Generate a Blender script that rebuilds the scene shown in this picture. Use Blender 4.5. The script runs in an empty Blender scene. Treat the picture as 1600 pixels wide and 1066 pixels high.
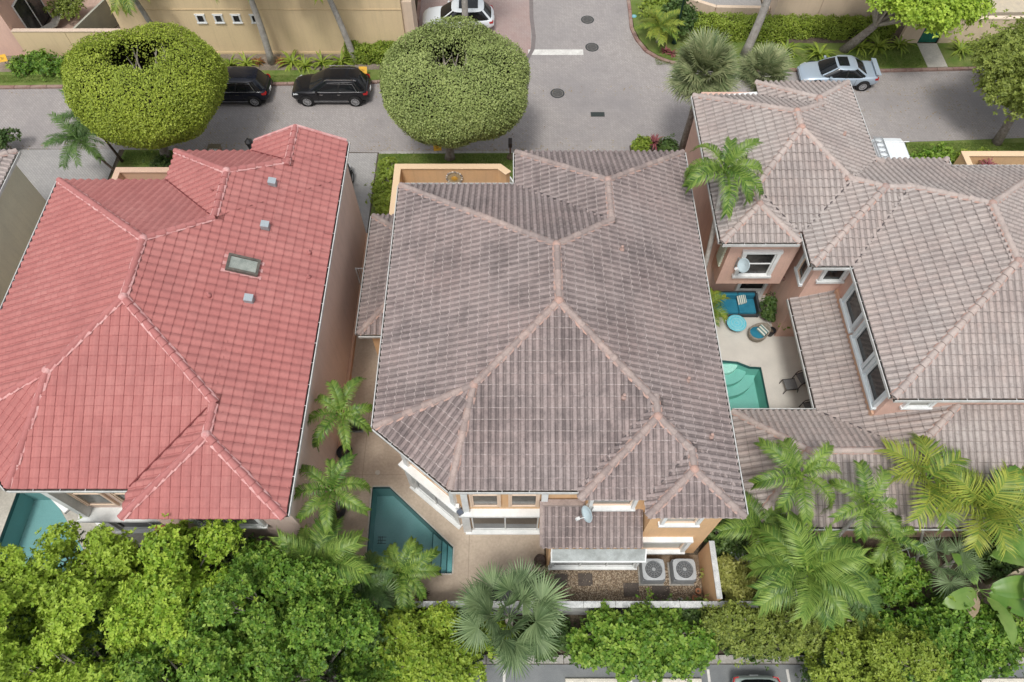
import bpy, bmesh, math, random
import numpy as np
from mathutils import Vector, Matrix

# ------------------------------------------------------------------ camera, sky, sun, exposure
scene = bpy.context.scene
C = scene.collection
R = math.radians
CAM_Z, CAM_PITCH, CAM_F = 30.0, R(59.2), 1110.0          # drone height, tilt below horizon, focal length in photo pixels

cam_data = bpy.data.cameras.new("camera")
cam_data.sensor_width = 36.0
cam_data.lens = 36.0 * CAM_F / 1600.0
cam_data.clip_start = 0.5
cam_data.clip_end = 1500.0
cam = bpy.data.objects.new("camera", cam_data)
cam.location = (0, 0, CAM_Z)
cam.rotation_euler = (math.pi / 2 - CAM_PITCH, 0, 0)
C.objects.link(cam)
scene.camera = cam

SUN_EL, SUN_AZ = R(64), R(198)                            # azimuth clockwise from +Y (sun stands behind the drone, a little to the left)
world = bpy.data.worlds.new("World")
scene.world = world
world.use_nodes = True
wn = world.node_tree
wn.nodes.clear()
sky = wn.nodes.new("ShaderNodeTexSky")
sky.sky_type = 'NISHITA'
sky.sun_disc = False
sky.sun_elevation = SUN_EL
sky.sun_rotation = SUN_AZ
sky.air_density = 1.0
sky.dust_density = 3.0
hs = wn.nodes.new("ShaderNodeHueSaturation")
hs.inputs['Saturation'].default_value = 0.28              # a veil of cloud: nearly white sky light
bg = wn.nodes.new("ShaderNodeBackground")
bg.inputs['Strength'].default_value = 0.15
wo = wn.nodes.new("ShaderNodeOutputWorld")
wn.links.new(sky.outputs[0], hs.inputs['Color'])
wn.links.new(hs.outputs[0], bg.inputs['Color'])
wn.links.new(bg.outputs[0], wo.inputs['Surface'])

sun_data = bpy.data.lights.new("sun", 'SUN')
sun_data.energy = 1.45
sun_data.angle = R(11)
sun_data.color = (1.0, 0.97, 0.92)
sun = bpy.data.objects.new("sun", sun_data)
sdir = Vector((math.sin(SUN_AZ) * math.cos(SUN_EL), math.cos(SUN_AZ) * math.cos(SUN_EL), math.sin(SUN_EL)))
sun.rotation_euler = (-sdir).to_track_quat('-Z', 'Y').to_euler()
sun.location = (0, 0, 60)
C.objects.link(sun)

vs = scene.view_settings
vs.view_transform = 'Standard'
vs.look = 'None'
vs.exposure = 0.37
vs.gamma = 1.0
vs.use_curve_mapping = False

# ------------------------------------------------------------------ helpers
rng = np.random.default_rng(11)
random.seed(5)

def thing(name, label, cat, loc=(0, 0, 0), rz=0.0, group=None):
    o = bpy.data.objects.new(name, None)
    o.empty_display_size = 0.3
    o.location = loc
    o.rotation_euler = (0, 0, rz)
    C.objects.link(o)
    tag(o, label, cat, group)
    return o

def tag(o, label=None, cat=None, group=None, kind=None):
    if label: o['label'] = label
    if cat: o['category'] = cat
    if group: o['group'] = group
    if kind: o['kind'] = kind
    return o

def org(p):
    v = Vector((0, 0, 0))
    while p is not None:
        v += Vector(p.location)
        p = p.parent
    return v

def link(name, me, mat=None, parent=None):
    o = bpy.data.objects.new(name, me)
    C.objects.link(o)
    if parent is not None: o.parent = parent
    if mat is not None and len(me.materials) == 0: me.materials.append(mat)
    return o

def copy_tree(o, parent=None):
    c = o.copy()
    C.objects.link(c)
    c.parent = parent
    for ch in list(o.children):
        copy_tree(ch, c)
    return c

def np_mesh(name, V, Fq, attr=None, smooth=False):
    """mesh from arrays: V (n,3), Fq (m,k) faces of k corners, attr = one float per face"""
    me = bpy.data.meshes.new(name)
    V = np.asarray(V, dtype=np.float32); Fq = np.asarray(Fq, dtype=np.int32)
    m, k = Fq.shape
    me.vertices.add(len(V)); me.vertices.foreach_set('co', V.ravel())
    me.loops.add(m * k); me.loops.foreach_set('vertex_index', Fq.ravel())
    me.polygons.add(m); me.polygons.foreach_set('loop_start', np.arange(0, m * k, k, dtype=np.int32))
    if smooth: me.polygons.foreach_set('use_smooth', np.ones(m, dtype=bool))
    me.update(calc_edges=True)
    if attr is not None:
        a = me.attributes.new('rnd', 'FLOAT', 'FACE')
        a.data.foreach_set('value', np.asarray(attr, dtype=np.float32))
    return me

class MB:
    """collects shapes; build() links them as ONE mesh object (vertices in world space, moved to the parent's origin)"""
    def __init__(s): s.v = []; s.f = []; s.a = []
    def add(s, vs_, fs, a=0.0):
        b = len(s.v)
        s.v += [tuple(p) for p in vs_]
        for f in fs:
            s.f.append(tuple(i + b for i in f)); s.a.append(a)
        return s
    def box(s, x0, x1, y0, y1, z0, z1, a=0.0):
        v = [(x0, y0, z0), (x1, y0, z0), (x1, y1, z0), (x0, y1, z0), (x0, y0, z1), (x1, y0, z1), (x1, y1, z1), (x0, y1, z1)]
        return s.add(v, [(0, 3, 2, 1), (4, 5, 6, 7), (0, 1, 5, 4), (1, 2, 6, 5), (2, 3, 7, 6), (3, 0, 4, 7)], a)
    def obox(s, c, ux, uy, uz, hx, hy, hz, a=0.0):
        c = Vector(c); ux, uy, uz = Vector(ux) * hx, Vector(uy) * hy, Vector(uz) * hz
        v = [c + sx * ux + sy * uy + sz * uz for sz in (-1, 1) for sx, sy in ((-1, -1), (1, -1), (1, 1), (-1, 1))]
        return s.add(v, [(0, 3, 2, 1), (4, 5, 6, 7), (0, 1, 5, 4), (1, 2, 6, 5), (2, 3, 7, 6), (3, 0, 4, 7)], a)
    def bar(s, p, q, w, h, up=(0, 0, 1), a=0.0):
        p, q = Vector(p), Vector(q); d = q - p; L = d.length
        if L < 1e-6: return s
        d.normalize(); up = Vector(up)
        if abs(d.dot(up)) > 0.99: up = Vector((0, 1, 0))
        sd = d.cross(up).normalized(); u2 = sd.cross(d).normalized()
        return s.obox((p + q) / 2, d, sd, u2, L / 2, w / 2, h / 2, a)
    def prism(s, poly, z0, z1, a=0.0):
        n = len(poly)
        v = [(x, y, z0) for x, y in poly] + [(x, y, z1) for x, y in poly]
        f = [tuple(range(n - 1, -1, -1)), tuple(range(n, 2 * n))]
        f += [(i, (i + 1) % n, n + (i + 1) % n, n + i) for i in range(n)]
        return s.add(v, f, a)
    def sheet(s, poly, z, a=0.0):
        return s.add([(x, y, z) for x, y in poly], [tuple(range(len(poly)))], a)
    def tube(s, pts, rad, n=7, cap=True, a=0.0):
        pts = [Vector(p) for p in pts]
        if not hasattr(rad, '__len__'): rad = [rad] * len(pts)
        vs_, fs = [], []
        ref = Vector((0.31, 0.83, 0.47))
        for i, p in enumerate(pts):
            d = (pts[min(i + 1, len(pts) - 1)] - pts[max(i - 1, 0)]).normalized()
            x = d.cross(ref)
            if x.length < 1e-3: x = d.cross(Vector((1, 0, 0)))
            x.normalize(); y = d.cross(x)
            for k in range(n):
                t = 2 * math.pi * k / n
                vs_.append(p + (x * math.cos(t) + y * math.sin(t)) * rad[i])
        for i in range(len(pts) - 1):
            for k in range(n):
                fs.append((i * n + k, i * n + (k + 1) % n, (i + 1) * n + (k + 1) % n, (i + 1) * n + k))
        if cap:
            fs.append(tuple(range(n - 1, -1, -1))); fs.append(tuple(range((len(pts) - 1) * n, len(pts) * n)))
        return s.add(vs_, fs, a)
    def lathe(s, prof, c=(0, 0, 0), n=20, a=0.0, sx=1.0, sy=1.0, cap=True):
        vs_, fs = [], []
        for r, z in prof:
            for k in range(n):
                t = 2 * math.pi * k / n
                vs_.append((c[0] + r * math.cos(t) * sx, c[1] + r * math.sin(t) * sy, c[2] + z))
        for i in range(len(prof) - 1):
            for k in range(n):
                fs.append((i * n + k, i * n + (k + 1) % n, (i + 1) * n + (k + 1) % n, (i + 1) * n + k))
        if cap: fs.append(tuple(range(n - 1, -1, -1))); fs.append(tuple(range((len(prof) - 1) * n, len(prof) * n)))
        return s.add(vs_, fs, a)
    def mesh(s, name, off=Vector((0, 0, 0)), smooth=False, attr=False):
        me = bpy.data.meshes.new(name)
        me.from_pydata([(x - off.x, y - off.y, z - off.z) for x, y, z in s.v], [], s.f)
        if smooth: me.polygons.foreach_set('use_smooth', [True] * len(me.polygons))
        if attr:
            at = me.attributes.new('rnd', 'FLOAT', 'FACE'); at.data.foreach_set('value', s.a)
        me.update()
        return me
    def build(s, name, mat, parent=None, smooth=False, attr=False, bevel=0.0, local=False):
        off = Vector((0, 0, 0)) if (local or parent is None) else org(parent)
        o = link(name, s.mesh(name, off, smooth, attr), mat, parent)
        if bevel > 0:
            b = o.modifiers.new('bevel', 'BEVEL'); b.width = bevel; b.segments = 2; b.limit_method = 'ANGLE'
        return o

def struct(name, mb, mat, parent=None, **k):
    o = mb.build(name, mat, parent, **k)
    if parent is None: o['kind'] = 'structure'
    return o

# ------------------------------------------------------------------ materials
class NT:
    def __init__(s, name):
        s.m = bpy.data.materials.new(name); s.m.use_nodes = True
        s.t = s.m.node_tree; s.t.nodes.clear()
        s.out = s.t.nodes.new('ShaderNodeOutputMaterial')
        s.pos = None
    def n(s, typ, **k):
        nd = s.t.nodes.new(typ)
        for a, v in k.items(): setattr(nd, a, v)
        return nd
    def l(s, a, b): s.t.links.new(a, b)
    def P(s):
        if s.pos is None: s.pos = s.n('ShaderNodeNewGeometry').outputs['Position']
        return s.pos
    def noise(s, scale, detail=4, rough=0.6, vec=None, dist=0.0):
        nd = s.n('ShaderNodeTexNoise')
        nd.inputs['Scale'].default_value = scale; nd.inputs['Detail'].default_value = detail
        nd.inputs['Roughness'].default_value = rough; nd.inputs['Distortion'].default_value = dist
        s.l(vec if vec is not None else s.P(), nd.inputs['Vector'])
        return nd.outputs['Fac']
    def rng(s, val, a, b, c=0.0, d=1.0):
        nd = s.n('ShaderNodeMapRange')
        s.l(val, nd.inputs['Value'])
        for i, x in zip(('From Min', 'From Max', 'To Min', 'To Max'), (a, b, c, d)): nd.inputs[i].default_value = x
        return nd.outputs[0]
    def mix(s, fac, a, b, mode='MIX'):
        nd = s.n('ShaderNodeMix', data_type='RGBA', blend_type=mode)
        for sock, v in ((nd.inputs[0], fac), (nd.inputs[6], a), (nd.inputs[7], b)):
            if isinstance(v, (int, float)): sock.default_value = v
            elif isinstance(v, tuple): sock.default_value = (*v[:3], 1.0)
            else: s.l(v, sock)
        return nd.outputs[2]
    def math(s, op, a, b=0.0):
        nd = s.n('ShaderNodeMath', operation=op)
        for i, v in enumerate((a, b)):
            if isinstance(v, (int, float)): nd.inputs[i].default_value = v
            else: s.l(v, nd.inputs[i])
        return nd.outputs[0]
    def bump(s, h, strength=0.3, dist=0.02):
        nd = s.n('ShaderNodeBump'); nd.inputs['Strength'].default_value = strength; nd.inputs['Distance'].default_value = dist
        s.l(h, nd.inputs['Height']); return nd.outputs[0]
    def bsdf(s, col, rough=0.8, spec=0.3, metal=0.0, normal=None, coat=0.0, trans=0.0, ior=1.45):
        nd = s.n('ShaderNodeBsdfPrincipled')
        for k, v in (('Base Color', col), ('Roughness', rough), ('Metallic', metal), ('Specular IOR Level', spec), ('Coat Weight', coat), ('Transmission Weight', trans), ('IOR', ior)):
            if isinstance(v, (int, float)): nd.inputs[k].default_value = v
            elif isinstance(v, tuple): nd.inputs[k].default_value = (*v[:3], 1.0)
            else: s.l(v, nd.inputs[k])
        if normal is not None: s.l(normal, nd.inputs['Normal'])
        return nd.outputs[0]
    def done(s, sh):
        s.l(sh, s.out.inputs['Surface']); return s.m

MATS = {}
def plain(name, c, c2=None, scale=0.8, rough=0.8, spec=0.3, metal=0.0, fine=0.12, fscale=25.0, bump=0.0, bscale=60.0, coat=0.0, lo=0.35, hi=0.65, streak=0.0):
    """one colour drifting to a second by soft noise, fine mottling, optional grain"""
    if name in MATS: return MATS[name]
    t = NT(name)
    col = c
    if c2 is not None: col = t.mix(t.rng(t.noise(scale, 5), lo, hi), c, c2)
    if fine > 0:
        f = t.rng(t.noise(fscale, 3), 0.3, 0.7, 1.0 - fine, 1.0 + fine)
        cmb = t.n('ShaderNodeCombineColor'); [t.l(f, cmb.inputs[i]) for i in range(3)]
        col = t.mix(1.0, col, cmb.outputs[0], 'MULTIPLY')
    if streak > 0:
        mp = t.n('ShaderNodeMapping'); t.l(t.P(), mp.inputs['Vector']); mp.inputs['Scale'].default_value = (3.0, 3.0, 0.22)
        f = t.math('MULTIPLY', t.rng(t.noise(1.6, 5, 0.7, vec=mp.outputs[0]), 0.48, 0.75), streak)
        dk = tuple(x * 0.45 for x in c[:3])
        col = t.mix(f, col, dk)
    nrm = t.bump(t.noise(bscale, 3), bump, 0.01) if bump > 0 else None
    MATS[name] = t.done(t.bsdf(col, rough, spec, metal, nrm, coat))
    return MATS[name]

def rnd_value(t):
    """random number of a piece: its object's own, plus the stored one where pieces are joined"""
    a = t.n('ShaderNodeAttribute', attribute_name='rnd', attribute_type='GEOMETRY').outputs['Fac']
    o = t.n('ShaderNodeObjectInfo').outputs['Random']
    return t.math('PINGPONG', t.math('ADD', a, o), 1.0)

def tile_mat(name, light, dark, tint, dirt, dirt_amt, speck, var=0.5):
    """weathered tile: slight colour change from tile to tile, blotches of algae, fine speckle"""
    t = NT(name)
    r = rnd_value(t)
    col = t.mix(t.rng(t.noise(0.33, 5, 0.6), 0.35, 0.68), light, tint)
    col = t.mix(t.math('MULTIPLY', t.rng(r, 0.2, 1.0), var), col, dark)
    blot = t.noise(0.62, 8, 0.74)
    col = t.mix(t.math('MULTIPLY', t.rng(blot, 0.46, 0.70), dirt_amt), col, dirt)
    col = t.mix(t.math('MULTIPLY', t.rng(t.noise(7.0, 6, 0.75), 0.48, 0.68), speck), col, dirt)
    col = t.mix(t.math('MULTIPLY', t.rng(t.noise(30, 3, 0.7), 0.52, 0.70), speck * 0.7), col, dirt)
    col = t.mix(t.math('MULTIPLY', t.rng(t.noise(19, 3, 0.7), 0.56, 0.75), 0.35), col, light)
    return t.done(t.bsdf(col, 0.82, 0.2, 0, t.bump(t.noise(70, 3), 0.25, 0.01)))

def leaf_mat(name, cols, rough=0.5, trans=0.22, spec=0.4):
    t = NT(name)
    r = rnd_value(t)
    ramp = t.n('ShaderNodeValToRGB')
    e = ramp.color_ramp.elements
    for i, c in enumerate(cols):
        p = i / (len(cols) - 1)
        if i < 2: el = e[i]; el.position = p
        else: el = e.new(p)
        el.color = (*c, 1)
    t.l(r, ramp.inputs[0])
    col = t.mix(t.math('MULTIPLY', t.rng(t.noise(0.7, 3), 0.35, 0.65), 0.35), ramp.outputs[0], cols[0])
    p = t.bsdf(col, rough, spec)
    tr = t.n('ShaderNodeBsdfTranslucent')
    t.l(t.mix(0.5, col, cols[-1]), tr.inputs['Color'])
    mx = t.n('ShaderNodeMixShader'); mx.inputs[0].default_value = trans
    t.l(p, mx.inputs[1]); t.l(tr.outputs[0], mx.inputs[2])
    return t.done(mx.outputs[0])

m_tile_grey = tile_mat('grey_pink_tile', (0.345, 0.290, 0.274), (0.26, 0.217, 0.206), (0.35, 0.268, 0.248), (0.095, 0.08, 0.08), 0.68, 0.45, 0.42)
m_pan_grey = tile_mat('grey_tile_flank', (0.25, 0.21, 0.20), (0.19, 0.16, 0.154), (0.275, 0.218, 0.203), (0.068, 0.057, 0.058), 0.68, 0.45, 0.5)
m_tile_right = tile_mat('grey_beige_tile', (0.455, 0.41, 0.38), (0.385, 0.345, 0.32), (0.43, 0.345, 0.31), (0.15, 0.125, 0.122), 0.35, 0.4, 0.5)
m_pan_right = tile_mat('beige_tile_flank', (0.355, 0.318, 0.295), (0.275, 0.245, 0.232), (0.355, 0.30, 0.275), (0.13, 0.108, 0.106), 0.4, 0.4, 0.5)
m_tile_red = tile_mat('red_tile', (0.425, 0.165, 0.150), (0.37, 0.135, 0.124), (0.445, 0.192, 0.174), (0.27, 0.105, 0.10), 0.45, 0.3, 0.5)
m_edge_grey = plain('pale_tile_edge', (0.44, 0.375, 0.355), (0.22, 0.19, 0.18), 5.0, 0.9, fine=0.2)
m_edge_right = plain('dark_tile_edge', (0.17, 0.145, 0.137), (0.32, 0.27, 0.25), 5.0, 0.9, fine=0.2)
m_edge_red = plain('red_tile_edge', (0.29, 0.098, 0.092), (0.38, 0.14, 0.13), 5.0, 0.9, fine=0.2)
m_ridge_grey = tile_mat('ridge_pink_tile', (0.395, 0.33, 0.30), (0.26, 0.215, 0.20), (0.42, 0.315, 0.275), (0.15, 0.122, 0.118), 0.55, 0.5, 0.8)
m_ridge_right = tile_mat('ridge_beige_tile', (0.475, 0.415, 0.38), (0.40, 0.34, 0.31), (0.47, 0.375, 0.33), (0.22, 0.18, 0.17), 0.45, 0.4, 0.7)
m_ridge_red = tile_mat('ridge_red_tile', (0.42, 0.165, 0.155), (0.36, 0.13, 0.122), (0.46, 0.19, 0.175), (0.25, 0.10, 0.095), 0.4, 0.3)
m_deck_grey = plain('roof_underlay_grey', (0.10, 0.085, 0.085), rough=0.95)
m_deck_red = plain('roof_underlay_red', (0.16, 0.04, 0.04), rough=0.95)
m_mortar_pink = plain('pink_mortar', (0.46, 0.29, 0.235), (0.34, 0.26, 0.235), 3.0, 0.9)
m_mortar_white = plain('pale_mortar', (0.62, 0.38, 0.36), (0.50, 0.22, 0.21), 4.0, 0.9)
m_white = plain('white_paint', (0.80, 0.81, 0.80), (0.66, 0.68, 0.67), 2.0, 0.5, fine=0.05)
m_trim = plain('pale_blue_white_trim', (0.70, 0.75, 0.76), (0.60, 0.66, 0.68), 1.5, 0.6, fine=0.05)
m_gutter_dark = plain('dark_gutter_channel', (0.035, 0.03, 0.027), (0.09, 0.075, 0.06), 8.0, 0.95)
m_wall_ctr = plain('apricot_stucco', (0.72, 0.46, 0.25), (0.66, 0.43, 0.25), 0.9, 0.9, fine=0.07, bump=0.25, bscale=90, streak=0.2)
m_wall_right = plain('salmon_stucco', (0.70, 0.47, 0.38), (0.63, 0.42, 0.345), 0.9, 0.9, fine=0.07, bump=0.25, bscale=90, streak=0.2)
m_wall_red = plain('rose_beige_stucco', (0.74, 0.58, 0.51), (0.68, 0.53, 0.46), 0.6, 0.9, fine=0.07, bump=0.25, bscale=90, streak=0.2)
m_wall_yellow = plain('cream_yellow_stucco', (0.72, 0.57, 0.35), (0.68, 0.53, 0.33), 0.5, 0.9, fine=0.06, bump=0.25, bscale=90, streak=0.2)
m_wall_olive = plain('pale_olive_stucco', (0.68, 0.65, 0.50), (0.60, 0.58, 0.46), 0.6, 0.9, fine=0.06, bump=0.25, bscale=90, streak=0.2)
m_wall_beige = plain('beige_stucco', (0.70, 0.56, 0.42), (0.64, 0.51, 0.39), 0.6, 0.9, fine=0.06, bump=0.25, bscale=90, streak=0.2)
m_wall_peach = plain('peach_stucco', (0.62, 0.40, 0.27), (0.56, 0.36, 0.26), 0.9, 0.9, fine=0.06)
m_frame_peach = plain('peach_window_frame', (0.78, 0.60, 0.46), None, 1, 0.6, fine=0.05)
m_brown = plain('brown_canopy', (0.16, 0.09, 0.075), (0.20, 0.12, 0.10), 2, 0.7)
m_black = plain('black_metal', (0.018, 0.018, 0.02), None, 1, 0.45, 0.5, fine=0.1)
m_grey_metal = plain('grey_metal', (0.36, 0.38, 0.39), (0.28, 0.30, 0.31), 3, 0.5, 0.5, 0.3)
m_steel = plain('bare_steel', (0.55, 0.57, 0.58), None, 1, 0.35, 0.5, 0.8)
m_dish = plain('pale_blue_dish', (0.46, 0.56, 0.60), None, 1, 0.45, fine=0.04)
m_bark = plain('grey_bark', (0.20, 0.165, 0.14), (0.32, 0.29, 0.26), 6.0, 0.95, fine=0.3, fscale=40, bump=0.6, bscale=30)
m_palmbark = plain('palm_bark', (0.30, 0.28, 0.25), (0.42, 0.40, 0.37), 5.0, 0.9, fine=0.2, fscale=30, bump=0.4, bscale=25)
m_darkbark = plain('dark_palm_bark', (0.07, 0.05, 0.04), (0.12, 0.09, 0.075), 8.0, 0.95, fine=0.3, bump=0.5, bscale=30)
m_soil = plain('mulch_soil', (0.075, 0.058, 0.042), (0.13, 0.105, 0.075), 1.5, 0.97, fine=0.4, fscale=18, bump=0.7, bscale=25)
m_sand = plain('sandy_soil', (0.26, 0.215, 0.175), (0.16, 0.135, 0.10), 1.2, 0.97, fine=0.3, fscale=14, bump=0.5, bscale=25)
m_leaf_topiary = leaf_mat('ficus_leaf', [(0.16, 0.22, 0.024), (0.32, 0.40, 0.042), (0.47, 0.54, 0.08)])
m_leaf_topiary2 = leaf_mat('weathered_ficus_leaf', [(0.15, 0.20, 0.06), (0.27, 0.34, 0.10), (0.39, 0.45, 0.155)])
m_leaf_bright = leaf_mat('bright_leaf', [(0.06, 0.14, 0.012), (0.24, 0.40, 0.03), (0.50, 0.64, 0.085)], trans=0.28)
m_leaf_lime = leaf_mat('lime_leaf', [(0.07, 0.14, 0.014), (0.21, 0.34, 0.03), (0.43, 0.54, 0.075)], trans=0.3)
m_leaf_mid = leaf_mat('mid_leaf', [(0.04, 0.10, 0.014), (0.14, 0.28, 0.03), (0.35, 0.49, 0.08)], trans=0.28)
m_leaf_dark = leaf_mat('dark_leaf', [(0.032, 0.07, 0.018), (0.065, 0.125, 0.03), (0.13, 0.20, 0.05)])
m_leaf_olive = leaf_mat('olive_leaf', [(0.11, 0.155, 0.03), (0.21, 0.265, 0.05), (0.36, 0.42, 0.09)], trans=0.28)
m_leaf_hedge = leaf_mat('hedge_leaf', [(0.10, 0.17, 0.022), (0.22, 0.31, 0.035), (0.36, 0.44, 0.07)], trans=0.25)
m_leaf_red = leaf_mat('red_cordyline_leaf', [(0.10, 0.03, 0.035), (0.22, 0.05, 0.06), (0.38, 0.15, 0.15)])
m_leaf_rust = leaf_mat('rust_leaf', [(0.16, 0.07, 0.03), (0.28, 0.12, 0.04), (0.33, 0.20, 0.08)])
m_leaf_yellow = leaf_mat('yellow_green_leaf', [(0.17, 0.20, 0.04), (0.34, 0.37, 0.08), (0.50, 0.50, 0.15)])
m_palm = leaf_mat('palm_frond', [(0.035, 0.09, 0.016), (0.095, 0.195, 0.028), (0.30, 0.41, 0.08)], 0.42, 0.2)
m_palm_dark = leaf_mat('dark_palm_frond', [(0.04, 0.095, 0.025), (0.08, 0.165, 0.04), (0.17, 0.26, 0.075)], 0.42, 0.18)
m_palm_grey = leaf_mat('grey_green_palm', [(0.055, 0.10, 0.04), (0.125, 0.195, 0.08), (0.27, 0.36, 0.17)], 0.45, 0.18)
m_palm_yellow = leaf_mat('yellow_palm', [(0.06, 0.13, 0.022), (0.16, 0.26, 0.036), (0.42, 0.44, 0.07)], 0.45, 0.22)
m_fan_n = leaf_mat('blue_green_fan', [(0.10, 0.15, 0.065), (0.21, 0.26, 0.115), (0.40, 0.42, 0.22)], 0.5, 0.18)
m_banana = leaf_mat('banana_leaf', [(0.06, 0.15, 0.025), (0.12, 0.25, 0.04), (0.25, 0.37, 0.09)], 0.35, 0.28)
m_dead = leaf_mat('dry_leaf', [(0.20, 0.14, 0.08), (0.32, 0.25, 0.17), (0.42, 0.36, 0.27)], 0.8, 0.1)
m_grassblade = leaf_mat('grass_blade', [(0.06, 0.115, 0.018), (0.12, 0.20, 0.03), (0.22, 0.29, 0.06)], 0.6, 0.2)
m_grass = plain('lawn', (0.10, 0.16, 0.03), (0.17, 0.20, 0.06), 1.3, 0.95, fine=0.35, fscale=22, bump=0.7, bscale=35)
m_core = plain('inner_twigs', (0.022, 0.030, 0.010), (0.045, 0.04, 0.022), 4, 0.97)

def glass_mat():
    t = NT('dark_window_glass')
    col = t.mix(t.rng(t.noise(0.9, 3), 0.4, 0.65), (0.018, 0.019, 0.02), (0.06, 0.06, 0.055))
    return t.done(t.bsdf(col, 0.08, 0.5))
m_glass = glass_mat()
m_carglass = plain('car_glass', (0.012, 0.014, 0.016), None, 1, 0.05, 0.6, fine=0)
m_blind = plain('pale_window_blind', (0.34, 0.33, 0.29), (0.24, 0.235, 0.21), 3, 0.3, 0.5)
m_grey_glass = plain('grey_window_glass', (0.17, 0.165, 0.15), (0.10, 0.10, 0.095), 2, 0.12, 0.5)

def paver_mat(name, a, b, stain, bw=0.22, bh=0.11, rot=0.0, stain_amt=0.6):
    t = NT(name)
    mp = t.n('ShaderNodeMapping'); t.l(t.P(), mp.inputs['Vector']); mp.inputs['Rotation'].default_value = (0, 0, rot)
    br = t.n('ShaderNodeTexBrick')
    t.l(mp.outputs[0], br.inputs['Vector'])
    br.inputs['Scale'].default_value = 1.0; br.inputs['Brick Width'].default_value = bw; br.inputs['Row Height'].default_value = bh
    br.inputs['Mortar Size'].default_value = 0.008; br.inputs['Mortar Smooth'].default_value = 0.3; br.inputs['Bias'].default_value = 0.0
    br.inputs['Color1'].default_value = (*a, 1); br.inputs['Color2'].default_value = (*b, 1)
    br.inputs['Mortar'].default_value = (a[0] * 0.55, a[1] * 0.55, a[2] * 0.55, 1)
    col = br.outputs['Color']
    col = t.mix(t.math('MULTIPLY', t.rng(t.noise(0.16, 5, 0.65), 0.42, 0.66), stain_amt), col, stain)
    col = t.mix(t.math('MULTIPLY', t.rng(t.noise(1.6, 6, 0.75), 0.55, 0.75), 0.35), col, (stain[0] * 0.6, stain[1] * 0.6, stain[2] * 0.6))
    col = t.mix(t.math('MULTIPLY', t.rng(t.noise(9, 3, 0.7), 0.5, 0.75), 0.13), col, (min(1, a[0] * 1.35), min(1, a[1] * 1.33), min(1, a[2] * 1.3)))
    return t.done(t.bsdf(col, 0.85, 0.3, 0, t.bump(br.outputs['Fac'], 0.25, -0.01)))
m_street = paver_mat('street_pavers', (0.365, 0.338, 0.322), (0.315, 0.288, 0.275), (0.235, 0.22, 0.22), 0.24, 0.12, R(45), 0.75)
m_drive = paver_mat('pale_driveway_pavers', (0.39, 0.375, 0.36), (0.33, 0.32, 0.31), (0.28, 0.275, 0.27), 0.24, 0.12, R(45))
m_court_paver = paver_mat('rosy_driveway_pavers', (0.38, 0.31, 0.285), (0.34, 0.265, 0.25), (0.36, 0.21, 0.18), 0.24, 0.12, R(45), 0.45)
m_band = paver_mat('dark_paver_band', (0.235, 0.205, 0.195), (0.19, 0.165, 0.16), (0.16, 0.14, 0.14), 0.2, 0.1)
m_kerb = plain('brown_red_kerb', (0.24, 0.135, 0.115), (0.32, 0.24, 0.20), 1.8, 0.9, fine=0.2)
m_kerb_grey = plain('grey_concrete_kerb', (0.40, 0.38, 0.345), (0.30, 0.29, 0.265), 1.5, 0.9, fine=0.2, fscale=10)
m_asphalt = plain('parking_asphalt', (0.225, 0.235, 0.235), (0.165, 0.175, 0.18), 0.9, 0.9, fine=0.2, fscale=40)
m_concrete = plain('patio_concrete', (0.50, 0.415, 0.325), (0.40, 0.325, 0.255), 0.55, 0.85, fine=0.1, fscale=9)
m_slab = plain('pale_concrete_slab', (0.52, 0.49, 0.43), (0.42, 0.40, 0.35), 1.2, 0.9, fine=0.12, fscale=10)
m_terrace = plain('white_terrace', (0.62, 0.59, 0.53), (0.55, 0.525, 0.475), 1.0, 0.8, fine=0.06)
m_iron = plain('cast_iron', (0.13, 0.12, 0.11), (0.20, 0.19, 0.18), 9, 0.7, 0.5, 0.4)
m_iron_dark = plain('dark_iron', (0.05, 0.055, 0.055), None, 9, 0.7, 0.5, 0.4)
m_roadpaint = plain('road_paint', (0.68, 0.67, 0.63), (0.54, 0.52, 0.49), 3.0, 0.8, fine=0.1, fscale=9)

def water_mat(name, tint):
    t = NT(name)
    nrm = t.bump(t.noise(2.6, 3, 0.5, dist=0.5), 0.22, 0.05)
    fr = t.n('ShaderNodeFresnel'); fr.inputs['IOR'].default_value = 1.33; t.l(nrm, fr.inputs['Normal'])
    tr = t.n('ShaderNodeBsdfTransparent'); tr.inputs['Color'].default_value = (*tint, 1)
    gl = t.n('ShaderNodeBsdfGlossy'); gl.inputs['Roughness'].default_value = 0.05; t.l(nrm, gl.inputs['Normal'])
    mx = t.n('ShaderNodeMixShader'); t.l(fr.outputs[0], mx.inputs[0]); t.l(tr.outputs[0], mx.inputs[1]); t.l(gl.outputs[0], mx.inputs[2])
    return t.done(mx.outputs[0])
m_pool_teal = plain('teal_pool_plaster', (0.23, 0.39, 0.39), (0.25, 0.41, 0.41), 1.0, 0.7, fine=0.08)
m_pool_aqua = plain('aqua_pool_plaster', (0.24, 0.50, 0.43), (0.27, 0.54, 0.46), 1.0, 0.7, fine=0.06)
m_pool_step = plain('pale_pool_step', (0.52, 0.76, 0.66), None, 1.0, 0.7)
m_pool_tile = plain('pool_waterline_tile', (0.03, 0.10, 0.105), None, 1.0, 0.4)
m_water = water_mat('pool_water', (0.86, 0.97, 0.97))

# ------------------------------------------------------------------ ground, street, patios
CP, SP = math.cos(CAM_PITCH), math.sin(CAM_PITCH)
def proj(p):
    y, z = p[1], p[2] - CAM_Z
    d = y * CP - z * SP
    if d < 0.5: return None
    return (800 + CAM_F * p[0] / d, 533 - CAM_F * (y * SP + z * CP) / d, d)

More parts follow.
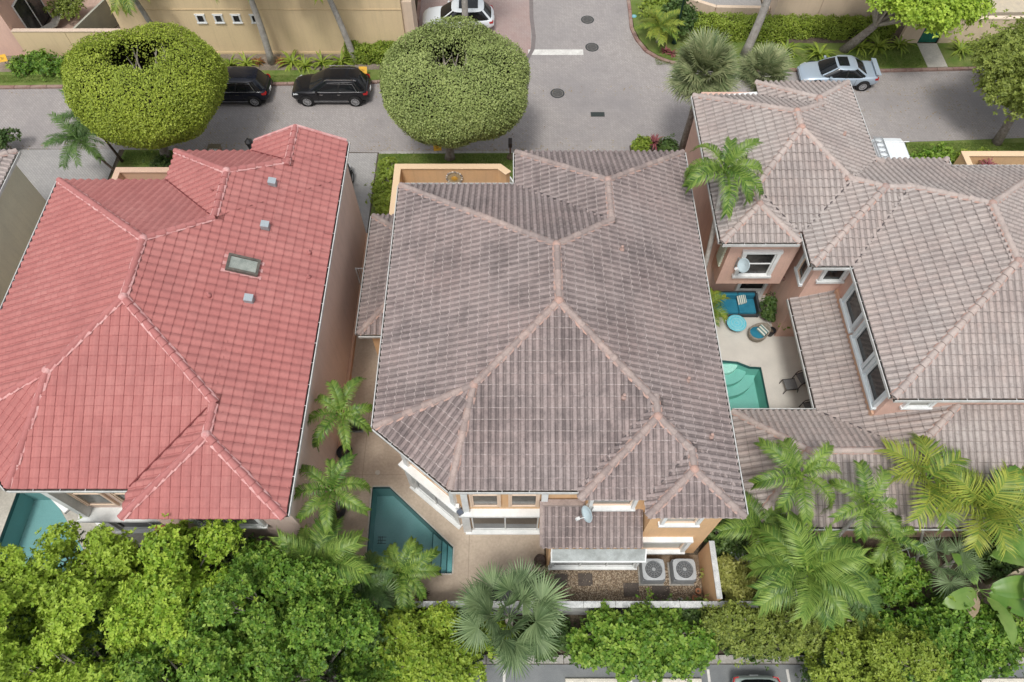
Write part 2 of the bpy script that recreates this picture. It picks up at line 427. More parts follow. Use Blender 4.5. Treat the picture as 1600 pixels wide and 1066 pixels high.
def rect(x0, x1, y0, y1): return [(x0, y0), (x1, y0), (x1, y1), (x0, y1)]

# pools are real basins: the ground sheet is cut into strips round them
POOL_C = [(-6.05, 6.75), (-2.47, 6.75), (-2.47, 7.83), (-5.36, 10.44), (-6.11, 10.44)]
POOL_R = [(-21.6, 6.6), (-17.9, 6.6), (-17.9, 7.7), (-20.2, 10.28), (-21.6, 10.28)]
POOL_E = [(8.6, 13.2), (11.98, 13.2), (11.98, 16.42), (11.45, 16.45), (10.9, 16.72), (10.2, 16.8), (8.6, 16.8)]

def bed(poly_out, holes, name, z, mat):
    """a sheet with holes, filled by scan-fill"""
    bm = bmesh.new()
    es = []
    for poly in [poly_out] + holes:
        vs_ = [bm.verts.new((x, y, z)) for x, y in poly]
        es += [bm.edges.new((vs_[i], vs_[(i + 1) % len(vs_)])) for i in range(len(vs_))]
    bmesh.ops.triangle_fill(bm, edges=es, use_beauty=True)
    for f in bm.faces:
        f.normal_update()
        if f.normal.z < 0: f.normal_flip()
    me = bpy.data.meshes.new(name); bm.to_mesh(me); bm.free()
    o = link(name, me, mat); o['kind'] = 'structure'
    return o

bed(rect(-400, 400, -300, 600), [POOL_C, POOL_R, POOL_E], 'ground', -0.03, m_soil)

far_l = [(-120, 35.6), (-32, 36.25), (-15, 36.55), (-8.4, 36.75), (-7.3, 37.05), (-6.6, 37.7), (-6.35, 38.7)]
far_r = [(8.0, 44.0), (7.95, 42.1), (8.2, 40.9), (8.7, 39.75), (9.35, 39.1), (10.1, 38.65), (11.5, 38.25), (14, 37.95), (23, 37.8), (30, 38.05), (120, 40.5)]
street_poly = [(-120, 31.2), (-28, 31.0), (-7.8, 30.7), (10, 30.8), (24, 31.6), (120, 35)] + far_r[::-1] + [(8.1, 120), (-6.35, 120)] + far_l[::-1]
struct('street', MB().sheet(street_poly, 0.0), m_street)
struct('driveway_court', MB().sheet([(-6.3, 38.4), (0.62, 38.4), (1.25, 40.2), (1.3, 60), (-6.3, 60)], 0.004), m_court_paver)
bnd = MB()
bl = [(0.4, 38.1), (0.95, 38.9), (1.35, 40.0), (1.45, 41.3), (1.32, 43.2), (1.3, 60)]
for (xa, ya), (xb, yb) in zip(bl[:-1], bl[1:]):
    bnd.add([(xa - 0.13, ya, 0.009), (xa + 0.13, ya, 0.009), (xb + 0.13, yb, 0.009), (xb - 0.13, yb, 0.009)], [(0, 1, 2, 3)])
struct('paver_band', bnd, m_band)
struct('stop_line', MB().sheet([(1.05, 39.42), (4.62, 39.42), (4.62, 39.97), (1.05, 39.97)], 0.005), m_roadpaint)

def kerb(pts, w, h, name, mat, z0=0.0):
    """a kerb of separate stones along a line"""
    st = None
    P = [Vector((x, y, 0)) for x, y in pts]
    segs = []
    for p, q in zip(P[:-1], P[1:]):
        L = (q - p).length; n = max(1, round(L / 1.0))
        for i in range(n): segs.append((p.lerp(q, i / n), p.lerp(q, (i + 1) / n)))
    mb = MB()
    for i, (p, q) in enumerate(segs):
        d = (q - p).normalized() * 0.012
        mb.bar((p.x + d.x, p.y + d.y, z0 + h / 2), (q.x - d.x, q.y - d.y, z0 + h / 2), w, h, a=random.random())
    o = mb.build(name, mat, None, attr=True, bevel=0.015); o['kind'] = 'structure'
    return o
kerb([p for p in far_l if p[0] > -60] + [(-6.35, 46)], 0.22, 0.13, 'kerb', m_kerb)
kerb([(8.0, 60)] + far_r[:-1] + [(60, 38.9)], 0.22, 0.13, 'kerb', m_kerb)
kerb([(-7.75, 30.62), (0.3, 30.68)], 0.18, 0.08, 'kerb', m_kerb_grey)

# lawns and planting beds beside the street (raised to kerb height)
def lawn(name, poly, mat, z=0.09):
    return struct(name, MB().prism(poly, -0.02, z), mat)
lawn('verge', [(-60, 36.2), (-32, 36.4), (-15, 36.7), (-8.6, 36.9), (-7.5, 37.2), (-7.5, 37.9), (-60, 37.4)], m_grass)
lawn('planting_bed', [(-60, 37.41), (-7.49, 37.91), (-6.5, 38.2), (-6.47, 39.9), (-60, 39.2)], m_sand, 0.085)
lawn('verge', [(8.15, 60), (8.12, 42.1), (8.4, 40.9), (8.9, 39.85), (9.5, 39.25), (10.2, 38.8), (11.6, 38.4), (14, 38.1), (23, 37.95), (26.45, 38.1), (26.45, 40.5), (22, 40.5), (17, 40.5), (11.0, 42.0), (10.0, 60)][::-1], m_grass)
lawn('planting_bed', [(27.75, 38.15), (60, 39.1), (60, 41.0), (27.75, 40.5)], m_grass)
lawn('planting_bed', [(11.02, 41.98), (17, 40.51), (26.4, 40.51), (26.4, 43.2), (11.0, 44)], m_soil, 0.08)
tag(struct('garden_path', MB().prism([(26.46, 38.12), (27.74, 38.15), (27.74, 40.45), (26.46, 40.45)], -0.02, 0.105), m_slab))
lawn('front_lawn', [(-7.75, 25.4), (0.3, 25.4), (0.3, 30.58), (-7.75, 30.5)], m_grass)
lawn('front_lawn', [(22.2, 27.0), (60, 27.0), (60, 33.0), (31, 31.85), (23.2, 31.45)], m_grass)
lawn('planting_bed', [(6.9, 29.9), (9.2, 29.9), (9.2, 31.5), (6.9, 31.2)], m_soil, 0.08)
lawn('planting_bed', [(-22.9, 27.4), (-17.5, 27.4), (-17.5, 30.75), (-22.6, 30.85)], m_grass)
struct('driveway', MB().sheet(rect(-17.4, -7.85, 24.3, 30.65), 0.004), m_drive)
struct('driveway', MB().sheet(rect(-60, -23.0, 24.3, 30.95), 0.004), m_drive)
struct('driveway', MB().sheet(rect(9.25, 22.1, 23.6, 31.2), 0.003), m_street)

# patios
bed([(-7.75, 5.45), (1.35, 5.45), (1.35, 8.4), (-1.8, 8.7), (-4.3, 10.9), (-4.3, 24.3), (-7.75, 24.3)], [POOL_C], 'patio', 0.004, m_concrete)
bed([(-22.9, 5.45), (-8.2, 5.45), (-8.2, 8.4), (-17.1, 8.7), (-19.8, 10.9), (-19.8, 24.0), (-22.9, 24.0)], [POOL_R], 'patio', 0.004, m_slab)
bed([(7.9, 12.9), (14.9, 12.9), (14.9, 20.9), (9.0, 20.9), (7.9, 20.9)], [POOL_E], 'terrace', 0.004, m_terrace)
struct('side_path', MB().sheet(rect(7.75, 9.0, 20.95, 29.8), 0.002), m_sand)
struct('gravel_bed', MB().sheet(rect(1.36, 7.75, 5.45, 7.5), 0.003), plain('gravel_base', (0.24, 0.18, 0.12), (0.16, 0.12, 0.085), 7, 0.95, fine=0.5, fscale=30))
struct('parking_lot', MB().sheet(rect(-80, 80, -60, 3.32), 0.0), m_asphalt)
kerb([(-40, 3.5), (40, 3.5)], 0.30, 0.14, 'kerb', m_kerb_grey)
jl = MB()
for y in (11.0, 14.2): jl.box(-7.7, -4.4, y - 0.008, y + 0.008, 0.001, 0.0065)
jl.box(-6.62, -6.60, 10.5, 14.2, 0.001, 0.0065); jl.box(-1.81, -1.79, 5.5, 8.5, 0.001, 0.0065)
struct('patio_joints', jl, plain('joint_tan', (0.30, 0.245, 0.19), None, 1, 0.9))  # joint lines one tone darker than the concrete

def pool(name, label, poly, depth, mat, water_z=-0.11, steps=(), copemat=None, coping=None):
    t = thing(name, label, 'swimming pool', (sum(p[0] for p in poly) / len(poly), sum(p[1] for p in poly) / len(poly), 0))
    n = len(poly)
    b = MB(); b.add([(x, y, -depth) for x, y in poly] + [(x, y, 0.0) for x, y in poly],
        [tuple(range(n))] + [(i, n + i, n + (i + 1) % n, (i + 1) % n) for i in range(n)])
    b.build('basin', mat, t)
    wl = MB()
    for i in range(n):
        (xa, ya), (xb, yb) = poly[i], poly[(i + 1) % n]
        d = Vector((xb - xa, yb - ya, 0)).normalized(); nn = Vector((-d.y, d.x, 0)) * 0.012
        wl.add([(xa + nn.x, ya + nn.y, -0.2), (xb + nn.x, yb + nn.y, -0.2), (xb + nn.x, yb + nn.y, -0.002), (xa + nn.x, ya + nn.y, -0.002)], [(0, 1, 2, 3)])
    wl.build('waterline_tile', m_pool_tile, t)
    for sp in steps:
        MB().prism(sp[0], -depth, sp[1]).build('step', sp[2], t)
    MB().sheet(poly, water_z).build('water', m_water, t)
    if coping:
        cb = MB()
        for i in range(n):
            (xa, ya), (xb, yb) = poly[i], poly[(i + 1) % n]
            d = Vector((xb - xa, yb - ya, 0)).normalized(); nn = Vector((d.y, -d.x, 0)) * coping
            cb.add([(xa, ya, 0.02), (xb, yb, 0.02), (xb + nn.x, yb + nn.y, 0.02), (xa + nn.x, ya + nn.y, 0.02)], [(0, 3, 2, 1)])
            cb.add([(xa, ya, 0.02), (xb, yb, 0.02), (xb, yb, -0.06), (xa, ya, -0.06)], [(0, 1, 2, 3)])
        cb.build('coping', copemat, t)
    return t
m_pool_teal_step = plain('teal_step', (0.20, 0.43, 0.44), None, 1, 0.7)
pl = pool('swimming_pool', 'teal angular swimming pool with steps beside the apricot house', POOL_C, 1.25, m_pool_teal, steps=[
    ([(-3.45, 6.77), (-3.02, 6.77), (-3.02, 8.28), (-3.45, 8.66)], -0.75, m_pool_teal),
    ([(-3.02, 6.77), (-2.75, 6.77), (-2.75, 8.03), (-3.02, 8.28)], -0.5, m_pool_teal_step), ([(-2.75, 6.77), (-2.48, 6.77), (-2.48, 7.8), (-2.75, 8.03)], -0.28, m_pool_teal_step)],
    copemat=m_slab, coping=0.06)
nz = MB()
for x_, y1_, z_ in ((-3.45, 8.64, -0.748), (-3.02, 8.26, -0.498), (-2.75, 8.01, -0.278)): nz.box(x_, x_ + 0.05, 6.78, y1_, z_, z_ + 0.012)
nz.build('step_nosing', m_pool_tile, pl)
dr = MB()
for k in range(3): dr.box(-5.85 + k * 0.07, -5.85 + k * 0.07 + 0.02, 8.3, 8.62, -1.249, -1.235); dr.box(-5.9, -5.52, 8.3 + k * 0.14, 8.32 + k * 0.14, -1.249, -1.238)
dr.build('drain_grate', m_iron_dark, pl)
pool('swimming_pool', 'dark teal pool under the red tiled roof, half hidden by trees', POOL_R, 1.3, m_pool_teal, copemat=m_slab, coping=0.2)
arc = lambda r, c, a0, a1, n: [(c[0] + r * math.cos(R(a0 + (a1 - a0) * i / n)), c[1] + r * math.sin(R(a0 + (a1 - a0) * i / n))) for i in range(n + 1)]
cc = (10.3, 17.0)
def clipc(pts): return [(min(max(x, 8.65), 11.93), min(y, 16.75)) for x, y in pts]
steps_e = []
for r, z in ((1.75, -0.85), (1.25, -0.55), (0.75, -0.3)):
    pts = clipc(arc(r, cc, 190, 350, 14))
    steps_e.append((pts + [(min(10.3 + r, 11.4), 16.6 if r > 1 else 16.75), (10.3 - min(r, 1.6), 16.75)], z, m_pool_step if r < 1 else m_pool_aqua))
pool('swimming_pool', 'bright aqua pool with curved steps on the white terrace', POOL_E, 1.2, m_pool_aqua, steps=steps_e, copemat=m_terrace, coping=0.12)

# ------------------------------------------------------------------ tiled hip roofs
def clip_half(poly, a, b, c):
    """keep a*x + b*y + c >= 0"""
    out = []
    for i in range(len(poly)):
        p, q = poly[i], poly[(i + 1) % len(poly)]
        fp = a * p[0] + b * p[1] + c; fq = a * q[0] + b * q[1] + c
        if fp >= 0: out.append(p)
        if (fp >= 0) != (fq >= 0):
            t = fp / (fp - fq); out.append(tuple(p[k] + t * (q[k] - p[k]) for k in range(len(p))))
    return out

class Block:
    """a convex roof block: every edge of its plan carries a slope (None = no slope there); roof = lowest of the planes"""
    def __init__(s, poly, slopes, z0=6.4, z0s=None):
        s.poly = poly; s.planes = []
        for i, sl in enumerate(slopes):
            p, q = Vector(poly[i]), Vector(poly[(i + 1) % len(poly)])
            d = (q - p).normalized(); n = Vector((-d.y, d.x))
            if sl is None: s.planes.append(None); continue
            zz = z0s[i] if z0s else z0
            s.planes.append(dict(p=p, d=d, n=n, sl=sl, z0=zz, L=(q - p).length, abc=(sl * n.x, sl * n.y, zz - sl * n.dot(p))))
    def inside(s, x, y, eps=0.0):
        P = s.poly
        for i in range(len(P)):
            ax, ay = P[i]; bx, by = P[(i + 1) % len(P)]
            if (bx - ax) * (y - ay) - (by - ay) * (x - ax) < eps: return False
        return True
    def z(s, x, y):
        if not s.inside(x, y): return -1e9
        return min(pl['abc'][0] * x + pl['abc'][1] * y + pl['abc'][2] for pl in s.planes if pl)
    def region(s, i):
        P = list(s.poly); a, b, c = s.planes[i]['abc']
        for j, o in enumerate(s.planes):
            if o is None or j == i: continue
            P = clip_half(P, o['abc'][0] - a, o['abc'][1] - b, o['abc'][2] - c)
            if len(P) < 3: return []
        return P

def rblock(x0, x1, y0, y1, S, E_, N, W, z0=6.4): return Block(rect(x0, x1, y0, y1), [S, E_, N, W], z0)

PROF_S = [(0.0, 0.0), (0.12, 0.010), (0.24, 0.060), (0.40, 0.088), (0.60, 0.088), (0.76, 0.060), (0.88, 0.010), (1.0, 0.0)]
PROF_ONE = [(0.0, 0.026), (0.05, 0.004), (0.22, 0.006), (0.38, 0.038), (0.54, 0.064), (0.70, 0.064), (0.86, 0.044), (1.0, 0.026)]

def tile_quads(prof, w, c, drop, lip, side, flank=()):
    """quads of one tile as (u, v, h) with its material: skin, weathered lip at the lower end, butt edge, side joint"""
    v0, vl, v1 = -0.02, -0.02 + lip, c + 0.02
    q, m = [], []
    hl_ = drop * (1 - lip / (c + 0.04))
    for i, ((ua, ha), (ub, hb)) in enumerate(zip(prof[:-1], prof[1:])):
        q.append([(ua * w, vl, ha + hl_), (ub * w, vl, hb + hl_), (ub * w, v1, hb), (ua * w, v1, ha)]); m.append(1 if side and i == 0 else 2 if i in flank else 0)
        q.append([(ua * w, v0, ha + drop), (ub * w, v0, hb + drop), (ub * w, vl, hb + hl_), (ua * w, vl, ha + hl_)]); m.append(1)
        q.append([(ua * w, v0, ha - 0.006), (ub * w, v0, hb - 0.006), (ub * w, v0, hb + drop), (ua * w, v0, ha + drop)]); m.append(1)
    return q, m

def make_roof(house, blocks, tw, tc, prof, m_tile, m_edge, m_ridge, m_deck, m_mortar, limit=300, drop=0.032, lip=0.028, side=False, ridge_skip=None, m_pan=None):
    O = org(house)
    deck = MB()
    for b in blocks:
        for i, pl in enumerate(b.planes):
            if pl is None: continue
            reg = b.region(i)
            if len(reg) < 3: continue
            a, bb, c = pl['abc']
            deck.add([(x, y, a * x + bb * y + c - 0.012) for x, y in reg], [tuple(range(len(reg)))])
    roof = deck.build('roof', m_deck, house)
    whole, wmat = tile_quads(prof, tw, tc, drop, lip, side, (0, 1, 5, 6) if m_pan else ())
    full, part_v, part_f, part_a, part_m = [], [], [], [], []
    for bi, b in enumerate(blocks):
        others = [o for o in blocks if o is not b]
        for i, pl in enumerate(b.planes):
            if pl is None: continue
            reg = b.region(i)
            if len(reg) < 3: continue
            sl = pl['sl']; k = math.sqrt(1 + sl * sl)
            U = Vector((pl['d'].x, pl['d'].y, 0)); V = Vector((pl['n'].x, pl['n'].y, sl)) / k; N = U.cross(V)
            P0 = Vector((pl['p'].x, pl['p'].y, pl['z0']))
            uv = [((Vector(q) - pl['p']).dot(pl['d']), (Vector(q) - pl['p']).dot(pl['n']) * k) for q in reg]
            # a small eave overhang
            cen = (sum(p[0] for p in uv) / len(uv), sum(p[1] for p in uv) / len(uv))
            edges = []
            for j in range(len(uv)):
                (xa, ya), (xb, yb) = uv[j], uv[(j + 1) % len(uv)]
                L = math.hypot(xb - xa, yb - ya)
                if L < 1e-6: continue
                ea, eb = -(yb - ya) / L, (xb - xa) / L; ec = -(ea * xa + eb * ya)
                if ea * cen[0] + eb * cen[1] + ec < 0: ea, eb, ec = -ea, -eb, -ec
                if abs(ya) < 1e-4 and abs(yb) < 1e-4: ec += 0.05
                edges.append((ea, eb, ec))
            u0 = min(p[0] for p in uv); u1 = max(p[0] for p in uv); vmax = max(p[1] for p in uv)
            ph = (-pl['p'].dot(pl['d'])) % tw
            for r in range(int(vmax / tc) + 1):
                v = r * tc - 0.03
                for cidx in range(int(math.floor(u0 / tw)) - 1, int(u1 / tw) + 1):
                    u = cidx * tw + ph
                    cs = [(u, v), (u + tw, v), (u + tw, v + tc), (u, v + tc)]
                    st = 1
                    for ea, eb, ec in edges:
                        d = [ea * x + eb * y + ec for x, y in cs]
                        if max(d) < 0.015: st = 0; break
                        if min(d) < -0.004: st = 2
                    if st == 0: continue
                    W4 = [P0 + U * x + V * y for x, y in cs]
                    hid = True
                    for p in W4:
                        if not any(o.z(p.x, p.y) > p.z + (0.07 if blocks.index(o) > bi else -0.02) for o in others): hid = False; break
                    if hid: continue
                    jit = (random.random() - 0.5) * 0.012
                    base = P0 + U * (u + random.uniform(-0.003, 0.003)) + V * (v + jit)
                    if st == 1:
                        pr = [proj(p) for p in W4]; area = 0
                        if all(pr):
                            area = 0.5 * sum(pr[q][0] * pr[(q + 1) % 4][1] - pr[(q + 1) % 4][0] * pr[q][1] for q in range(4))
                            area = -area
                            mx = sum(p[0] for p in pr) / 4; my = sum(p[1] for p in pr) / 4
                            if not (4 < mx < 1596 and 4 < my < 1062): area = -1
                        full.append((area, base, U, V, N))
                    else:
                        a = random.random()
                        for qi, q in enumerate(whole):
                            pq = [(u + x, v + y, h) for x, y, h in q]
                            for ea, eb, ec in edges:
                                pq = clip_half(pq, ea, eb, ec)
                                if len(pq) < 3: break
                            if len(pq) < 3: continue
                            b0 = len(part_v)
                            part_v += [P0 + U * x + V * y + N * h for x, y, h in pq]
                            part_f.append(tuple(range(b0, b0 + len(pq)))); part_a.append(a); part_m.append(wmat[qi])
    full.sort(key=lambda t: -t[0])
    me = MB()
    for q in whole: me.add(q, [(0, 1, 2, 3)])
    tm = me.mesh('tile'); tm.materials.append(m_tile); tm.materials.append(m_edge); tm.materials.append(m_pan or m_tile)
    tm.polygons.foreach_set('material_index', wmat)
    for area, base, U, V, N in full[:limit]:
        o = bpy.data.objects.new('tile', tm); C.objects.link(o); o.parent = roof
        m = Matrix((U, V, N)).transposed().to_4x4(); m.translation = base - O
        o.matrix_basis = m
    rest = full[limit:]
    if rest:
        Q = np.array(whole); nq = len(Q); Q = Q.reshape(-1, 3)
        VV = np.empty((len(rest), len(Q), 3))
        for j, (area, base, U, V, N) in enumerate(rest):
            VV[j] = np.array(base - O) + Q @ np.array((U, V, N))
        nv = len(rest) * len(Q)
        o = link('joined_tiles', np_mesh('joined_tiles', VV.reshape(-1, 3), np.arange(nv).reshape(-1, 4), np.repeat(rng.random(len(rest)), nq)), m_tile, roof)
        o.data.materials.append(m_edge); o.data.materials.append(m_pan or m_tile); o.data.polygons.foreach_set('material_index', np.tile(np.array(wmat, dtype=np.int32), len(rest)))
        o['kind'] = 'stuff'
    if part_v:
        c = MB(); c.v = [tuple(p) for p in part_v]; c.f = part_f; c.a = part_a
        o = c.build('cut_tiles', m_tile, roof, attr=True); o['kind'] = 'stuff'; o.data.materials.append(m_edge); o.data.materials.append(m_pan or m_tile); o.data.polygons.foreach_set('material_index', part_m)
    # dark open gutters in the valleys, where the slopes of two blocks meet
    for bi, b in enumerate(blocks):
        for bj in range(bi + 1, len(blocks)):
            o = blocks[bj]
            for i, pi_ in enumerate(b.planes):
                for j, pj in enumerate(o.planes):
                    if pi_ is None or pj is None: continue
                    ai, aj = pi_['abc'], pj['abc']; dx_, dy_, dc = ai[0] - aj[0], ai[1] - aj[1], ai[2] - aj[2]
                    g2 = dx_ * dx_ + dy_ * dy_
                    if g2 < 1e-4: continue
                    q0 = Vector((-dx_ * dc / g2, -dy_ * dc / g2)); dv_ = Vector((-dy_, dx_)) / math.sqrt(g2)
                    t0, t1 = -1e3, 1e3
                    for reg in (b.region(i), o.region(j)):
                        if len(reg) < 3: t0, t1 = 1, 0; break
                        for k in range(len(reg)):
                            e0, e1 = Vector(reg[k]), Vector(reg[(k + 1) % len(reg)]); ed = e1 - e0
                            if ed.length < 1e-6: continue
                            num = ed.x * (q0.y - e0.y) - ed.y * (q0.x - e0.x); den = ed.x * dv_.y - ed.y * dv_.x
                            if abs(den) < 1e-9:
                                if num < -1e-6: t0, t1 = 1, 0
                                continue
                            if den > 0: t0 = max(t0, -num / den)
                            else: t1 = min(t1, -num / den)
                    if t1 - t0 < 0.25: continue
                    n_ = max(1, int((t1 - t0) / 0.3)); run = []
                    for k in range(n_ + 1):
                        w_ = q0 + dv_ * (t0 + (t1 - t0) * k / n_); zz = ai[0] * w_.x + ai[1] * w_.y + ai[2]
                        if any(ob.z(w_.x, w_.y) > zz + 0.03 for ob in blocks if ob is not b and ob is not o): continue
                        pn = Vector((dx_, dy_)) / math.sqrt(g2) * 0.15
                        if max(ob.z(w_.x + pn.x, w_.y + pn.y) for ob in blocks) + max(ob.z(w_.x - pn.x, w_.y - pn.y) for ob in blocks) - 2 * zz < 0.02: continue
                        run.append(Vector((w_.x, w_.y, zz + 0.086)))
                    if len(run) >= 3 and (run[0] - run[-1]).length > 0.7:
                        MB().bar(run[0], run[-1], 0.055, 0.02).build('valley_gutter', m_deck, roof)
    # ridge and hip tiles on a bed of mortar
    caps = []; mi = 0
    for bi, b in enumerate(blocks):
        others = [o for o in blocks if o is not b]
        regs = [b.region(i) if pl else [] for i, pl in enumerate(b.planes)]
        segs = []
        for i in range(len(regs)):
            if b.planes[i] is None: continue
            for j in range(i + 1, len(regs)):
                if b.planes[j] is None: continue
                sh = []
                aj = b.planes[j]['abc']; ai = b.planes[i]['abc']
                for p in regs[i]:
                    if abs((aj[0] - ai[0]) * p[0] + (aj[1] - ai[1]) * p[1] + aj[2] - ai[2]) < 1e-5: sh.append(p)
                if len(sh) >= 2:
                    p, q = max(((p, q) for p in sh for q in sh), key=lambda t: (t[0][0] - t[1][0]) ** 2 + (t[0][1] - t[1][1]) ** 2)
                    if math.hypot(p[0] - q[0], p[1] - q[1]) > 0.15: segs.append((p, q, ai))
        for p, q, ai in segs:
            top_end = None
            A = Vector((p[0], p[1], ai[0] * p[0] + ai[1] * p[1] + ai[2])); B = Vector((q[0], q[1], ai[0] * q[0] + ai[1] * q[1] + ai[2]))
            if A.z > B.z: A, B = B, A
            L = (B - A).length; n = max(1, round(L / 0.40))
            for k in range(n):
                s0, s1 = A.lerp(B, k / n), A.lerp(B, (k + 1) / n)
                mid = (s0 + s1) / 2
                if all(any(o.z(w_.x, w_.y) > w_.z - 0.035 for o in others) for w_ in (s0.lerp(s1, 0.12), mid, s0.lerp(s1, 0.88))): continue
                if ridge_skip and ridge_skip(mid): continue
                caps.append((s0, s1, mi))
            mi += 1
    nc = 9
    cv, cf = [], []
    for e, (rw, rh, x) in enumerate(((0.138, 0.140, -0.04), (0.108, 0.098, 1.05))):
        for k in range(nc):
            t = math.pi * k / (nc - 1)
            cv.append((x, rw * math.cos(t), -0.035 + rh * math.sin(t)))
    cf = [(k, k + 1, nc + k + 1, nc + k) for k in range(nc - 1)] + [tuple(range(nc))]
    cm = bpy.data.meshes.new('ridge_tile'); cm.from_pydata(cv, [], cf); cm.materials.append(m_ridge); cm.materials.append(m_edge); cm.polygons[len(cf) - 1].material_index = 1; cm.update()
    morts = {}
    for s0, s1, mi in caps:
        mort = morts.setdefault(mi, MB())
        d = s1 - s0; L = d.length; X = d / L
        Y = Vector((0, 0, 1)).cross(X).normalized(); Z = X.cross(Y)
        o = bpy.data.objects.new('ridge_tile', cm); C.objects.link(o); o.parent = roof
        jr = random.uniform(-0.03, 0.03)
        Yj = (Y + X * jr).normalized()
        m = Matrix((X * L, Yj, Z)).transposed().to_4x4(); m.translation = s0 + Z * random.uniform(0.06, 0.075) - O
        o.matrix_basis = m
        for sd in (-1, 1):
            w0, w1 = random.uniform(0.135, 0.185), random.uniform(0.135, 0.185)
            mort.add([s0 + Y * sd * 0.09 + Z * 0.09, s1 + Y * sd * 0.09 + Z * 0.09, s1 + Y * sd * w1 + Z * 0.03, s0 + Y * sd * w0 + Z * 0.03], [(0, 1, 2, 3) if sd < 0 else (3, 2, 1, 0)])
    for mort in morts.values(): mort.build('mortar', m_mortar, roof)
    done = []
    for s0, s1, mi in caps:                                  # a dab of mortar where ridges and hips meet
        if sum((s1 - q[1]).length < 0.08 or (s1 - q[0]).length < 0.08 for q in caps) >= 2 and not any((s1 - d).length < 0.2 for d in done):
            nb = [q for q in caps if q[2] != mi and ((s1 - q[1]).length < 0.08 or (s1 - q[0]).length < 0.08)]
            if nb:
                done.append(s1)
                MB().lathe([(0.17, 0.02), (0.155, 0.11), (0.10, 0.165), (0.0, 0.18)], tuple(s1), 10, cap=False).build('mortar', m_mortar, roof, smooth=True)
    return roof

def gutter(house, pts, side, z, closed_ends=True):
    """white gutter along a line of points; side = +1 when its outer lip lies to the right of the walking direction"""
    for (xa, ya), (xb, yb) in zip(pts[:-1], pts[1:]):
        d = Vector((xb - xa, yb - ya, 0)).normalized(); n = Vector((d.y, -d.x, 0)) * side
        p, q = Vector((xa, ya, z)), Vector((xb, yb, z))
        g = MB()
        g.bar(p + n * 0.15 + Vector((0, 0, -0.05)), q + n * 0.15 + Vector((0, 0, -0.05)), 0.024, 0.13)
        g.bar(p + n * 0.09 + Vector((0, 0, -0.125)), q + n * 0.09 + Vector((0, 0, -0.125)), 0.12, 0.02)
        g.bar(p + n * 0.148 + Vector((0, 0, 0.014)), q + n * 0.148 + Vector((0, 0, 0.014)), 0.034, 0.012)
        L = (q - p).length
        for k in range(1, int(L / 0.9)):
            c = p + (q - p).normalized() * (k * 0.9 + random.uniform(-0.03, 0.03))
            g.bar(c + n * 0.02 + Vector((0, 0, 0.004)), c + n * 0.15 + Vector((0, 0, 0.004)), 0.025, 0.008)
        go = g.build('gutter', plain('gutter_white', (0.62, 0.63, 0.61), (0.46, 0.46, 0.44), 2.5, 0.6, fine=0.12), house)
        MB().bar(p + n * 0.082 + Vector((0, 0, -0.085)), q + n * 0.082 + Vector((0, 0, -0.085)), 0.105, 0.05).build('channel_strip', m_gutter_dark, go)  # dark strip laid along the gutter channel

def fascia_soffit(house, poly, z, mat):
    MB().prism(poly, z - 0.16, z - 0.04).build('soffit', mat, house)

def walls(house, polys, mat, name='wall'):
    for poly, z0, z1 in polys: MB().prism(poly, z0, z1).build(name, mat, house)

def window(house, p, d, w, z0, z1, cols=1, rows=1, trim=0.14, proud=0.12, glass=None, tmat=None, fmat=None, sill=True, name='window', mull=0.05, head=True):
    """a window on a wall: p = foot point of its middle on the wall plane, d = outward normal; raised surround, frame, panes"""
    glass = glass or m_glass; tmat = tmat or m_white; fmat = fmat or m_white
    n = Vector((d[0], d[1], 0)).normalized(); s = Vector((-n.y, n.x, 0)); up = Vector((0, 0, 1))
    P = Vector((p[0], p[1], 0)); zc, hz = (z0 + z1) / 2, (z1 - z0) / 2
    su = MB()
    for sd in (-1, 1): su.obox(P + s * sd * (w / 2 + trim / 2) + up * zc + n * proud / 2, s, n, up, trim / 2, proud / 2, hz)
    su.obox(P + up * (z1 + trim / 2) + n * (proud / 2 + 0.002), s, n, up, w / 2 + trim + (0.04 if head else 0), proud / 2 + 0.002, trim / 2)
    if sill: su.obox(P + up * (z0 - trim * 0.4) + n * (proud / 2 + 0.02), s, n, up, w / 2 + trim + 0.04, proud / 2 + 0.02, trim * 0.4)
    o = su.build(name, tmat, house)
    fr = MB(); fw = mull
    fr.obox(P + up * (z0 + fw / 2) + n * 0.035, s, n, up, w / 2, 0.033, fw / 2); fr.obox(P + up * (z1 - fw / 2) + n * 0.035, s, n, up, w / 2, 0.033, fw / 2)
    for k in range(cols + 1):
        c = -w / 2 + fw / 2 + (w - fw) * k / cols
        fr.obox(P + s * c + up * zc + n * 0.036, s, n, up, fw / 2, 0.030, hz - fw - 0.001)
    for k in range(1, rows):
        c = z0 + (z1 - z0) * k / rows
        fr.obox(P + up * c + n * 0.034, s, n, up, w / 2 - fw, 0.028, fw * 0.4)
    fr.build('frame', fmat, o)
    for a in range(cols):
        for b in range(rows):
            cw = (w - fw) / cols; ch = (z1 - z0) / rows
            c = P + s * (-w / 2 + fw / 2 + cw * (a + 0.5)) + up * (z0 + ch * (b + 0.5)) + n * 0.016
            hx, hh = cw / 2 - fw / 2 + 0.004, ch / 2 - fw / 2 + 0.004
            MB().add([c - s * hx - up * hh, c + s * hx - up * hh, c + s * hx + up * hh, c - s * hx + up * hh], [(0, 1, 2, 3)]).build('pane', glass, o)
    return o

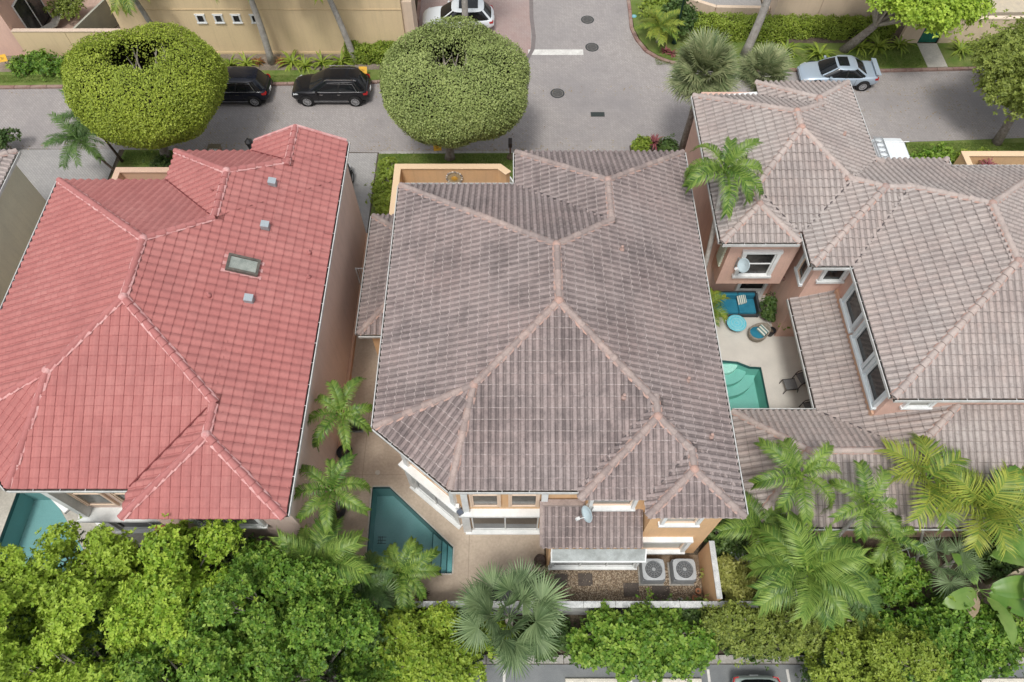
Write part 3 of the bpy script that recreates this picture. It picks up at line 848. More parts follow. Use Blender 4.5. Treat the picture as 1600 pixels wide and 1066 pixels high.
# ------------------------------------------------------------------ the apricot house in the middle
GW, GC = 0.258, 0.402
hc = thing('house', 'two storey apricot house under a weathered grey pink hip roof', 'house', (1.4, 15.0, 0))
c_main = Block([(-2.12, 8.15), (7.82, 8.15), (7.82, 22.1), (-4.93, 22.1), (-4.93, 10.47)], [0.434, 0.424, 0.482, 0.395, 0.47])
c_ne = rblock(0.21, 7.82, 15.5, 24.13, None, 0.424, 0.50, 0.43)
c_b2 = rblock(2.32, 7.82, 7.80, 13.5, 0.47, 0.424, None, 0.435)
c_b3 = rblock(4.58, 7.82, 7.18, 10.5, 0.50, 0.424, None, 0.44)
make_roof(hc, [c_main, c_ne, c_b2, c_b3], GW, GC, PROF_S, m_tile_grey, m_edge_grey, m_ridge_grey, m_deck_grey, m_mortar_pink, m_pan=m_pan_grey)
gutter(hc, [(-4.93, 22.1), (-4.93, 10.47)], 1, 6.4)
gutter(hc, [(-4.93, 10.47), (-2.12, 8.15)], 1, 6.4)
gutter(hc, [(-2.12, 8.15), (2.32, 8.15)], 1, 6.4)
gutter(hc, [(7.82, 24.13), (7.82, 7.25)], -1, 6.4)
gutter(hc, [(-4.93, 22.1), (0.21, 22.1)], -1, 6.4)
gutter(hc, [(0.21, 24.13), (0.21, 22.1)], 1, 6.4)
cw_main = [(-1.9, 8.6), (2.75, 8.6), (2.75, 8.22), (4.98, 8.22), (4.98, 7.58), (7.55, 7.58), (7.55, 23.7), (0.62, 23.7), (0.62, 21.7), (-4.5, 21.7), (-4.5, 10.75)]
walls(hc, [(cw_main, 0.0, 6.27)], m_wall_ctr)
fascia_soffit(hc, [(-2.1, 8.18), (2.35, 8.18), (2.35, 7.84), (4.6, 7.84), (4.6, 7.22), (7.8, 7.22), (7.8, 24.1), (0.24, 24.1), (0.24, 22.07), (-4.9, 22.07), (-4.9, 10.5)], 6.42, m_white)
# rear windows: framed double-storey bay of the living room, upper pair over sliding doors
def rear_bay(house, p, n, w, wallmat, fm, upper_glass, proud=0.16):
    """two storeys of windows in one big surround: upper pair, white transom, sliding doors below"""
    n = Vector((n[0], n[1], 0)).normalized(); s = Vector((-n.y, n.x, 0)); up = Vector((0, 0, 1)); P = Vector((p[0], p[1], 0))
    su = MB()
    for sd in (-1, 1): su.obox(P + s * sd * (w / 2 + 0.12) + up * 4.35 + n * proud / 2, s, n, up, 0.12, proud / 2, 1.60)
    su.obox(P + up * 6.02 + n * (proud / 2 + 0.01), s, n, up, w / 2 + 0.24, proud / 2 + 0.012, 0.075)
    o = su.build('upper_surround', m_white, house)
    su = MB()
    su.obox(P + up * 2.68 + n * (proud / 2 + 0.08), s, n, up, w / 2 + 0.42, proud / 2 + 0.08, 0.075)
    su.obox(P + up * 1.3 + n * 0.08 - s * (w / 2 + 0.21), s, n, up, 0.16, 0.09, 1.3)
    su.obox(P + up * 1.3 + n * 0.05 + s * (w / 2 + 0.14), s, n, up, 0.10, 0.06, 1.3)
    su.obox(P + up * 0.04 + n * 0.12, s, n, up, w / 2 + 0.3, 0.14, 0.035)
    su.build('lower_surround', m_white, house)
    hw = w / 2
    for sd in (-1, 1):
        c = P + s * sd * (hw / 2 + 0.04)
        window(house, (c.x, c.y), n, hw - 0.34, 3.2, 5.8, 1, 2, trim=0.07, proud=0.09, glass=upper_glass, tmat=fm, fmat=fm, sill=False, head=False, mull=0.07)
    dmb = MB(); dw = w - 0.02
    for c in (-dw / 2 + 0.03, 0.0, dw / 2 - 0.03): dmb.obox(P + s * c + up * 1.3 + n * 0.05, s, n, up, 0.03, 0.03, 1.22)
    dmb.obox(P + up * 0.16 + n * 0.051, s, n, up, dw / 2, 0.032, 0.06); dmb.obox(P + up * 2.5 + n * 0.051, s, n, up, dw / 2, 0.032, 0.05)
    d = dmb.build('sliding_door', m_white, house)
    for sd in (-1, 1):
        c = P + s * sd * dw / 4 + up * 1.33 + n * (0.03 + 0.01 * (sd > 0)); hx = dw / 4 - 0.02
        MB().add([c - s * hx - up * 1.12, c + s * hx - up * 1.12, c + s * hx + up * 1.12, c - s * hx + up * 1.12], [(0, 1, 2, 3)]).build('pane', m_glass, d)
rear_bay(hc, (-0.28, 8.6), (0, -1), 2.75, m_wall_ctr, m_frame_peach, m_grey_glass)
chd = Vector((-1.9 + 4.5, 8.6 - 10.75)).normalized(); chn = (chd.y, -chd.x)
rear_bay(hc, (-3.2, 9.675), chn, 2.3, m_wall_ctr, m_frame_peach, m_grey_glass)
window(hc, (3.62, 8.22), (0, -1), 1.45, 4.55, 5.75, 1, 2, trim=0.12, proud=0.22, glass=m_grey_glass, fmat=m_frame_peach)
window(hc, (6.05, 7.58), (0, -1), 1.15, 4.5, 5.6, 1, 2, trim=0.13, proud=0.16, glass=m_blind, fmat=m_frame_peach)
window(hc, (5.95, 7.58), (0, -1), 1.75, 0.85, 2.3, 1, 1, trim=0.15, proud=0.20, glass=m_blind, fmat=m_frame_peach)
# single-storey kitchen bay with its own tiled lean-to roof and white awning
walls(hc, [(rect(1.42, 4.95, 7.02, 8.59), 0, 2.98)], m_wall_ctr)
c_shed = rblock(1.12, 4.92, 7.06, 8.45, 0.66, None, None, None, 3.05)
make_roof(hc, [c_shed], GW, GC, PROF_S, m_tile_grey, m_edge_grey, m_ridge_grey, m_deck_grey, m_mortar_pink, m_pan=m_pan_grey, limit=0)
sh = MB(); sh.bar((1.1, 7.12, 3.14), (1.1, 8.5, 4.05), 0.12, 0.14); sh.bar((1.15, 8.42, 4.02), (4.9, 8.42, 4.02), 0.24, 0.16); sh.bar((1.05, 7.1, 3.0), (4.95, 7.1, 3.0), 0.1, 0.1)
sh.build('verge_cap', m_ridge_grey, hc)
window(hc, (3.30, 7.02), (0, -1), 3.35, 0.28, 2.25, 3, 1, trim=0.10, proud=0.14, glass=m_grey_glass, mull=0.07)
aw = MB()
for k in range(26):
    v = k / 25.0; h = 0.016 * (1 if k % 2 else -1)
    aw.v += [(1.52, 7.0 - 0.36 * v, 2.92 - 0.46 * v + h), (5.05, 7.0 - 0.36 * v, 2.92 - 0.46 * v + h)]
for k in range(25): aw.f.append((2 * k, 2 * k + 2, 2 * k + 3, 2 * k + 1)); aw.a.append(0)
awo = aw.build('awning', plain('corrugated_white', (0.52, 0.55, 0.54), (0.38, 0.40, 0.39), 3, 0.6, fine=0.12), hc)
fr = MB(); fr.bar((1.5, 6.63, 2.44), (5.07, 6.63, 2.44), 0.05, 0.10); fr.bar((1.5, 7.0, 2.92), (1.5, 6.62, 2.45), 0.05, 0.06); fr.bar((5.07, 7.0, 2.92), (5.07, 6.62, 2.45), 0.05, 0.06)
fr.build('awning_frame', m_white, awo)
# long low roof along the west side
c_low = rblock(-6.78, -3.9, 16.35, 23.1, 0.42, None, 0.42, 0.42, 3.2)
make_roof(hc, [c_low], GW, GC, PROF_S, m_tile_grey, m_edge_grey, m_ridge_grey, m_deck_grey, m_mortar_pink, m_pan=m_pan_grey, limit=0)
walls(hc, [(rect(-6.4, -4.51, 16.75, 22.7), 0, 3.09)], m_wall_ctr)
gutter(hc, [(-6.78, 23.1), (-6.78, 16.35)], 1, 3.2)
gutter(hc, [(-6.78, 16.35), (-5.0, 16.35)], 1, 3.2)
# plumbing vents and a cap on the roof
def roof_z(blocks, x, y): return max(b.z(x, y) for b in blocks)
CB = [c_main, c_ne, c_b2, c_b3]
for x, y in ((4.3, 17.3), (6.4, 12.0), (3.9, 11.0), (7.0, 9.9)):
    z = roof_z(CB, x, y)
    v = MB().lathe([(0.10, -0.02), (0.09, 0.10), (0.055, 0.12), (0.05, 0.24), (0.06, 0.25), (0.045, 0.26)], (x, y, z + 0.03), 12).build('vent_pipe', m_mortar_pink, hc, smooth=True)
# dish, flood light, downpipe
def dish(name, label, at, face, r, foot):
    t = thing(name, label, 'satellite dish', foot)
    f = Vector(face).normalized(); a = f.cross(Vector((0, 0, 1))).normalized(); b = a.cross(f)
    P = Vector(at); d = MB(); n = 24; rings = 5
    for ring in range(rings + 1):
        rr = r * ring / rings
        for k in range(n):
            th = 2 * math.pi * k / n
            d.v.append(tuple(P + a * math.cos(th) * rr + b * math.sin(th) * rr * 1.1 + f * (0.16 * r * (rr / r) ** 2 * 2)))
    for ring in range(rings):
        for k in range(n): d.f.append((ring * n + k, ring * n + (k + 1) % n, (ring + 1) * n + (k + 1) % n, (ring + 1) * n + k)); d.a.append(0)
    o = d.build('reflector', m_dish, t, smooth=True); so = o.modifiers.new('s', 'SOLIDIFY'); so.thickness = 0.012
    arm = MB(); tip = P + f * r * 1.35 - b * r * 0.55
    arm.tube([P - b * r * 1.0, tip - b * 0.05, tip], [0.018, 0.018, 0.018], 6); arm.obox(tip, f, a, b, 0.07, 0.05, 0.05)
    arm.build('feed_arm', m_white, t)
    MB().tube([Vector(foot), Vector(foot) + Vector((0, 0, max(0.15, P.z - foot[2] - 0.1))), P - f * 0.03], 0.025, 7).build('mast', m_grey_metal, t)
    return t
dish('satellite_dish', 'pale satellite dish above the lean-to roof of the apricot house', (2.78, 7.80, 4.75), (-0.85, -0.40, 0.30), 0.31, (2.95, 8.05, 3.72))
fl = thing('flood_light', 'small twin flood light on the slanting rear wall', 'light', (-2.15, 8.72, 2.8))
MB().obox((-2.12, 8.62, 2.95), (1, 0, 0), (0, 1, 0), (0, 0, 1), 0.07, 0.08, 0.12).build('box', m_white, fl)
MB().obox((-2.02, 8.42, 2.88), (0.8, 0.6, 0), (-0.6, 0.8, 0), (0, 0, 1), 0.10, 0.10, 0.09).build('lamp', plain('lamp_grey', (0.10, 0.12, 0.16), None, 1, 0.4), fl)

# front courtyard of the apricot house
cy = thing('courtyard_wall', 'apricot courtyard wall with pale coping in front of the middle house', 'wall', (-3.3, 27.4, 0))
MB().prism([(-6.22, 22.5), (-5.98, 22.5), (-5.98, 27.33), (-0.75, 27.33), (-0.3, 26.9), (-0.12, 27.05), (-0.62, 27.57), (-6.22, 27.57)], 0, 2.12).build('wall', m_wall_ctr, cy)
MB().prism([(-6.28, 22.45), (-5.92, 22.45), (-5.92, 27.27), (-0.78, 27.27), (-0.33, 26.84), (-0.04, 27.08), (-0.6, 27.63), (-6.28, 27.63)], 2.123, 2.2).build('coping', plain('coping_cream', (0.74, 0.55, 0.36), None, 1, 0.85), cy, bevel=0.02)
cyf = struct('courtyard_floor', MB().sheet(rect(-5.97, 0.3, 22.5, 27.3), 0.094), m_slab)
gt = thing('railing_gate', 'white barred gate at the corner of the apricot courtyard', 'gate', (0.1, 26.4, 0))
ga, gb = Vector((-0.1, 26.85, 0)), Vector((0.35, 25.9, 0))
gm = MB(); gm.bar(ga + Vector((0, 0, 2.0)), gb + Vector((0, 0, 2.0)), 0.06, 0.06); gm.bar(ga + Vector((0, 0, 0.25)), gb + Vector((0, 0, 0.25)), 0.05, 0.05)
gm.build('rail', m_white, gt)
for k in range(9):
    p = ga.lerp(gb, k / 8)
    MB().bar(p + Vector((0, 0, 0.15)), p + Vector((0, 0, 1.98)), 0.03, 0.03).build('bar', m_white, gt)
pq = thing('mosaic_plaque', 'round mosaic sun plaque ringed with pebbles on the courtyard wall', 'plaque', (-3.12, 27.31, 1.5))
dk = MB(); dk.v = []; n = 28
for r_, y_ in ((0.0, 0.05), (0.40, 0.045), (0.44, 0.0)):
    for k in range(n): dk.v.append((-3.12 + r_ * math.cos(2 * math.pi * k / n), 27.325 - y_, 1.5 + r_ * math.sin(2 * math.pi * k / n)))
for rr_ in range(2):
    for k in range(n): dk.f.append((rr_ * n + k, rr_ * n + (k + 1) % n, (rr_ + 1) * n + (k + 1) % n, (rr_ + 1) * n + k)); dk.a.append(0)
dk.build('disc', plain('mosaic_base', (0.55, 0.42, 0.24), (0.36, 0.30, 0.22), 14, 0.7, fine=0.3), pq)
for k in range(18):
    th = 2 * math.pi * k / 18
    MB().lathe([(0.0, -0.03), (0.055, -0.01), (0.06, 0.02), (0.03, 0.05), (0.0, 0.055)], (-3.12 + 0.42 * math.cos(th), 27.27, 1.5 + 0.42 * math.sin(th)), 8).build('pebble', plain('pebble_' + 'abc'[k % 3], [(0.42, 0.36, 0.30), (0.22, 0.20, 0.19), (0.55, 0.50, 0.44)][k % 3], None, 1, 0.7), pq, smooth=True)
su = MB()
for k in range(12):
    th = 2 * math.pi * k / 12
    su.add([(-3.12 + 0.14 * math.cos(th - 0.2), 27.262, 1.45 + 0.14 * math.sin(th - 0.2)), (-3.12 + 0.14 * math.cos(th + 0.2), 27.262, 1.45 + 0.14 * math.sin(th + 0.2)), (-3.12 + 0.27 * math.cos(th), 27.265, 1.45 + 0.27 * math.sin(th))], [(0, 1, 2)])
su.lathe([(0.15, 0.0), (0.13, 0.02), (0.0, 0.03)], (0, 0, 0), 16)
for q in range(len(su.v) - 48, len(su.v)):
    x, y, z = su.v[q]; su.v[q] = (-3.12 + x, 27.262 - z, 1.45 + y)
su.build('sun_relief', plain('mosaic_yellow', (0.66, 0.40, 0.06), (0.55, 0.28, 0.06), 12, 0.6), pq)

# ------------------------------------------------------------------ the red roofed house on the left
hr = thing('house', 'two storey rose beige house under a bright red tiled roof', 'house', (-13.9, 15.0, 0))
RW, RC = 0.340, 0.355
r_main = Block([(-17.35, 8.2), (-7.68, 8.2), (-7.68, 22.4), (-20.2, 22.4), (-20.2, 10.55)], [0.424, 0.42, 0.48, 0.41, 0.45])
r_mid = rblock(-15.43, -7.68, 15.5, 24.2, None, 0.42, 0.60, 0.50)
r_gab = rblock(-11.95, -7.68, 18.0, 24.85, None, 0.42, None, 0.42)
r_se = rblock(-13.15, -7.68, 7.15, 13.5, 0.46, 0.42, None, 0.42)
RB = [r_main, r_mid, r_gab, r_se]
make_roof(hr, RB, RW, RC, PROF_ONE, m_tile_red, m_edge_red, m_ridge_red, m_deck_red, m_mortar_white, drop=0.024, lip=0.022, side=True)
# mortared verge along the gable
for xa, xb in ((-11.95, -9.815), (-7.68, -9.815)):
    za, zb = 6.4, 6.4 + 0.42 * 2.135
    MB().bar((xa, 24.86, za + 0.05), (xb, 24.86, zb + 0.05), 0.12, 0.12).build('verge_mortar', m_mortar_white, hr)
gutter(hr, [(-7.68, 24.8), (-7.68, 7.2)], -1, 6.4)
gutter(hr, [(-20.2, 22.4), (-20.2, 10.55)], 1, 6.4)
gutter(hr, [(-17.35, 8.2), (-13.15, 8.2)], 1, 6.4)
gutter(hr, [(-20.2, 10.55), (-17.35, 8.2)], 1, 6.4)
rw_main = [(-17.1, 8.65), (-12.75, 8.65), (-12.75, 7.55), (-7.8, 7.55), (-7.8, 24.4), (-11.55, 24.4), (-11.55, 23.8), (-15.0, 23.8), (-15.0, 22.0), (-19.8, 22.0), (-19.8, 10.8)]
walls(hr, [(rw_main, 0, 6.27)], m_wall_red)
walls(hr, [([(-11.9, 24.41), (-7.75, 24.41), (-9.815, 24.41)], 6.2, 6.3)], m_wall_red, 'gable_wall')
fascia_soffit(hr, [(-17.33, 8.23), (-13.12, 8.23), (-13.12, 7.18), (-7.71, 7.18), (-7.71, 24.8), (-11.9, 24.8), (-11.9, 24.15), (-15.4, 24.15), (-15.4, 22.37), (-20.17, 22.37), (-20.17, 10.57)], 6.42, m_white)
MB().box(-7.79, -7.66, 7.56, 24.39, 0, 0.35).build('plinth', m_wall_peach, hr)
rear_bay(hr, (-15.0, 8.65), (0, -1), 2.9, m_wall_red, m_frame_peach, m_grey_glass, proud=0.4)
rchd = Vector((-17.1 + 19.8, 8.65 - 10.8)).normalized()
rear_bay(hr, (-18.45, 9.725), (rchd.y, -rchd.x), 2.3, m_wall_red, m_frame_peach, m_grey_glass, proud=0.25)
window(hr, (-10.2, 7.55), (0, -1), 2.2, 4.3, 5.7, 2, 1, glass=m_grey_glass)
MB().box(-13.0, -12.1, 6.9, 7.5, 0, 4.3).build('red_pier', plain('dark_red_tile_face', (0.23, 0.06, 0.045), (0.30, 0.09, 0.06), 3, 0.7), hr)
# roof vents, skylight, pipes on the red roof
for x, y in ((-10.17, 21.2), (-10.07, 18.87), (-10.05, 15.26)):
    z = roof_z(RB, x, y) + 0.05
    v = MB(); v.add([(x - 0.17, y - 0.15, z - 0.05), (x + 0.17, y - 0.15, z - 0.12), (x + 0.17, y + 0.15, z - 0.12), (x - 0.17, y + 0.15, z - 0.05),
                     (x - 0.15, y - 0.14, z + 0.22), (x + 0.16, y - 0.14, z + 0.14), (x + 0.16, y + 0.14, z + 0.14), (x - 0.15, y + 0.14, z + 0.22)],
                    [(0, 3, 2, 1), (4, 5, 6, 7), (0, 1, 5, 4), (1, 2, 6, 5), (2, 3, 7, 6), (3, 0, 4, 7)])
    vo = v.build('roof_vent', m_grey_metal, hr, bevel=0.03)
    MB().obox((x + 0.02, y, z + 0.195), (0.97, 0, -0.25), (0, 1, 0), (0.25, 0, 0.97), 0.16, 0.16, 0.015).build('hood', plain('vent_hood_grey', (0.42, 0.47, 0.49), None, 2, 0.45, 0.5, 0.3), vo)
sx, sy = -10.5, 16.75
z = roof_z(RB, sx, sy) + 0.10
U = Vector((1, 0, -0.42)).normalized(); W = Vector((0.42, 0, 1)).normalized(); V = Vector((0, 1, 0)); cS = Vector((sx, sy, z))
k = MB()
for sd in (-1, 1):
    k.obox(cS + V * sd * 0.33, U, V, W, 0.60, 0.05, 0.09); k.obox(cS + U * sd * 0.55, U, V, W, 0.05, 0.278, 0.088)
so = k.build('skylight', plain('skylight_frame', (0.085, 0.08, 0.07), (0.14, 0.12, 0.10), 5, 0.6), hr)
MB().obox(cS + W * 0.045, U, V, W, 0.51, 0.265, 0.012).build('pane', plain('skylight_glass', (0.20, 0.225, 0.20), (0.34, 0.36, 0.32), 2.2, 0.12, 0.5), so)
MB().obox(cS - W * 0.07, U, V, W, 0.75, 0.5, 0.02).build('flashing', m_mortar_white, so)
for x, y in ((-8.35, 18.1), (-8.2, 16.9), (-11.35, 15.1), (-12.4, 20.3)):
    z = roof_z(RB, x, y)
    MB().lathe([(0.10, -0.02), (0.08, 0.10), (0.05, 0.12), (0.045, 0.22), (0.03, 0.225)], (x, y, z + 0.03), 12).build('vent_pipe', m_ridge_red, hr, smooth=True)
rc = thing('courtyard_wall', 'low peach courtyard wall behind the red roof by the leaning palms', 'wall', (-19, 27.2, 0))
MB().prism([(-21.1, 22.6), (-20.9, 22.6), (-20.9, 27.1), (-15.5, 27.1), (-15.5, 27.34), (-21.1, 27.34)], 0, 2.1).build('wall', m_wall_peach, rc)
MB().prism([(-21.16, 22.55), (-20.84, 22.55), (-20.84, 27.04), (-15.45, 27.04), (-15.45, 27.4), (-21.16, 27.4)], 2.103, 2.18).build('coping', plain('coping_rose', (0.66, 0.46, 0.35), None, 1, 0.85), rc, bevel=0.02)
struct('courtyard_floor', MB().sheet(rect(-20.89, -11.6, 22.45, 27.1), 0.006), m_slab)

# neighbour at the far left: corner of a tiled roof over an olive cream wall
hl = thing('house', 'pale olive cream house at the left edge with a beige tiled eave', 'house', (-28, 18, 0))
l_main = rblock(-34, -22.78, 8.0, 24.2, 0.42, 0.42, 0.42, 0.42)
make_roof(hl, [l_main], GW, GC, PROF_S, m_tile_right, m_edge_right, m_ridge_right, m_deck_grey, m_mortar_pink, lip=0.022, m_pan=m_pan_right, limit=0)
gutter(hl, [(-22.78, 24.2), (-22.78, 8.0)], -1, 6.4)
walls(hl, [(rect(-33.6, -23.1, 8.4, 24.0), 0, 6.27)], m_wall_olive)
fascia_soffit(hl, rect(-33.9, -22.82, 8.1, 24.15), 6.42, m_white)
MB().box(-23.09, -23.0, 8.41, 23.99, 2.9, 3.06).build('string_course', plain('yellow_band', (0.60, 0.55, 0.28), None, 1, 0.8), hl)

# ------------------------------------------------------------------ the salmon house on the right
he = thing('house', 'salmon house with a beige grey tiled roof round a pool terrace', 'house', (16, 18, 0))
e_a = rblock(8.85, 16.55, 19.5, 27.95, 0.36, 0.42, 0.55, 0.42)
e_nb = rblock(12.06, 16.55, 22, 28.9, None, 0.42, 0.42, 0.42)
e_bay = rblock(8.87, 12.12, 18.92, 23, 0.46, 0.42, None, 0.42)
e_b = rblock(12.42, 19.5, 17.7, 23.6, 0.35, None, 0.43, 0.34)
e_gab = rblock(16.58, 19.79, 18.5, 23.68, None, 0.42, 0.35, 0.42)
e_c = rblock(14.1, 24.1, 11.65, 23.2, 0.45, 0.42, 0.52, 0.42)
EB = [e_a, e_nb, e_bay, e_b, e_gab, e_c]
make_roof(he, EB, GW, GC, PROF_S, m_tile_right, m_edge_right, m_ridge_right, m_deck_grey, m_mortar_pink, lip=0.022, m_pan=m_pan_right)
e_w = rblock(12.68, 15.0, 12.0, 18.2, None, None, None, 0.40, 3.2)
e_w2 = rblock(12.68, 34, 7.8, 12.0, 0.44, None, None, 0.40, 3.2)
e_s = rblock(9.15, 17.5, 7.801, 12.55, 0.44, None, 0.52, 0.50, 3.2)
EL = [e_w, e_w2, e_s]
make_roof(he, EL, GW, GC, PROF_S, m_tile_right, m_edge_right, m_ridge_right, m_deck_grey, m_mortar_pink, lip=0.022, m_pan=m_pan_right, limit=0, ridge_skip=lambda p: p.y > 12.5)
gutter(he, [(8.87, 27.95), (8.87, 18.92)], 1, 6.4)
gutter(he, [(8.87, 18.92), (12.12, 18.92)], 1, 6.4)
gutter(he, [(12.42, 19.4), (12.42, 17.7), (14.1, 17.7)], 1, 6.4)
gutter(he, [(14.1, 17.7), (14.1, 11.65), (24.1, 11.65)], 1, 6.4)
gutter(he, [(16.55, 28.9), (16.55, 23.7)], -1, 6.4)
gutter(he, [(19.79, 23.7), (19.79, 23.2), (24.1, 23.2)], -1, 6.4)
gutter(he, [(12.68, 18.2), (12.68, 12.55)], 1, 3.2)
gutter(he, [(9.15, 12.55), (12.68, 12.55)], -1, 3.2)
gutter(he, [(9.15, 7.8), (30, 7.8)], 1, 3.2)
ew = [(9.3, 20.6), (12.95, 20.6), (12.95, 18.15), (14.46, 18.15), (14.46, 12.0), (23.7, 12.0), (23.7, 22.8), (16.15, 22.8), (16.15, 28.4), (9.3, 28.4)]
walls(he, [(ew, 0, 6.27)], m_wall_right)
# walls of the bay and of the overhanging upper storey
walls(he, [(rect(9.55, 12.55, 19.38, 20.58), 2.75, 6.26)], m_wall_right)
walls(he, [(rect(9.6, 34, 8.25, 11.9), 0, 3.1)], m_wall_right)
fascia_soffit(he, [(8.9, 18.95), (12.1, 18.95), (12.1, 19.6), (12.45, 19.6), (12.45, 17.73), (14.13, 17.73), (14.13, 11.68), (24.07, 11.68), (24.07, 23.17), (16.52, 23.17), (16.52, 28.87), (8.9, 27.9)], 6.42, m_white)
fascia_soffit(he, rect(12.72, 17, 12.5, 18.15), 3.22, m_white); fascia_soffit(he, rect(9.2, 34, 7.83, 12.45), 3.215, m_white)
MB().box(14.36, 14.455, 12.01, 18.1, 3.9, 4.16).build('flashing', m_wall_peach, he)
# windows
window(he, (11.0, 19.38), (0, -1), 1.35, 3.55, 5.15, 1, 2, trim=0.17, proud=0.14)
for y in (16.55, 14.7, 12.98): window(he, (14.46, y), (-1, 0), 1.32, 4.42, 5.72, 1, 1, trim=0.16, proud=0.16, tmat=m_trim)
window(he, (12.95, 18.85), (-1, 0), 0.62, 4.1, 5.5, 1, 1, trim=0.16, proud=0.12, tmat=m_trim, fmat=m_frame_peach)
window(he, (13.85, 18.15), (0, -1), 0.85, 4.8, 5.6, 1, 1, trim=0.14, proud=0.12)
window(he, (15.7, 12.0), (0, -1), 0.9, 5.0, 5.75, 1, 1, trim=0.12, proud=0.12, glass=m_blind)
lv = MB()
for k in range(9): lv.obox((9.52, 19.98, 3.75 + k * 0.17), (0, 1, 0), (1, 0, 0), (0, 0, 1), 0.32, 0.05, 0.05)
lv.build('louvre', plain('mint_louvre', (0.62, 0.68, 0.55), None, 1, 0.7), he)
dz = MB()
for sd in (-1, 1): dz.box(11.95 + sd * 0.66 - 0.08, 11.95 + sd * 0.66 + 0.08, 20.44, 20.595, 0.02, 2.2)
dz.box(11.3, 12.7, 20.42, 20.594, 2.1, 2.24); dz.box(11.37, 12.53, 20.5, 20.59, 0.02, 0.7)
dd = dz.build('terrace_door', m_white, he)
MB().box(11.38, 12.52, 20.53, 20.58, 0.71, 2.09).build('pane', m_glass, dd)
MB().box(11.42, 12.94, 19.75, 20.59, 2.45, 2.62).build('door_canopy', m_brown, he, bevel=0.015)
EBZ = EB
for x, y in ((10.9, 26.0), (15.1, 24.6), (14.4, 21.7)):
    z = roof_z(EB, x, y)
    MB().lathe([(0.10, -0.02), (0.08, 0.10), (0.05, 0.12), (0.045, 0.20), (0.03, 0.205)], (x, y, z + 0.03), 12).build('vent_pipe', m_mortar_pink, he, smooth=True)
dish('satellite_dish', 'blue grey satellite dish in front of the salmon bay window', (10.2, 18.8, 4.95), (-0.80, -0.42, 0.42), 0.31, (10.05, 19.3, 4.1))

# courtyard wall at the right edge of the street front
rw = thing('courtyard_wall', 'low cream courtyard wall with red plants at the right edge', 'wall', (26, 28.6, 0))
MB().prism([(24.6, 23.4), (24.8, 23.4), (24.8, 28.5), (34, 28.5), (34, 28.75), (24.6, 28.75)], 0, 1.9).build('wall', m_wall_ctr, rw)
MB().prism([(24.55, 23.35), (24.87, 23.35), (24.87, 28.44), (34, 28.44), (34, 28.81), (24.55, 28.81)], 1.903, 1.97).build('coping', plain('coping_cream', (0.74, 0.55, 0.36), None, 1, 0.85), rw, bevel=0.02)

# ------------------------------------------------------------------ houses and walls across the street
hn = thing('house', 'long cream yellow house wall with four small windows across the street', 'house', (-15, 42, 0))
MB().box(-24.4, -6.75, 39.45, 52, 0, 6.0).build('wall', m_wall_yellow, hn)
g = MB(); g.box(-24.42, -6.73, 39.42, 39.449, 3.18, 3.24); g.box(-24.43, -6.72, 39.40, 39.449, 0.0, 0.22); g.build('string_course', plain('yellow_course', (0.62, 0.48, 0.29), None, 1, 0.9), hn)
MB().box(-24.9, -6.3, 39.0, 52.4, 6.0, 6.15).build('eave', m_white, hn)
make_roof(hn, [rblock(-25.1, -6.1, 38.8, 52.6, 0.4, 0.4, 0.4, 0.4, 6.2)], GW, GC, PROF_S, m_tile_right, m_edge_right, m_ridge_right, m_deck_grey, m_mortar_pink, lip=0.022, m_pan=m_pan_right, limit=0)
for x in (-19.15, -18.05, -16.95, -15.8): window(hn, (x, 39.45), (0, -1), 0.42, 2.35, 2.85, 1, 1, trim=0.07, proud=0.05, mull=0.03)
pi = MB(); pi.box(-6.74, -6.1, 39.6, 41.2, 0, 3.6); pi.build('entrance_pier', m_wall_beige, hn)

gw = thing('garden_wall', 'cream yellow garden wall in front of the patio at upper left', 'wall', (-28, 39.35, 0))
MB().box(-31.2, -27.92, 39.2, 39.44, 0, 1.85).build('wall', m_wall_yellow, gw)
MB().box(-27.90, -24.41, 39.21, 39.44, 0, 1.85).build('wall', m_wall_yellow, gw)
MB().box(-31.2, -24.41, 39.17, 39.47, 1.853, 1.9).build('coping', plain('coping_rosy', (0.60, 0.48, 0.38), None, 1, 0.85), gw)
dv = thing('dividing_wall', 'grey green dividing wall between the two patios at upper left', 'wall', (-26.8, 42, 0))
MB().add([(-27.6, 39.45, 0), (-27.45, 39.45, 0), (-25.2, 46, 0), (-25.35, 46, 0), (-27.6, 39.45, 1.8), (-27.45, 39.45, 1.8), (-25.2, 46, 1.8), (-25.35, 46, 1.8)],
         [(0, 3, 2, 1), (4, 5, 6, 7), (0, 1, 5, 4), (1, 2, 6, 5), (2, 3, 7, 6), (3, 0, 4, 7)]).build('wall', plain('grey_green_render', (0.40, 0.40, 0.32), (0.33, 0.33, 0.28), 1, 0.9), dv)
struct('patio', MB().sheet(rect(-31, -27.5, 39.5, 50), 0.005), plain('rosy_patio', (0.52, 0.37, 0.30), (0.44, 0.32, 0.26), 2, 0.9))
hs_ = thing('house', 'salmon house corner with dark sliding doors at the top left', 'house', (-34, 44, 0))
MB().box(-44, -31.2, 39.25, 55, 0, 4.6).build('wall', m_wall_right, hs_)
n_roof = rblock(-44.5, -30.6, 38.9, 55, 0.42, 0.42, 0.42, None, 4.7)
make_roof(hs_, [n_roof], GW, GC, PROF_S, m_tile_right, m_edge_right, m_ridge_right, m_deck_grey, m_mortar_pink, lip=0.022, m_pan=m_pan_right, limit=0)
gutter(hs_, [(-44.5, 38.9), (-30.6, 38.9), (-30.6, 55)], 1, 4.7)
sd_ = MB()
for y in (40.6, 42.0, 43.4): sd_.box(-31.19, -31.12, y - 0.03, y + 0.03, 0.02, 2.6)
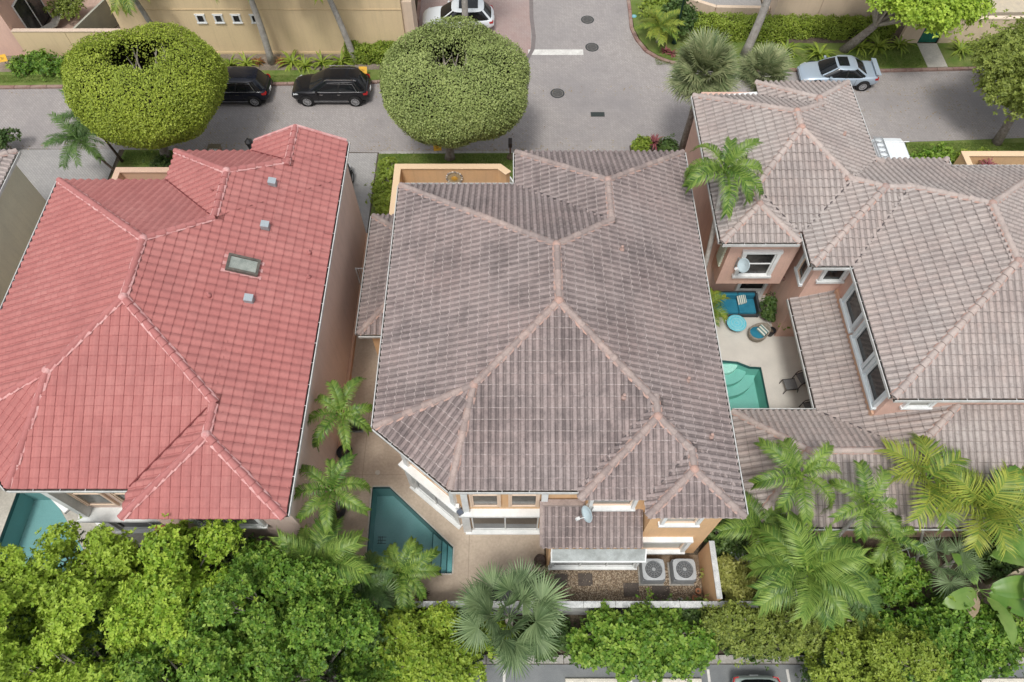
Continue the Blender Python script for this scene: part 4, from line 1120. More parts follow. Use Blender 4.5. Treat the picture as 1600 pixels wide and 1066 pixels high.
sd_.box(-31.19, -31.12, 40.55, 43.45, 2.6, 2.68)
sdo = sd_.build('sliding_door', m_white, hs_)
for y in (41.3, 42.7): MB().box(-31.19, -31.15, y - 0.66, y + 0.66, 0.05, 2.6).build('pane', m_glass, sdo)
struct('green_mat', MB().sheet([(-29.3, 40.6), (-28.4, 40.6), (-27.6, 43.4), (-28.5, 43.4)], 0.012), plain('artificial_turf', (0.07, 0.24, 0.03), None, 1, 0.9, fine=0.2))

hb = thing('house', 'beige house wall behind the hedge at upper right', 'house', (20, 45, 0))
MB().box(17.2, 25.2, 42.4, 52, 0, 5.5).build('wall', m_wall_beige, hb)
MB().box(16.9, 25.5, 42.0, 52.4, 5.5, 5.65).build('eave', m_white, hb)
make_roof(hb, [rblock(16.7, 25.7, 41.8, 52.6, 0.4, 0.4, 0.4, 0.4, 5.7)], GW, GC, PROF_S, m_tile_right, m_edge_right, m_ridge_right, m_deck_grey, m_mortar_pink, lip=0.022, m_pan=m_pan_right, limit=0)
g = MB(); g.box(20.1, 20.16, 42.38, 42.399, 0.0, 5.4); g.build('joint', plain('joint_beige', (0.5, 0.38, 0.28), None, 1, 0.9), hb)
gw2 = thing('garden_wall', 'beige garden wall with a green gate at upper right', 'wall', (28, 40.6, 0))
MB().box(25.25, 26.48, 40.52, 40.76, 0, 1.8).build('wall', m_wall_beige, gw2)
MB().box(27.80, 60, 40.52, 40.76, 0, 1.8).build('wall', m_wall_beige, gw2)
MB().box(27.80, 60, 40.49, 40.79, 1.803, 1.87).build('coping', plain('coping_pale', (0.74, 0.62, 0.50), None, 1, 0.85), gw2)
gg = thing('garden_gate', 'dark green garden gate in the beige wall', 'gate', (27.14, 40.62, 0))
gm = MB()
for x in (26.52, 27.76): gm.box(x - 0.035, x + 0.035, 40.58, 40.70, 0.02, 1.9)
gm.box(26.52, 27.76, 40.60, 40.68, 1.82, 1.88); gm.build('gate_frame', m_black, gg)
for k in range(9): MB().box(26.565 + k * 0.129, 26.565 + k * 0.129 + 0.119, 40.615 + 0.006 * (k % 2), 40.66 + 0.006 * (k % 2), 0.06, 1.82).build('board', plain('green_gate_paint', (0.018, 0.13, 0.09), (0.03, 0.17, 0.12), 5, 0.6), gg)
hb2 = thing('house', 'beige building with a tiled ledge at the top right corner', 'house', (32, 46, 0))
MB().box(27.9, 60, 44.0, 56, 0, 5.2).build('wall', m_wall_beige, hb2)
MB().box(27.9, 60, 41.9, 43.99, 0, 1.35).build('ledge', plain('ledge_stone', (0.52, 0.47, 0.36), (0.44, 0.40, 0.33), 3, 0.8), hb2)
pw = thing('planter_wall', 'low cream planter wall round the grey court at top right', 'wall', (14, 43.6, 0))
pts_ = [(11.3, 47), (11.3, 44.6), (13.6, 43.35), (17.15, 43.25)]
k = MB()
for (xa, ya), (xb, yb) in zip(pts_[:-1], pts_[1:]): k.bar((xa, ya, 0.4), (xb, yb, 0.4), 0.28, 0.8)
k.build('wall', m_wall_beige, pw)
struct('driveway', MB().sheet(rect(11.5, 17.1, 44.2, 60), 0.006), m_drive)

# ------------------------------------------------------------------ vegetation builders
def unit(a): return a / np.maximum(np.linalg.norm(a, axis=-1, keepdims=True), 1e-9)

def leaves_mesh(name, P, D, Nn, L, W, rnd, fold=0.25, droop=0.1):
    """diamond leaves: P base points, D axis, Nn up normal, L length, W half width"""
    n = len(P)
    D = unit(D); S = unit(np.cross(D, Nn)); U = np.cross(S, D)
    L = np.broadcast_to(np.asarray(L, float), (n,))[:, None]; W = np.broadcast_to(np.asarray(W, float), (n,))[:, None]
    b = P; mid = P + D * L * 0.45
    l = mid + S * W + U * W * fold; r = mid - S * W + U * W * fold
    t = P + D * L - U * L * droop
    V = np.stack([b, r, t, l], 1).reshape(-1, 3)
    i = np.arange(n)[:, None] * 4
    F = np.concatenate([i + np.array([0, 1, 2]), i + np.array([0, 2, 3])], 1).reshape(-1, 3)
    return np_mesh(name, V, F, np.repeat(rnd, 2))

def rand_dirs(n):
    v = rng.normal(size=(n, 3)); return unit(v)

def sprigs(P, Nn, k, L, W, spread=0.8):
    """turn sprig centres into k leaves each, fanned round the sprig's normal"""
    n = len(P)
    Nn = unit(Nn); a = unit(np.cross(Nn, rand_dirs(n))); b = np.cross(Nn, a)
    ang = (np.arange(k) / k * 2 * np.pi)[None, :] + rng.random((n, 1)) * 6.28 + rng.normal(0, 0.25, (n, k))
    el = rng.uniform(0.0, 0.75, (n, k))
    D = (np.cos(ang)[..., None] * a[:, None] + np.sin(ang)[..., None] * b[:, None]) * np.cos(el)[..., None] * spread + Nn[:, None] * np.sin(el)[..., None]
    PP = np.repeat(P, k, 0) + rng.normal(0, L * 0.15, (n * k, 3))
    NN = np.repeat(Nn, k, 0) + rng.normal(0, 0.25, (n * k, 3))
    r = np.clip(np.repeat(rng.random(n), k) * 0.7 + rng.random(n * k) * 0.3, 0, 1)
    s = rng.uniform(0.7, 1.15, n * k)
    return PP, D.reshape(-1, 3), NN, s * L, s * W, r

def limb(mb, p, q, r0, r1, sag=0.12, n=5):
    p, q = Vector(p), Vector(q); pts = []
    off = Vector((random.uniform(-1, 1), random.uniform(-1, 1), random.uniform(-0.2, 0.6))) * (q - p).length * sag
    for i in range(n):
        t = i / (n - 1); pts.append(p.lerp(q, t) + off * math.sin(math.pi * t))
    mb.tube(pts, [r0 + (r1 - r0) * i / (n - 1) for i in range(n)], 6, cap=False)

def topiary(name, label, foot, cen, rx, ry, zb, zt, hole, hole_r, mat, n=42000, seed=1, leaf=0.17, hole_depth=1.7):
    """clipped drum-shaped crown with a worn hole in its top that shows bare limbs"""
    t = thing(name, label, 'tree', foot)
    cx, cy_ = cen; zc = (zb + zt) / 2; hz = (zt - zb) / 2
    ph = rng.random(6) * 6.28
    def radial(d):
        az = np.arctan2(d[:, 1], d[:, 0]); el = np.arcsin(np.clip(d[:, 2], -1, 1))
        return 1 + 0.035 * np.sin(3 * az + ph[0]) + 0.03 * np.sin(5 * az + ph[1] + 2 * el) + 0.02 * np.sin(9 * az + ph[2]) * np.cos(4 * el + ph[3])
    def surf(d):
        e = 3.9
        s = (np.abs(d[:, 0]) ** e + np.abs(d[:, 1]) ** e * 1.0 + np.abs(d[:, 2]) ** e) ** (-1 / e)
        e2 = np.sqrt(d[:, 0] ** 2 + d[:, 1] ** 2)
        s2 = (e2 ** e + np.abs(d[:, 2]) ** e) ** (-1 / e)
        p = d * (s2 * radial(d))[:, None]
        # taper the lower half a little
        tp = np.where(p[:, 2] < 0, 1 - 0.34 * np.abs(p[:, 2]) ** 1.3, 1 - 0.05 * np.abs(p[:, 2]) ** 2)
        return p * np.stack([tp, tp, np.ones(len(p))], 1)
    d = rand_dirs(n)
    p = surf(d)
    eps = 0.01
    nn = unit(np.stack([p[:, 0], p[:, 1], p[:, 2] * (rx / hz) * 0.9], 1) ** 1.0)
    dep = rng.random(n) ** 2 * 0.14
    bump = 0.012 * np.sin(p[:, 0] * 23 + ph[4]) * np.sin(p[:, 1] * 21 + ph[5]) * np.sin(p[:, 2] * 19)
    p = p * (1 - dep + bump + rng.normal(0, 0.009, n) + (rng.random(n) < 0.03) * rng.random(n) * 0.035)[:, None]
    Wd = p * np.array([rx, ry, hz]) + np.array([cx, cy_, zc])
    hr_ = np.hypot((Wd[:, 0] - hole[0]) / hole_r[0], (Wd[:, 1] - hole[1]) / hole_r[1])
    wob = 1.05 + 0.13 * np.sin(np.arctan2(Wd[:, 1] - hole[1], Wd[:, 0] - hole[0]) * 4 + ph[1]) + rng.normal(0, 0.09, n)
    keep = ~((hr_ < wob) & (Wd[:, 2] > zc))
    Wd, nn = Wd[keep], nn[keep]
    m = len(Wd)
    # leaves lining the inside of the hole
    k = 1500
    th = rng.random(k) * 6.28; dz = rng.random(k) ** 1.3
    lin = np.stack([hole[0] + np.cos(th) * hole_r[0] * (1.05 + 0.22 * dz), hole[1] + np.sin(th) * hole_r[1] * (1.05 + 0.22 * dz), zt - 0.15 - dz * hole_depth], 1) + rng.normal(0, 0.1, (k, 3))
    ln = np.stack([-np.cos(th), -np.sin(th), 0.6 + 0 * th], 1)
    P = np.concatenate([Wd, lin]); N0 = np.concatenate([nn, ln])
    D = np.cross(N0, rand_dirs(len(P))) + N0 * rng.uniform(0.1, 0.7, len(P))[:, None] + np.array([0, 0, 0.1])
    NN = N0 + rand_dirs(len(P)) * 0.4 + np.array([0, 0, 0.25])
    off = Vector(foot)
    P = P - np.array(off)
    s = rng.uniform(0.7, 1.2, len(P))
    patch = 0.5 + 0.5 * np.sin(P[:, 0] * 1.3 + ph[0]) * np.sin(P[:, 1] * 1.1 + ph[1])
    r = np.clip(rng.random(len(P)) * 0.75 + 0.25 * patch, 0, 1)
    link('crown', leaves_mesh('crown', P, D, NN, s * leaf, s * leaf * 0.30, r), mat, t)
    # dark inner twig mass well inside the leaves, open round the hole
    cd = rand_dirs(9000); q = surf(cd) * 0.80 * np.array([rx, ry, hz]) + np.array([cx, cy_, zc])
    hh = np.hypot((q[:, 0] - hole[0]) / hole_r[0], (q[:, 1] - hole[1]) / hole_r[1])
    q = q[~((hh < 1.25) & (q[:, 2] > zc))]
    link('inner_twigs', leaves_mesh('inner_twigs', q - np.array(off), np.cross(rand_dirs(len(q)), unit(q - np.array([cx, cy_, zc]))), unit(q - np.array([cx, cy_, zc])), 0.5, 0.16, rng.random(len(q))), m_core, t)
    tr = MB(); F0 = Vector(foot); top = Vector((hole[0] * 0.6 + foot[0] * 0.4, hole[1] * 0.6 + foot[1] * 0.4, zb + 0.9))
    tr.tube([F0 + Vector((0, 0, -0.05)), F0 + Vector((0.02, 0, 0.3)), F0.lerp(top, 0.5), top], [0.34, 0.25, 0.21, 0.2], 9)
    tr.build('trunk', m_bark, t, smooth=True)
    lb = MB()
    for i in range(11):
        a = 2 * math.pi * i / 11 + random.random() * 0.5
        e = Vector((hole[0] + math.cos(a) * hole_r[0] * random.uniform(0.9, 1.35), hole[1] + math.sin(a) * hole_r[1] * random.uniform(0.9, 1.35), zt - random.uniform(0.35, 1.1)))
        mid = top.lerp(e, 0.6) + Vector((0, 0, -0.25))
        limb(lb, top, mid, 0.10, 0.06, 0.08); limb(lb, mid, e, 0.06, 0.022, 0.1)
        for q_ in range(2): limb(lb, mid.lerp(e, 0.4), e + Vector((random.uniform(-.5, .5), random.uniform(-.5, .5), random.uniform(-.3, .2))), 0.03, 0.012, 0.15)
    lb.build('limbs', plain('pale_limb', (0.42, 0.38, 0.32), (0.30, 0.27, 0.22), 6, 0.9), t, smooth=True)
    return t

def broadleaf(name, label, foot, clumps, mat, cat='tree', group=None, dens=85, k=6, L=0.17, W=0.045, bark=None, trunk_r=0.16, inner=0.35, up=0.55, twig=True, under=None):
    """tree or shrub: crown of leafy sprigs spread through uneven clumps, trunk and limbs visible in the gaps"""
    t = thing(name, label, cat, foot, group=group)
    Ps, Ns = [], []
    for (x, y, z, r) in clumps:
        m = int(dens * r * r * 4)
        d = rand_dirs(m); d[:, 2] = np.abs(d[:, 2]) * 1.0 - 0.35 * (rng.random(m) < 0.45)
        d = unit(d)
        az = np.arctan2(d[:, 1], d[:, 0]); ph = rng.random(3) * 6.28
        lump = 1 + 0.18 * np.sin(3 * az + ph[0]) * np.cos(2.5 * d[:, 2] + ph[1]) + 0.12 * np.sin(6 * az + ph[2])
        rad = r * lump * (1 - inner * rng.random(m) ** 2 + (rng.random(m) < 0.14) * rng.random(m) * 0.75) * np.array([1, 1, 0.8])[None].repeat(m, 0).T
        Ps.append(np.array([x, y, z]) + d * rad.T); Ns.append(unit(d + np.array([0, 0, up])))
    P = np.concatenate(Ps); Nn = np.concatenate(Ns)
    P = P[P[:, 2] > 0.12] if True else P
    Nn = np.concatenate(Ns)[np.concatenate(Ps)[:, 2] > 0.12]
    off = np.array(foot)
    a = sprigs(P - off, Nn, k, L, W)
    link('crown', leaves_mesh('crown', *a), mat, t)
    if under:                                                # lower foliage in a darker leaf: shade painted below the bright clumps
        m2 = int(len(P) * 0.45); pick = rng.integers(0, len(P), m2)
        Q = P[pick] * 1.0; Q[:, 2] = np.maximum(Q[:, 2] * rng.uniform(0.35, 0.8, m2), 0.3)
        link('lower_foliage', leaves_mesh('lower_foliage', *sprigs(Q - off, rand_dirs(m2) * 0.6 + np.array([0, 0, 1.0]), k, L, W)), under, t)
    tr = MB(); F0 = Vector(foot); c = Vector((np.mean([q[0] for q in clumps]), np.mean([q[1] for q in clumps]), np.mean([q[2] for q in clumps])))
    top = F0.lerp(c, 0.45)
    tr.tube([F0 + Vector((0, 0, -0.05)), F0.lerp(top, 0.5) + Vector((0.05, 0.03, 0)), top], [trunk_r * 1.25, trunk_r, trunk_r * 0.8], 8)
    tr.build('trunk', bark or m_bark, t, smooth=True)
    if twig:
        lb = MB()
        for (x, y, z, r) in clumps:
            e = Vector((x, y, z + r * 0.35))
            limb(lb, top, e, trunk_r * 0.5, 0.025, 0.1)
            for q in range(3): limb(lb, top.lerp(e, 0.65), e + Vector((random.uniform(-r, r) * .7, random.uniform(-r, r) * .7, random.uniform(0, .5) * r)), 0.022, 0.008, 0.1, 4)
        lb.build('limbs', plain('pale_limb', (0.42, 0.38, 0.32), (0.30, 0.27, 0.22), 6, 0.9), t, smooth=True)
    return t

def blob(cx, cy, z, rx, ry, rz, n, r, seed):
    """scatter n clumps of radius about r through an ellipsoid's upper part"""
    rs = random.Random(seed); out = []
    while len(out) < n:
        a, b, c = rs.uniform(-1, 1), rs.uniform(-1, 1), rs.uniform(-0.5, 1)
        if a * a + b * b + c * c > 1: continue
        out.append((cx + a * rx, cy + b * ry, z + c * rz, r * rs.uniform(0.7, 1.25)))
    return out

def frond_data(length, rise, bend, nl, ll, lw, rs, vee=0.5, hang=0.55, twist=0.0):
    """a feather frond along +X: arching rachis with two rows of leaflets; returns tri soup"""
    n = 14; pts = []; ang = rise; p = np.array([0.0, 0.0, 0.0])
    for i in range(n + 1):
        pts.append(p.copy()); ang -= bend / n * (0.5 + 1.0 * i / n)
        p = p + np.array([math.cos(ang), 0, math.sin(ang)]) * length / n
    pts = np.array(pts)
    V, F, A = [], [], []
    # rachis strip
    for i in range(n):
        w0, w1 = 0.028 * (1 - i / n) + 0.005, 0.028 * (1 - (i + 1) / n) + 0.005
        b = len(V)
        V += [pts[i] + (0, w0, 0), pts[i] + (0, -w0, 0), pts[i + 1] + (0, -w1, 0), pts[i + 1] + (0, w1, 0), pts[i] + (0, 0, -w0 * 1.5), pts[i + 1] + (0, 0, -w1 * 1.5)]
        F += [(b, b + 1, b + 2), (b, b + 2, b + 3), (b + 1, b + 4, b + 5), (b + 1, b + 5, b + 2), (b + 4, b, b + 3), (b + 4, b + 3, b + 5)]; A += [0.75] * 6
    for j in range(nl):
        t = 0.13 + 0.87 * (j + rs.random() * 0.5) / nl
        f = min(t * n, n - 0.001); i = int(f); q = pts[i] * (1 - (f - i)) + pts[i + 1] * (f - i)
        tan = unit(pts[i + 1] - pts[i]); nor = np.array([-tan[2], 0, tan[0]])
        sz = ll * (0.55 + 0.9 * math.sin(min(1, t * 1.1 + 0.12) * math.pi * 0.86)) * rs.uniform(0.85, 1.1)
        for sd in (-1, 1):
            fw = 0.35 + 0.75 * t + rs.uniform(-0.15, 0.15)
            d = unit(np.array([0, sd, 0]) + tan * fw + nor * (vee + rs.uniform(-0.25, 0.25)))
            d2 = unit(d + np.array([0, 0, -1.0]) * hang * rs.uniform(0.6, 1.5))
            s = unit(np.cross(d, nor)) * lw * (0.8 + 0.4 * rs.random())
            m = q + d * sz * 0.5; e = m + d2 * sz * 0.55
            b = len(V)
            V += [q - s * 0.6, q + s * 0.6, m + s, m - s, e]
            F += [(b, b + 1, b + 2), (b, b + 2, b + 3), (b + 3, b + 2, b + 4)]; a = rs.random(); A += [a, a, min(1, a * 0.7 + 0.3)]
    return np.array(V), np.array(F), np.array(A)

FRONDS = {}
def frond_mesh(kind, i):
    key = (kind, i)
    if key not in FRONDS:
        rs = random.Random(hash(kind) % 1000 + i * 7 if False else sum(map(ord, kind)) + i * 7)
        par = dict(arch=(1.0, 0.85, 2.3, 74, 0.19, 0.0085, 0.65, 1.7), tall=(1.0, 0.80, 2.4, 78, 0.19, 0.0075, 0.6, 1.7), loose=(1.0, 0.55, 1.0, 34, 0.20, 0.010, 0.25, 0.5),
                   big=(1.0, 0.50, 1.2, 84, 0.27, 0.0075, 0.4, 1.3), areca=(1.0, 0.85, 1.6, 40, 0.32, 0.0125, 0.5, 0.5))[kind]
        V, F, A = frond_data(par[0], par[1] + rs.uniform(-0.1, 0.1), par[2] * rs.uniform(0.85, 1.15), par[3], par[4], par[5], rs, par[6], par[7])
        FRONDS[key] = np_mesh('frond', V, F, A)
    return FRONDS[key]

def palm(name, label, foot, crown, kind, nf, size, mat, trunk_r=0.09, bark=None, tilt=(0.1, 0.75), group=None, start=0.0, trunk=True, shaft=None, elev=None):
    """feather palm: leaning ringed trunk, every frond a part of its own"""
    t = thing(name, label, 'palm tree', foot, group=group)
    F0, c = Vector(foot), Vector(crown)
    if trunk:
        k = MB(); pts = []; rad = []
        for i in range(9):
            u = i / 8; p = F0.lerp(c, u); bow = math.sin(math.pi * u) * 0.06 * (c - F0).length
            pts.append(p + Vector((bow * 0.4, -bow * 0.2, 0))); rad.append(trunk_r * (1.35 - 0.5 * u + (0.25 if i == 0 else 0)))
        k.tube(pts, rad, 9); k.build('trunk', bark or m_palmbark, t, smooth=True)
        if shaft:
            MB().tube([c - Vector((0, 0, 0.55)), c - Vector((0, 0, 0.25)), c + Vector((0, 0, 0.1))], [trunk_r * 0.95, trunk_r * 1.1, trunk_r * 0.5], 9).build('crownshaft', shaft, t, smooth=True)
    rs = random.Random(sum(map(ord, label)))
    for i in range(nf):
        key = frond_mesh(kind, rs.randrange(4))
        me = key.copy() if False else key
        o = bpy.data.objects.new('frond', me); C.objects.link(o); o.parent = t
        if len(me.materials) == 0: me.materials.append(None)
        o.material_slots[0].link = 'OBJECT'; o.material_slots[0].material = mat
        az = start + 2 * math.pi * i * 0.382 + rs.uniform(-0.2, 0.2) if nf > 9 else start + 2 * math.pi * i / nf + rs.uniform(-0.22, 0.22)
        el = rs.uniform(*tilt) * (1 - 0.9 * i / nf) + (elev or 0)
        s = size * rs.uniform(0.85, 1.12)
        m = Matrix.Translation(c - F0) @ Matrix.Rotation(az, 4, 'Z') @ Matrix.Rotation(-el + 0.25, 4, 'Y') @ Matrix.Rotation(rs.uniform(-0.35, 0.35), 4, 'X') @ Matrix.Scale(s, 4)
        o.matrix_basis = m
    return t

def fan_leaf_mesh(i, seg=30, span=5.0, pet=0.75, droop=0.35, w=0.028):
    key = ('fan', i, seg, span, pet)
    if key in FRONDS: return FRONDS[key]
    rs = random.Random(i * 13 + 5)
    V, F, A = [], [], []
    n = 6
    for j in range(n):
        x0, x1 = pet * j / n, pet * (j + 1) / n
        b = len(V); V += [(x0, 0.018, 0), (x0, -0.018, 0), (x1, -0.014, 0), (x1, 0.014, 0), (x0, 0, -0.02), (x1, 0, -0.02)]
        F += [(b, b + 1, b + 2), (b, b + 2, b + 3), (b + 1, b + 4, b + 5), (b + 1, b + 5, b + 2), (b + 4, b, b + 3), (b + 4, b + 3, b + 5)]; A += [0.9] * 6
    for j in range(seg):
        a = -span / 2 + span * (j + rs.uniform(-0.25, 0.25)) / (seg - 1)
        L = (0.92 - 0.18 * abs(a) / (span / 2)) * rs.uniform(0.88, 1.06)
        d = np.array([math.cos(a), math.sin(a), 0.16]); d /= np.linalg.norm(d)
        s = np.array([-math.sin(a), math.cos(a), 0])
        o = np.array([pet, 0, 0.0]); up = np.array([0, 0, 1.0])
        wj = w * rs.uniform(0.85, 1.15)
        m = o + d * L * 0.48; e1 = o + d * L * 0.8 - up * droop * 0.10 * rs.uniform(0.4, 1.4); e = o + d * L - up * droop * 0.32 * rs.uniform(0.3, 1.6)
        b = len(V)
        V += [o, m + s * wj + up * 0.012, m - up * 0.014, m - s * wj + up * 0.012, e1 + s * wj * 0.5, e1 - s * wj * 0.5, e]
        F += [(b, b + 2, b + 1), (b, b + 3, b + 2), (b + 1, b + 2, b + 4), (b + 2, b + 5, b + 4), (b + 2, b + 3, b + 5), (b + 4, b + 5, b + 6)]
        r = rs.random(); A += [r, r * 0.8, r, r, r * 0.8, min(1, r + 0.2)]
    FRONDS[key] = np_mesh('fan_leaf', np.array(V, dtype=float), np.array(F), np.array(A))
    return FRONDS[key]

def fan_palm(name, label, foot, crown, nl, size, mat, trunk_r=0.13, elev=(-0.35, 1.25), bark=None, seg=30, span=5.0, pet=0.75, seed=1, cat='palm tree', aim=None):
    t = thing(name, label, cat, foot)
    F0, c = Vector(foot), Vector(crown)
    if c.z - F0.z > 0.4:
        MB().tube([F0, F0.lerp(c, 0.5), c], [trunk_r * 1.3, trunk_r, trunk_r * 1.1], 9).build('trunk', bark or m_bark, t, smooth=True)
    rs = random.Random(seed)
    for i in range(nl):
        me = fan_leaf_mesh(rs.randrange(3), seg, span, pet)
        o = bpy.data.objects.new('fan_leaf', me); C.objects.link(o); o.parent = t
        if len(me.materials) == 0: me.materials.append(None)
        o.material_slots[0].link = 'OBJECT'; o.material_slots[0].material = mat
        az = i * 2.39996 + rs.uniform(-0.3, 0.3); u = (i + 0.5) / nl
        el = elev[1] + (elev[0] - elev[1]) * u ** 0.8 + rs.uniform(-0.15, 0.15)
        s = size * rs.uniform(0.82, 1.12)
        o.matrix_basis = Matrix.Translation(c - F0) @ Matrix.Rotation(az, 4, 'Z') @ Matrix.Rotation(-el, 4, 'Y') @ Matrix.Rotation(rs.uniform(-0.5, 0.5), 4, 'X') @ Matrix.Scale(s, 4)
    return t

STRAP = {}
def strap_mesh(i, n=26, L=0.8, w=0.035, up=0.9):
    key = (i, n, L, w, up)
    if key in STRAP: return STRAP[key]
    rs = random.Random(i * 31 + n)
    V, F, A = [], [], []
    for j in range(n):
        az = j * 2.39996 + rs.uniform(-0.3, 0.3); el = rs.uniform(0.25, 1.25) * up; l = L * rs.uniform(0.7, 1.15); ww = w * rs.uniform(0.8, 1.2)
        c, s = math.cos(az), math.sin(az); x = z = 0.0; pts = []
        for q in range(5):
            pts.append((x, z)); el -= 0.42 * rs.uniform(0.7, 1.3); x += math.cos(el + 0.4) * l / 4; z += math.sin(el + 0.4) * l / 4
        b = len(V); ws = (0.7, 1.0, 0.95, 0.65, 0.05)
        for (x, z), f in zip(pts, ws):
            V += [(x * c - s * ww * f, x * s + c * ww * f, z + 0.02), (x * c + s * ww * f, x * s - c * ww * f, z + 0.02)]
        a = rs.random()
        for q in range(4):
            F += [(b + 2 * q, b + 2 * q + 1, b + 2 * q + 3), (b + 2 * q, b + 2 * q + 3, b + 2 * q + 2)]; A += [a, a]
    STRAP[key] = np_mesh('leaves', np.array(V), np.array(F), np.array(A))
    return STRAP[key]

def strap_plant(name, label, at, size, mat, i=0, n=26, L=0.8, w=0.035, up=0.9, group=None, cat='plant', stem=0.0):
    t = thing(name, label, cat, at, group=group)
    me = strap_mesh(i, n, L, w, up)
    o = bpy.data.objects.new('leaves', me); C.objects.link(o); o.parent = t
    if len(me.materials) == 0: me.materials.append(None)
    o.material_slots[0].link = 'OBJECT'; o.material_slots[0].material = mat
    o.matrix_basis = Matrix.Translation((0, 0, stem)) @ Matrix.Rotation(random.random() * 6.28, 4, 'Z') @ Matrix.Scale(size, 4)
    MB().tube([(0, 0, -0.03), (0, 0, stem + 0.08 * size)], [0.035 * size + 0.01, 0.025 * size + 0.008], 6).build('stem', m_bark, t, local=True)
    return t

def banana(name, label, foot, z, leaves, mat):
    """big paddle leaves on stalks; each leaf a part"""
    t = thing(name, label, 'plant', foot)
    MB().tube([(0, 0, 0), (0.03, 0, z * 0.6), (0, 0, z)], [0.12, 0.10, 0.06], 8).build('stem', plain('green_stem', (0.22, 0.26, 0.12), (0.30, 0.26, 0.16), 3, 0.7), t, local=True, smooth=True)
    for (az, el, L, W, m_) in leaves:
        rs = random.Random(int(az * 100) + int(L * 31)); V, F, A = [], [], []; n = 16
        x = 0.0; zz = 0.0; e = el; px = []
        for i in range(n + 1):
            px.append((x, zz)); e -= 1.5 / n * (0.3 + i / n); x += math.cos(e) * L / n; zz += math.sin(e) * L / n
        for i in range(n + 1):
            u = i / n; w_ = 0.0 if u < 0.2 else W * math.sin(min(1, (u - 0.2) / 0.8 * 0.97 + 0.03) * math.pi) ** 0.55
            x, zz = px[i]; sg = 0.012 * (1 if i % 2 else -1)
            for f in (-1, -0.5, 0, 0.5, 1): V.append((x - abs(f) * 0.05, f * max(w_, 0.015), zz + (0.16 * abs(f) * w_ * 2 if True else 0) * (1 - abs(f) * 0.6) + (sg if abs(f) > 0.4 else 0)))
        for i in range(n):
            for q in range(4):
                if 4 < i < n - 1 and q in (0, 3) and rs.random() < 0.10: continue
                b = i * 5 + q
                F += [(b, b + 5, b + 6), (b, b + 6, b + 1)]; a = 0.42 + 0.10 * math.sin(i * 0.9 + az) + (0.12 if q in (1, 2) else 0); A += [a, a]
        o = link('leaf', np_mesh('leaf', np.array(V), np.array(F), np.clip(A, 0, 0.99), smooth=True), m_ or mat, t)
        o.matrix_basis = Matrix.Translation((0, 0, z - 0.05)) @ Matrix.Rotation(az, 4, 'Z') @ Matrix.Rotation(rs.uniform(-0.4, 0.4), 4, 'X')
    return t

def hedge(name, label, x0, x1, y0, y1, z, mat, n, leaf=0.12, tilt=0.0):
    t = thing(name, label, 'hedge', ((x0 + x1) / 2, (y0 + y1) / 2, 0))
    c = np.array([(x0 + x1) / 2, (y0 + y1) / 2, 0])
    P, Nn = [], []
    ax, ay = x1 - x0, y1 - y0
    for _ in range(1):
        areas = np.array([ax * ay, ax * z, ax * z, ay * z, ay * z]); cnt = (n * areas / areas.sum()).astype(int)
        for i, m in enumerate(cnt):
            u, v = rng.random(m), rng.random(m)
            if i == 0: p = np.stack([x0 + u * ax, y0 + v * ay, np.full(m, z)], 1); d = (0, 0, 1)
            elif i < 3: p = np.stack([x0 + u * ax, np.full(m, (y0, y1)[i - 1]), v * z], 1); d = (0, -1 if i == 1 else 1, 0.3)
            else: p = np.stack([np.full(m, (x0, x1)[i - 3]), y0 + v * ay, u * z], 1); d = (-1 if i == 3 else 1, 0, 0.3)
            lump = 0.13 * np.sin(p[:, 0] * 2.7 + 1) * np.sin(p[:, 1] * 3.1 + p[:, 2] * 2) + 0.06 * np.sin(p[:, 0] * 7.3)
            p = p + np.array(d) * (lump - rng.random(m) ** 2 * 0.22)[:, None]
            p[:, 1] += (p[:, 0] - c[0]) * tilt
            P.append(p); Nn.append(np.tile(np.array(d, float), (m, 1)))
    P = np.concatenate(P) - c; Nn = np.concatenate(Nn) + rand_dirs(len(P)) * 0.4
    s = rng.uniform(0.7, 1.25, len(P))
    link('foliage', leaves_mesh('foliage', P, rand_dirs(len(P)) + Nn * 0.6, Nn, s * leaf, s * leaf * 0.33, rng.random(len(P))), mat, t)
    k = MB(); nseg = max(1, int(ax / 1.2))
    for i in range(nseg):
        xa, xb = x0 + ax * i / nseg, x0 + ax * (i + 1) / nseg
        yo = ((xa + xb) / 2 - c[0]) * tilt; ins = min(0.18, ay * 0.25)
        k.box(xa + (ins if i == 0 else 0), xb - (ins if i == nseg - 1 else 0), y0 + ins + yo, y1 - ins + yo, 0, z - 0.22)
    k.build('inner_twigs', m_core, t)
    return t

def grass(name, label, polys, n, h=0.07):
    """short turf blades on a lawn"""
    P = []
    for (x0, x1, y0, y1, z) in polys:
        m = int(n * (x1 - x0) * (y1 - y0)); P.append(np.stack([rng.uniform(x0, x1, m), rng.uniform(y0, y1, m), np.full(m, z)], 1))
    P = np.concatenate(P); m = len(P)
    d = rand_dirs(m) * 0.7 + np.array([0, 0, 1]); a = rng.random(m) * 6.28
    s = np.stack([np.cos(a), np.sin(a), 0 * a], 1) * 0.012
    hh = h * rng.uniform(0.5, 1.3, m)[:, None]
    V = np.stack([P - s, P + s, P + unit(d) * hh], 1).reshape(-1, 3)
    o = link(name, np_mesh(name, V, np.arange(3 * m).reshape(-1, 3), rng.random(m)), m_grassblade)
    tag(o, label, 'grass', kind='stuff')
    return o

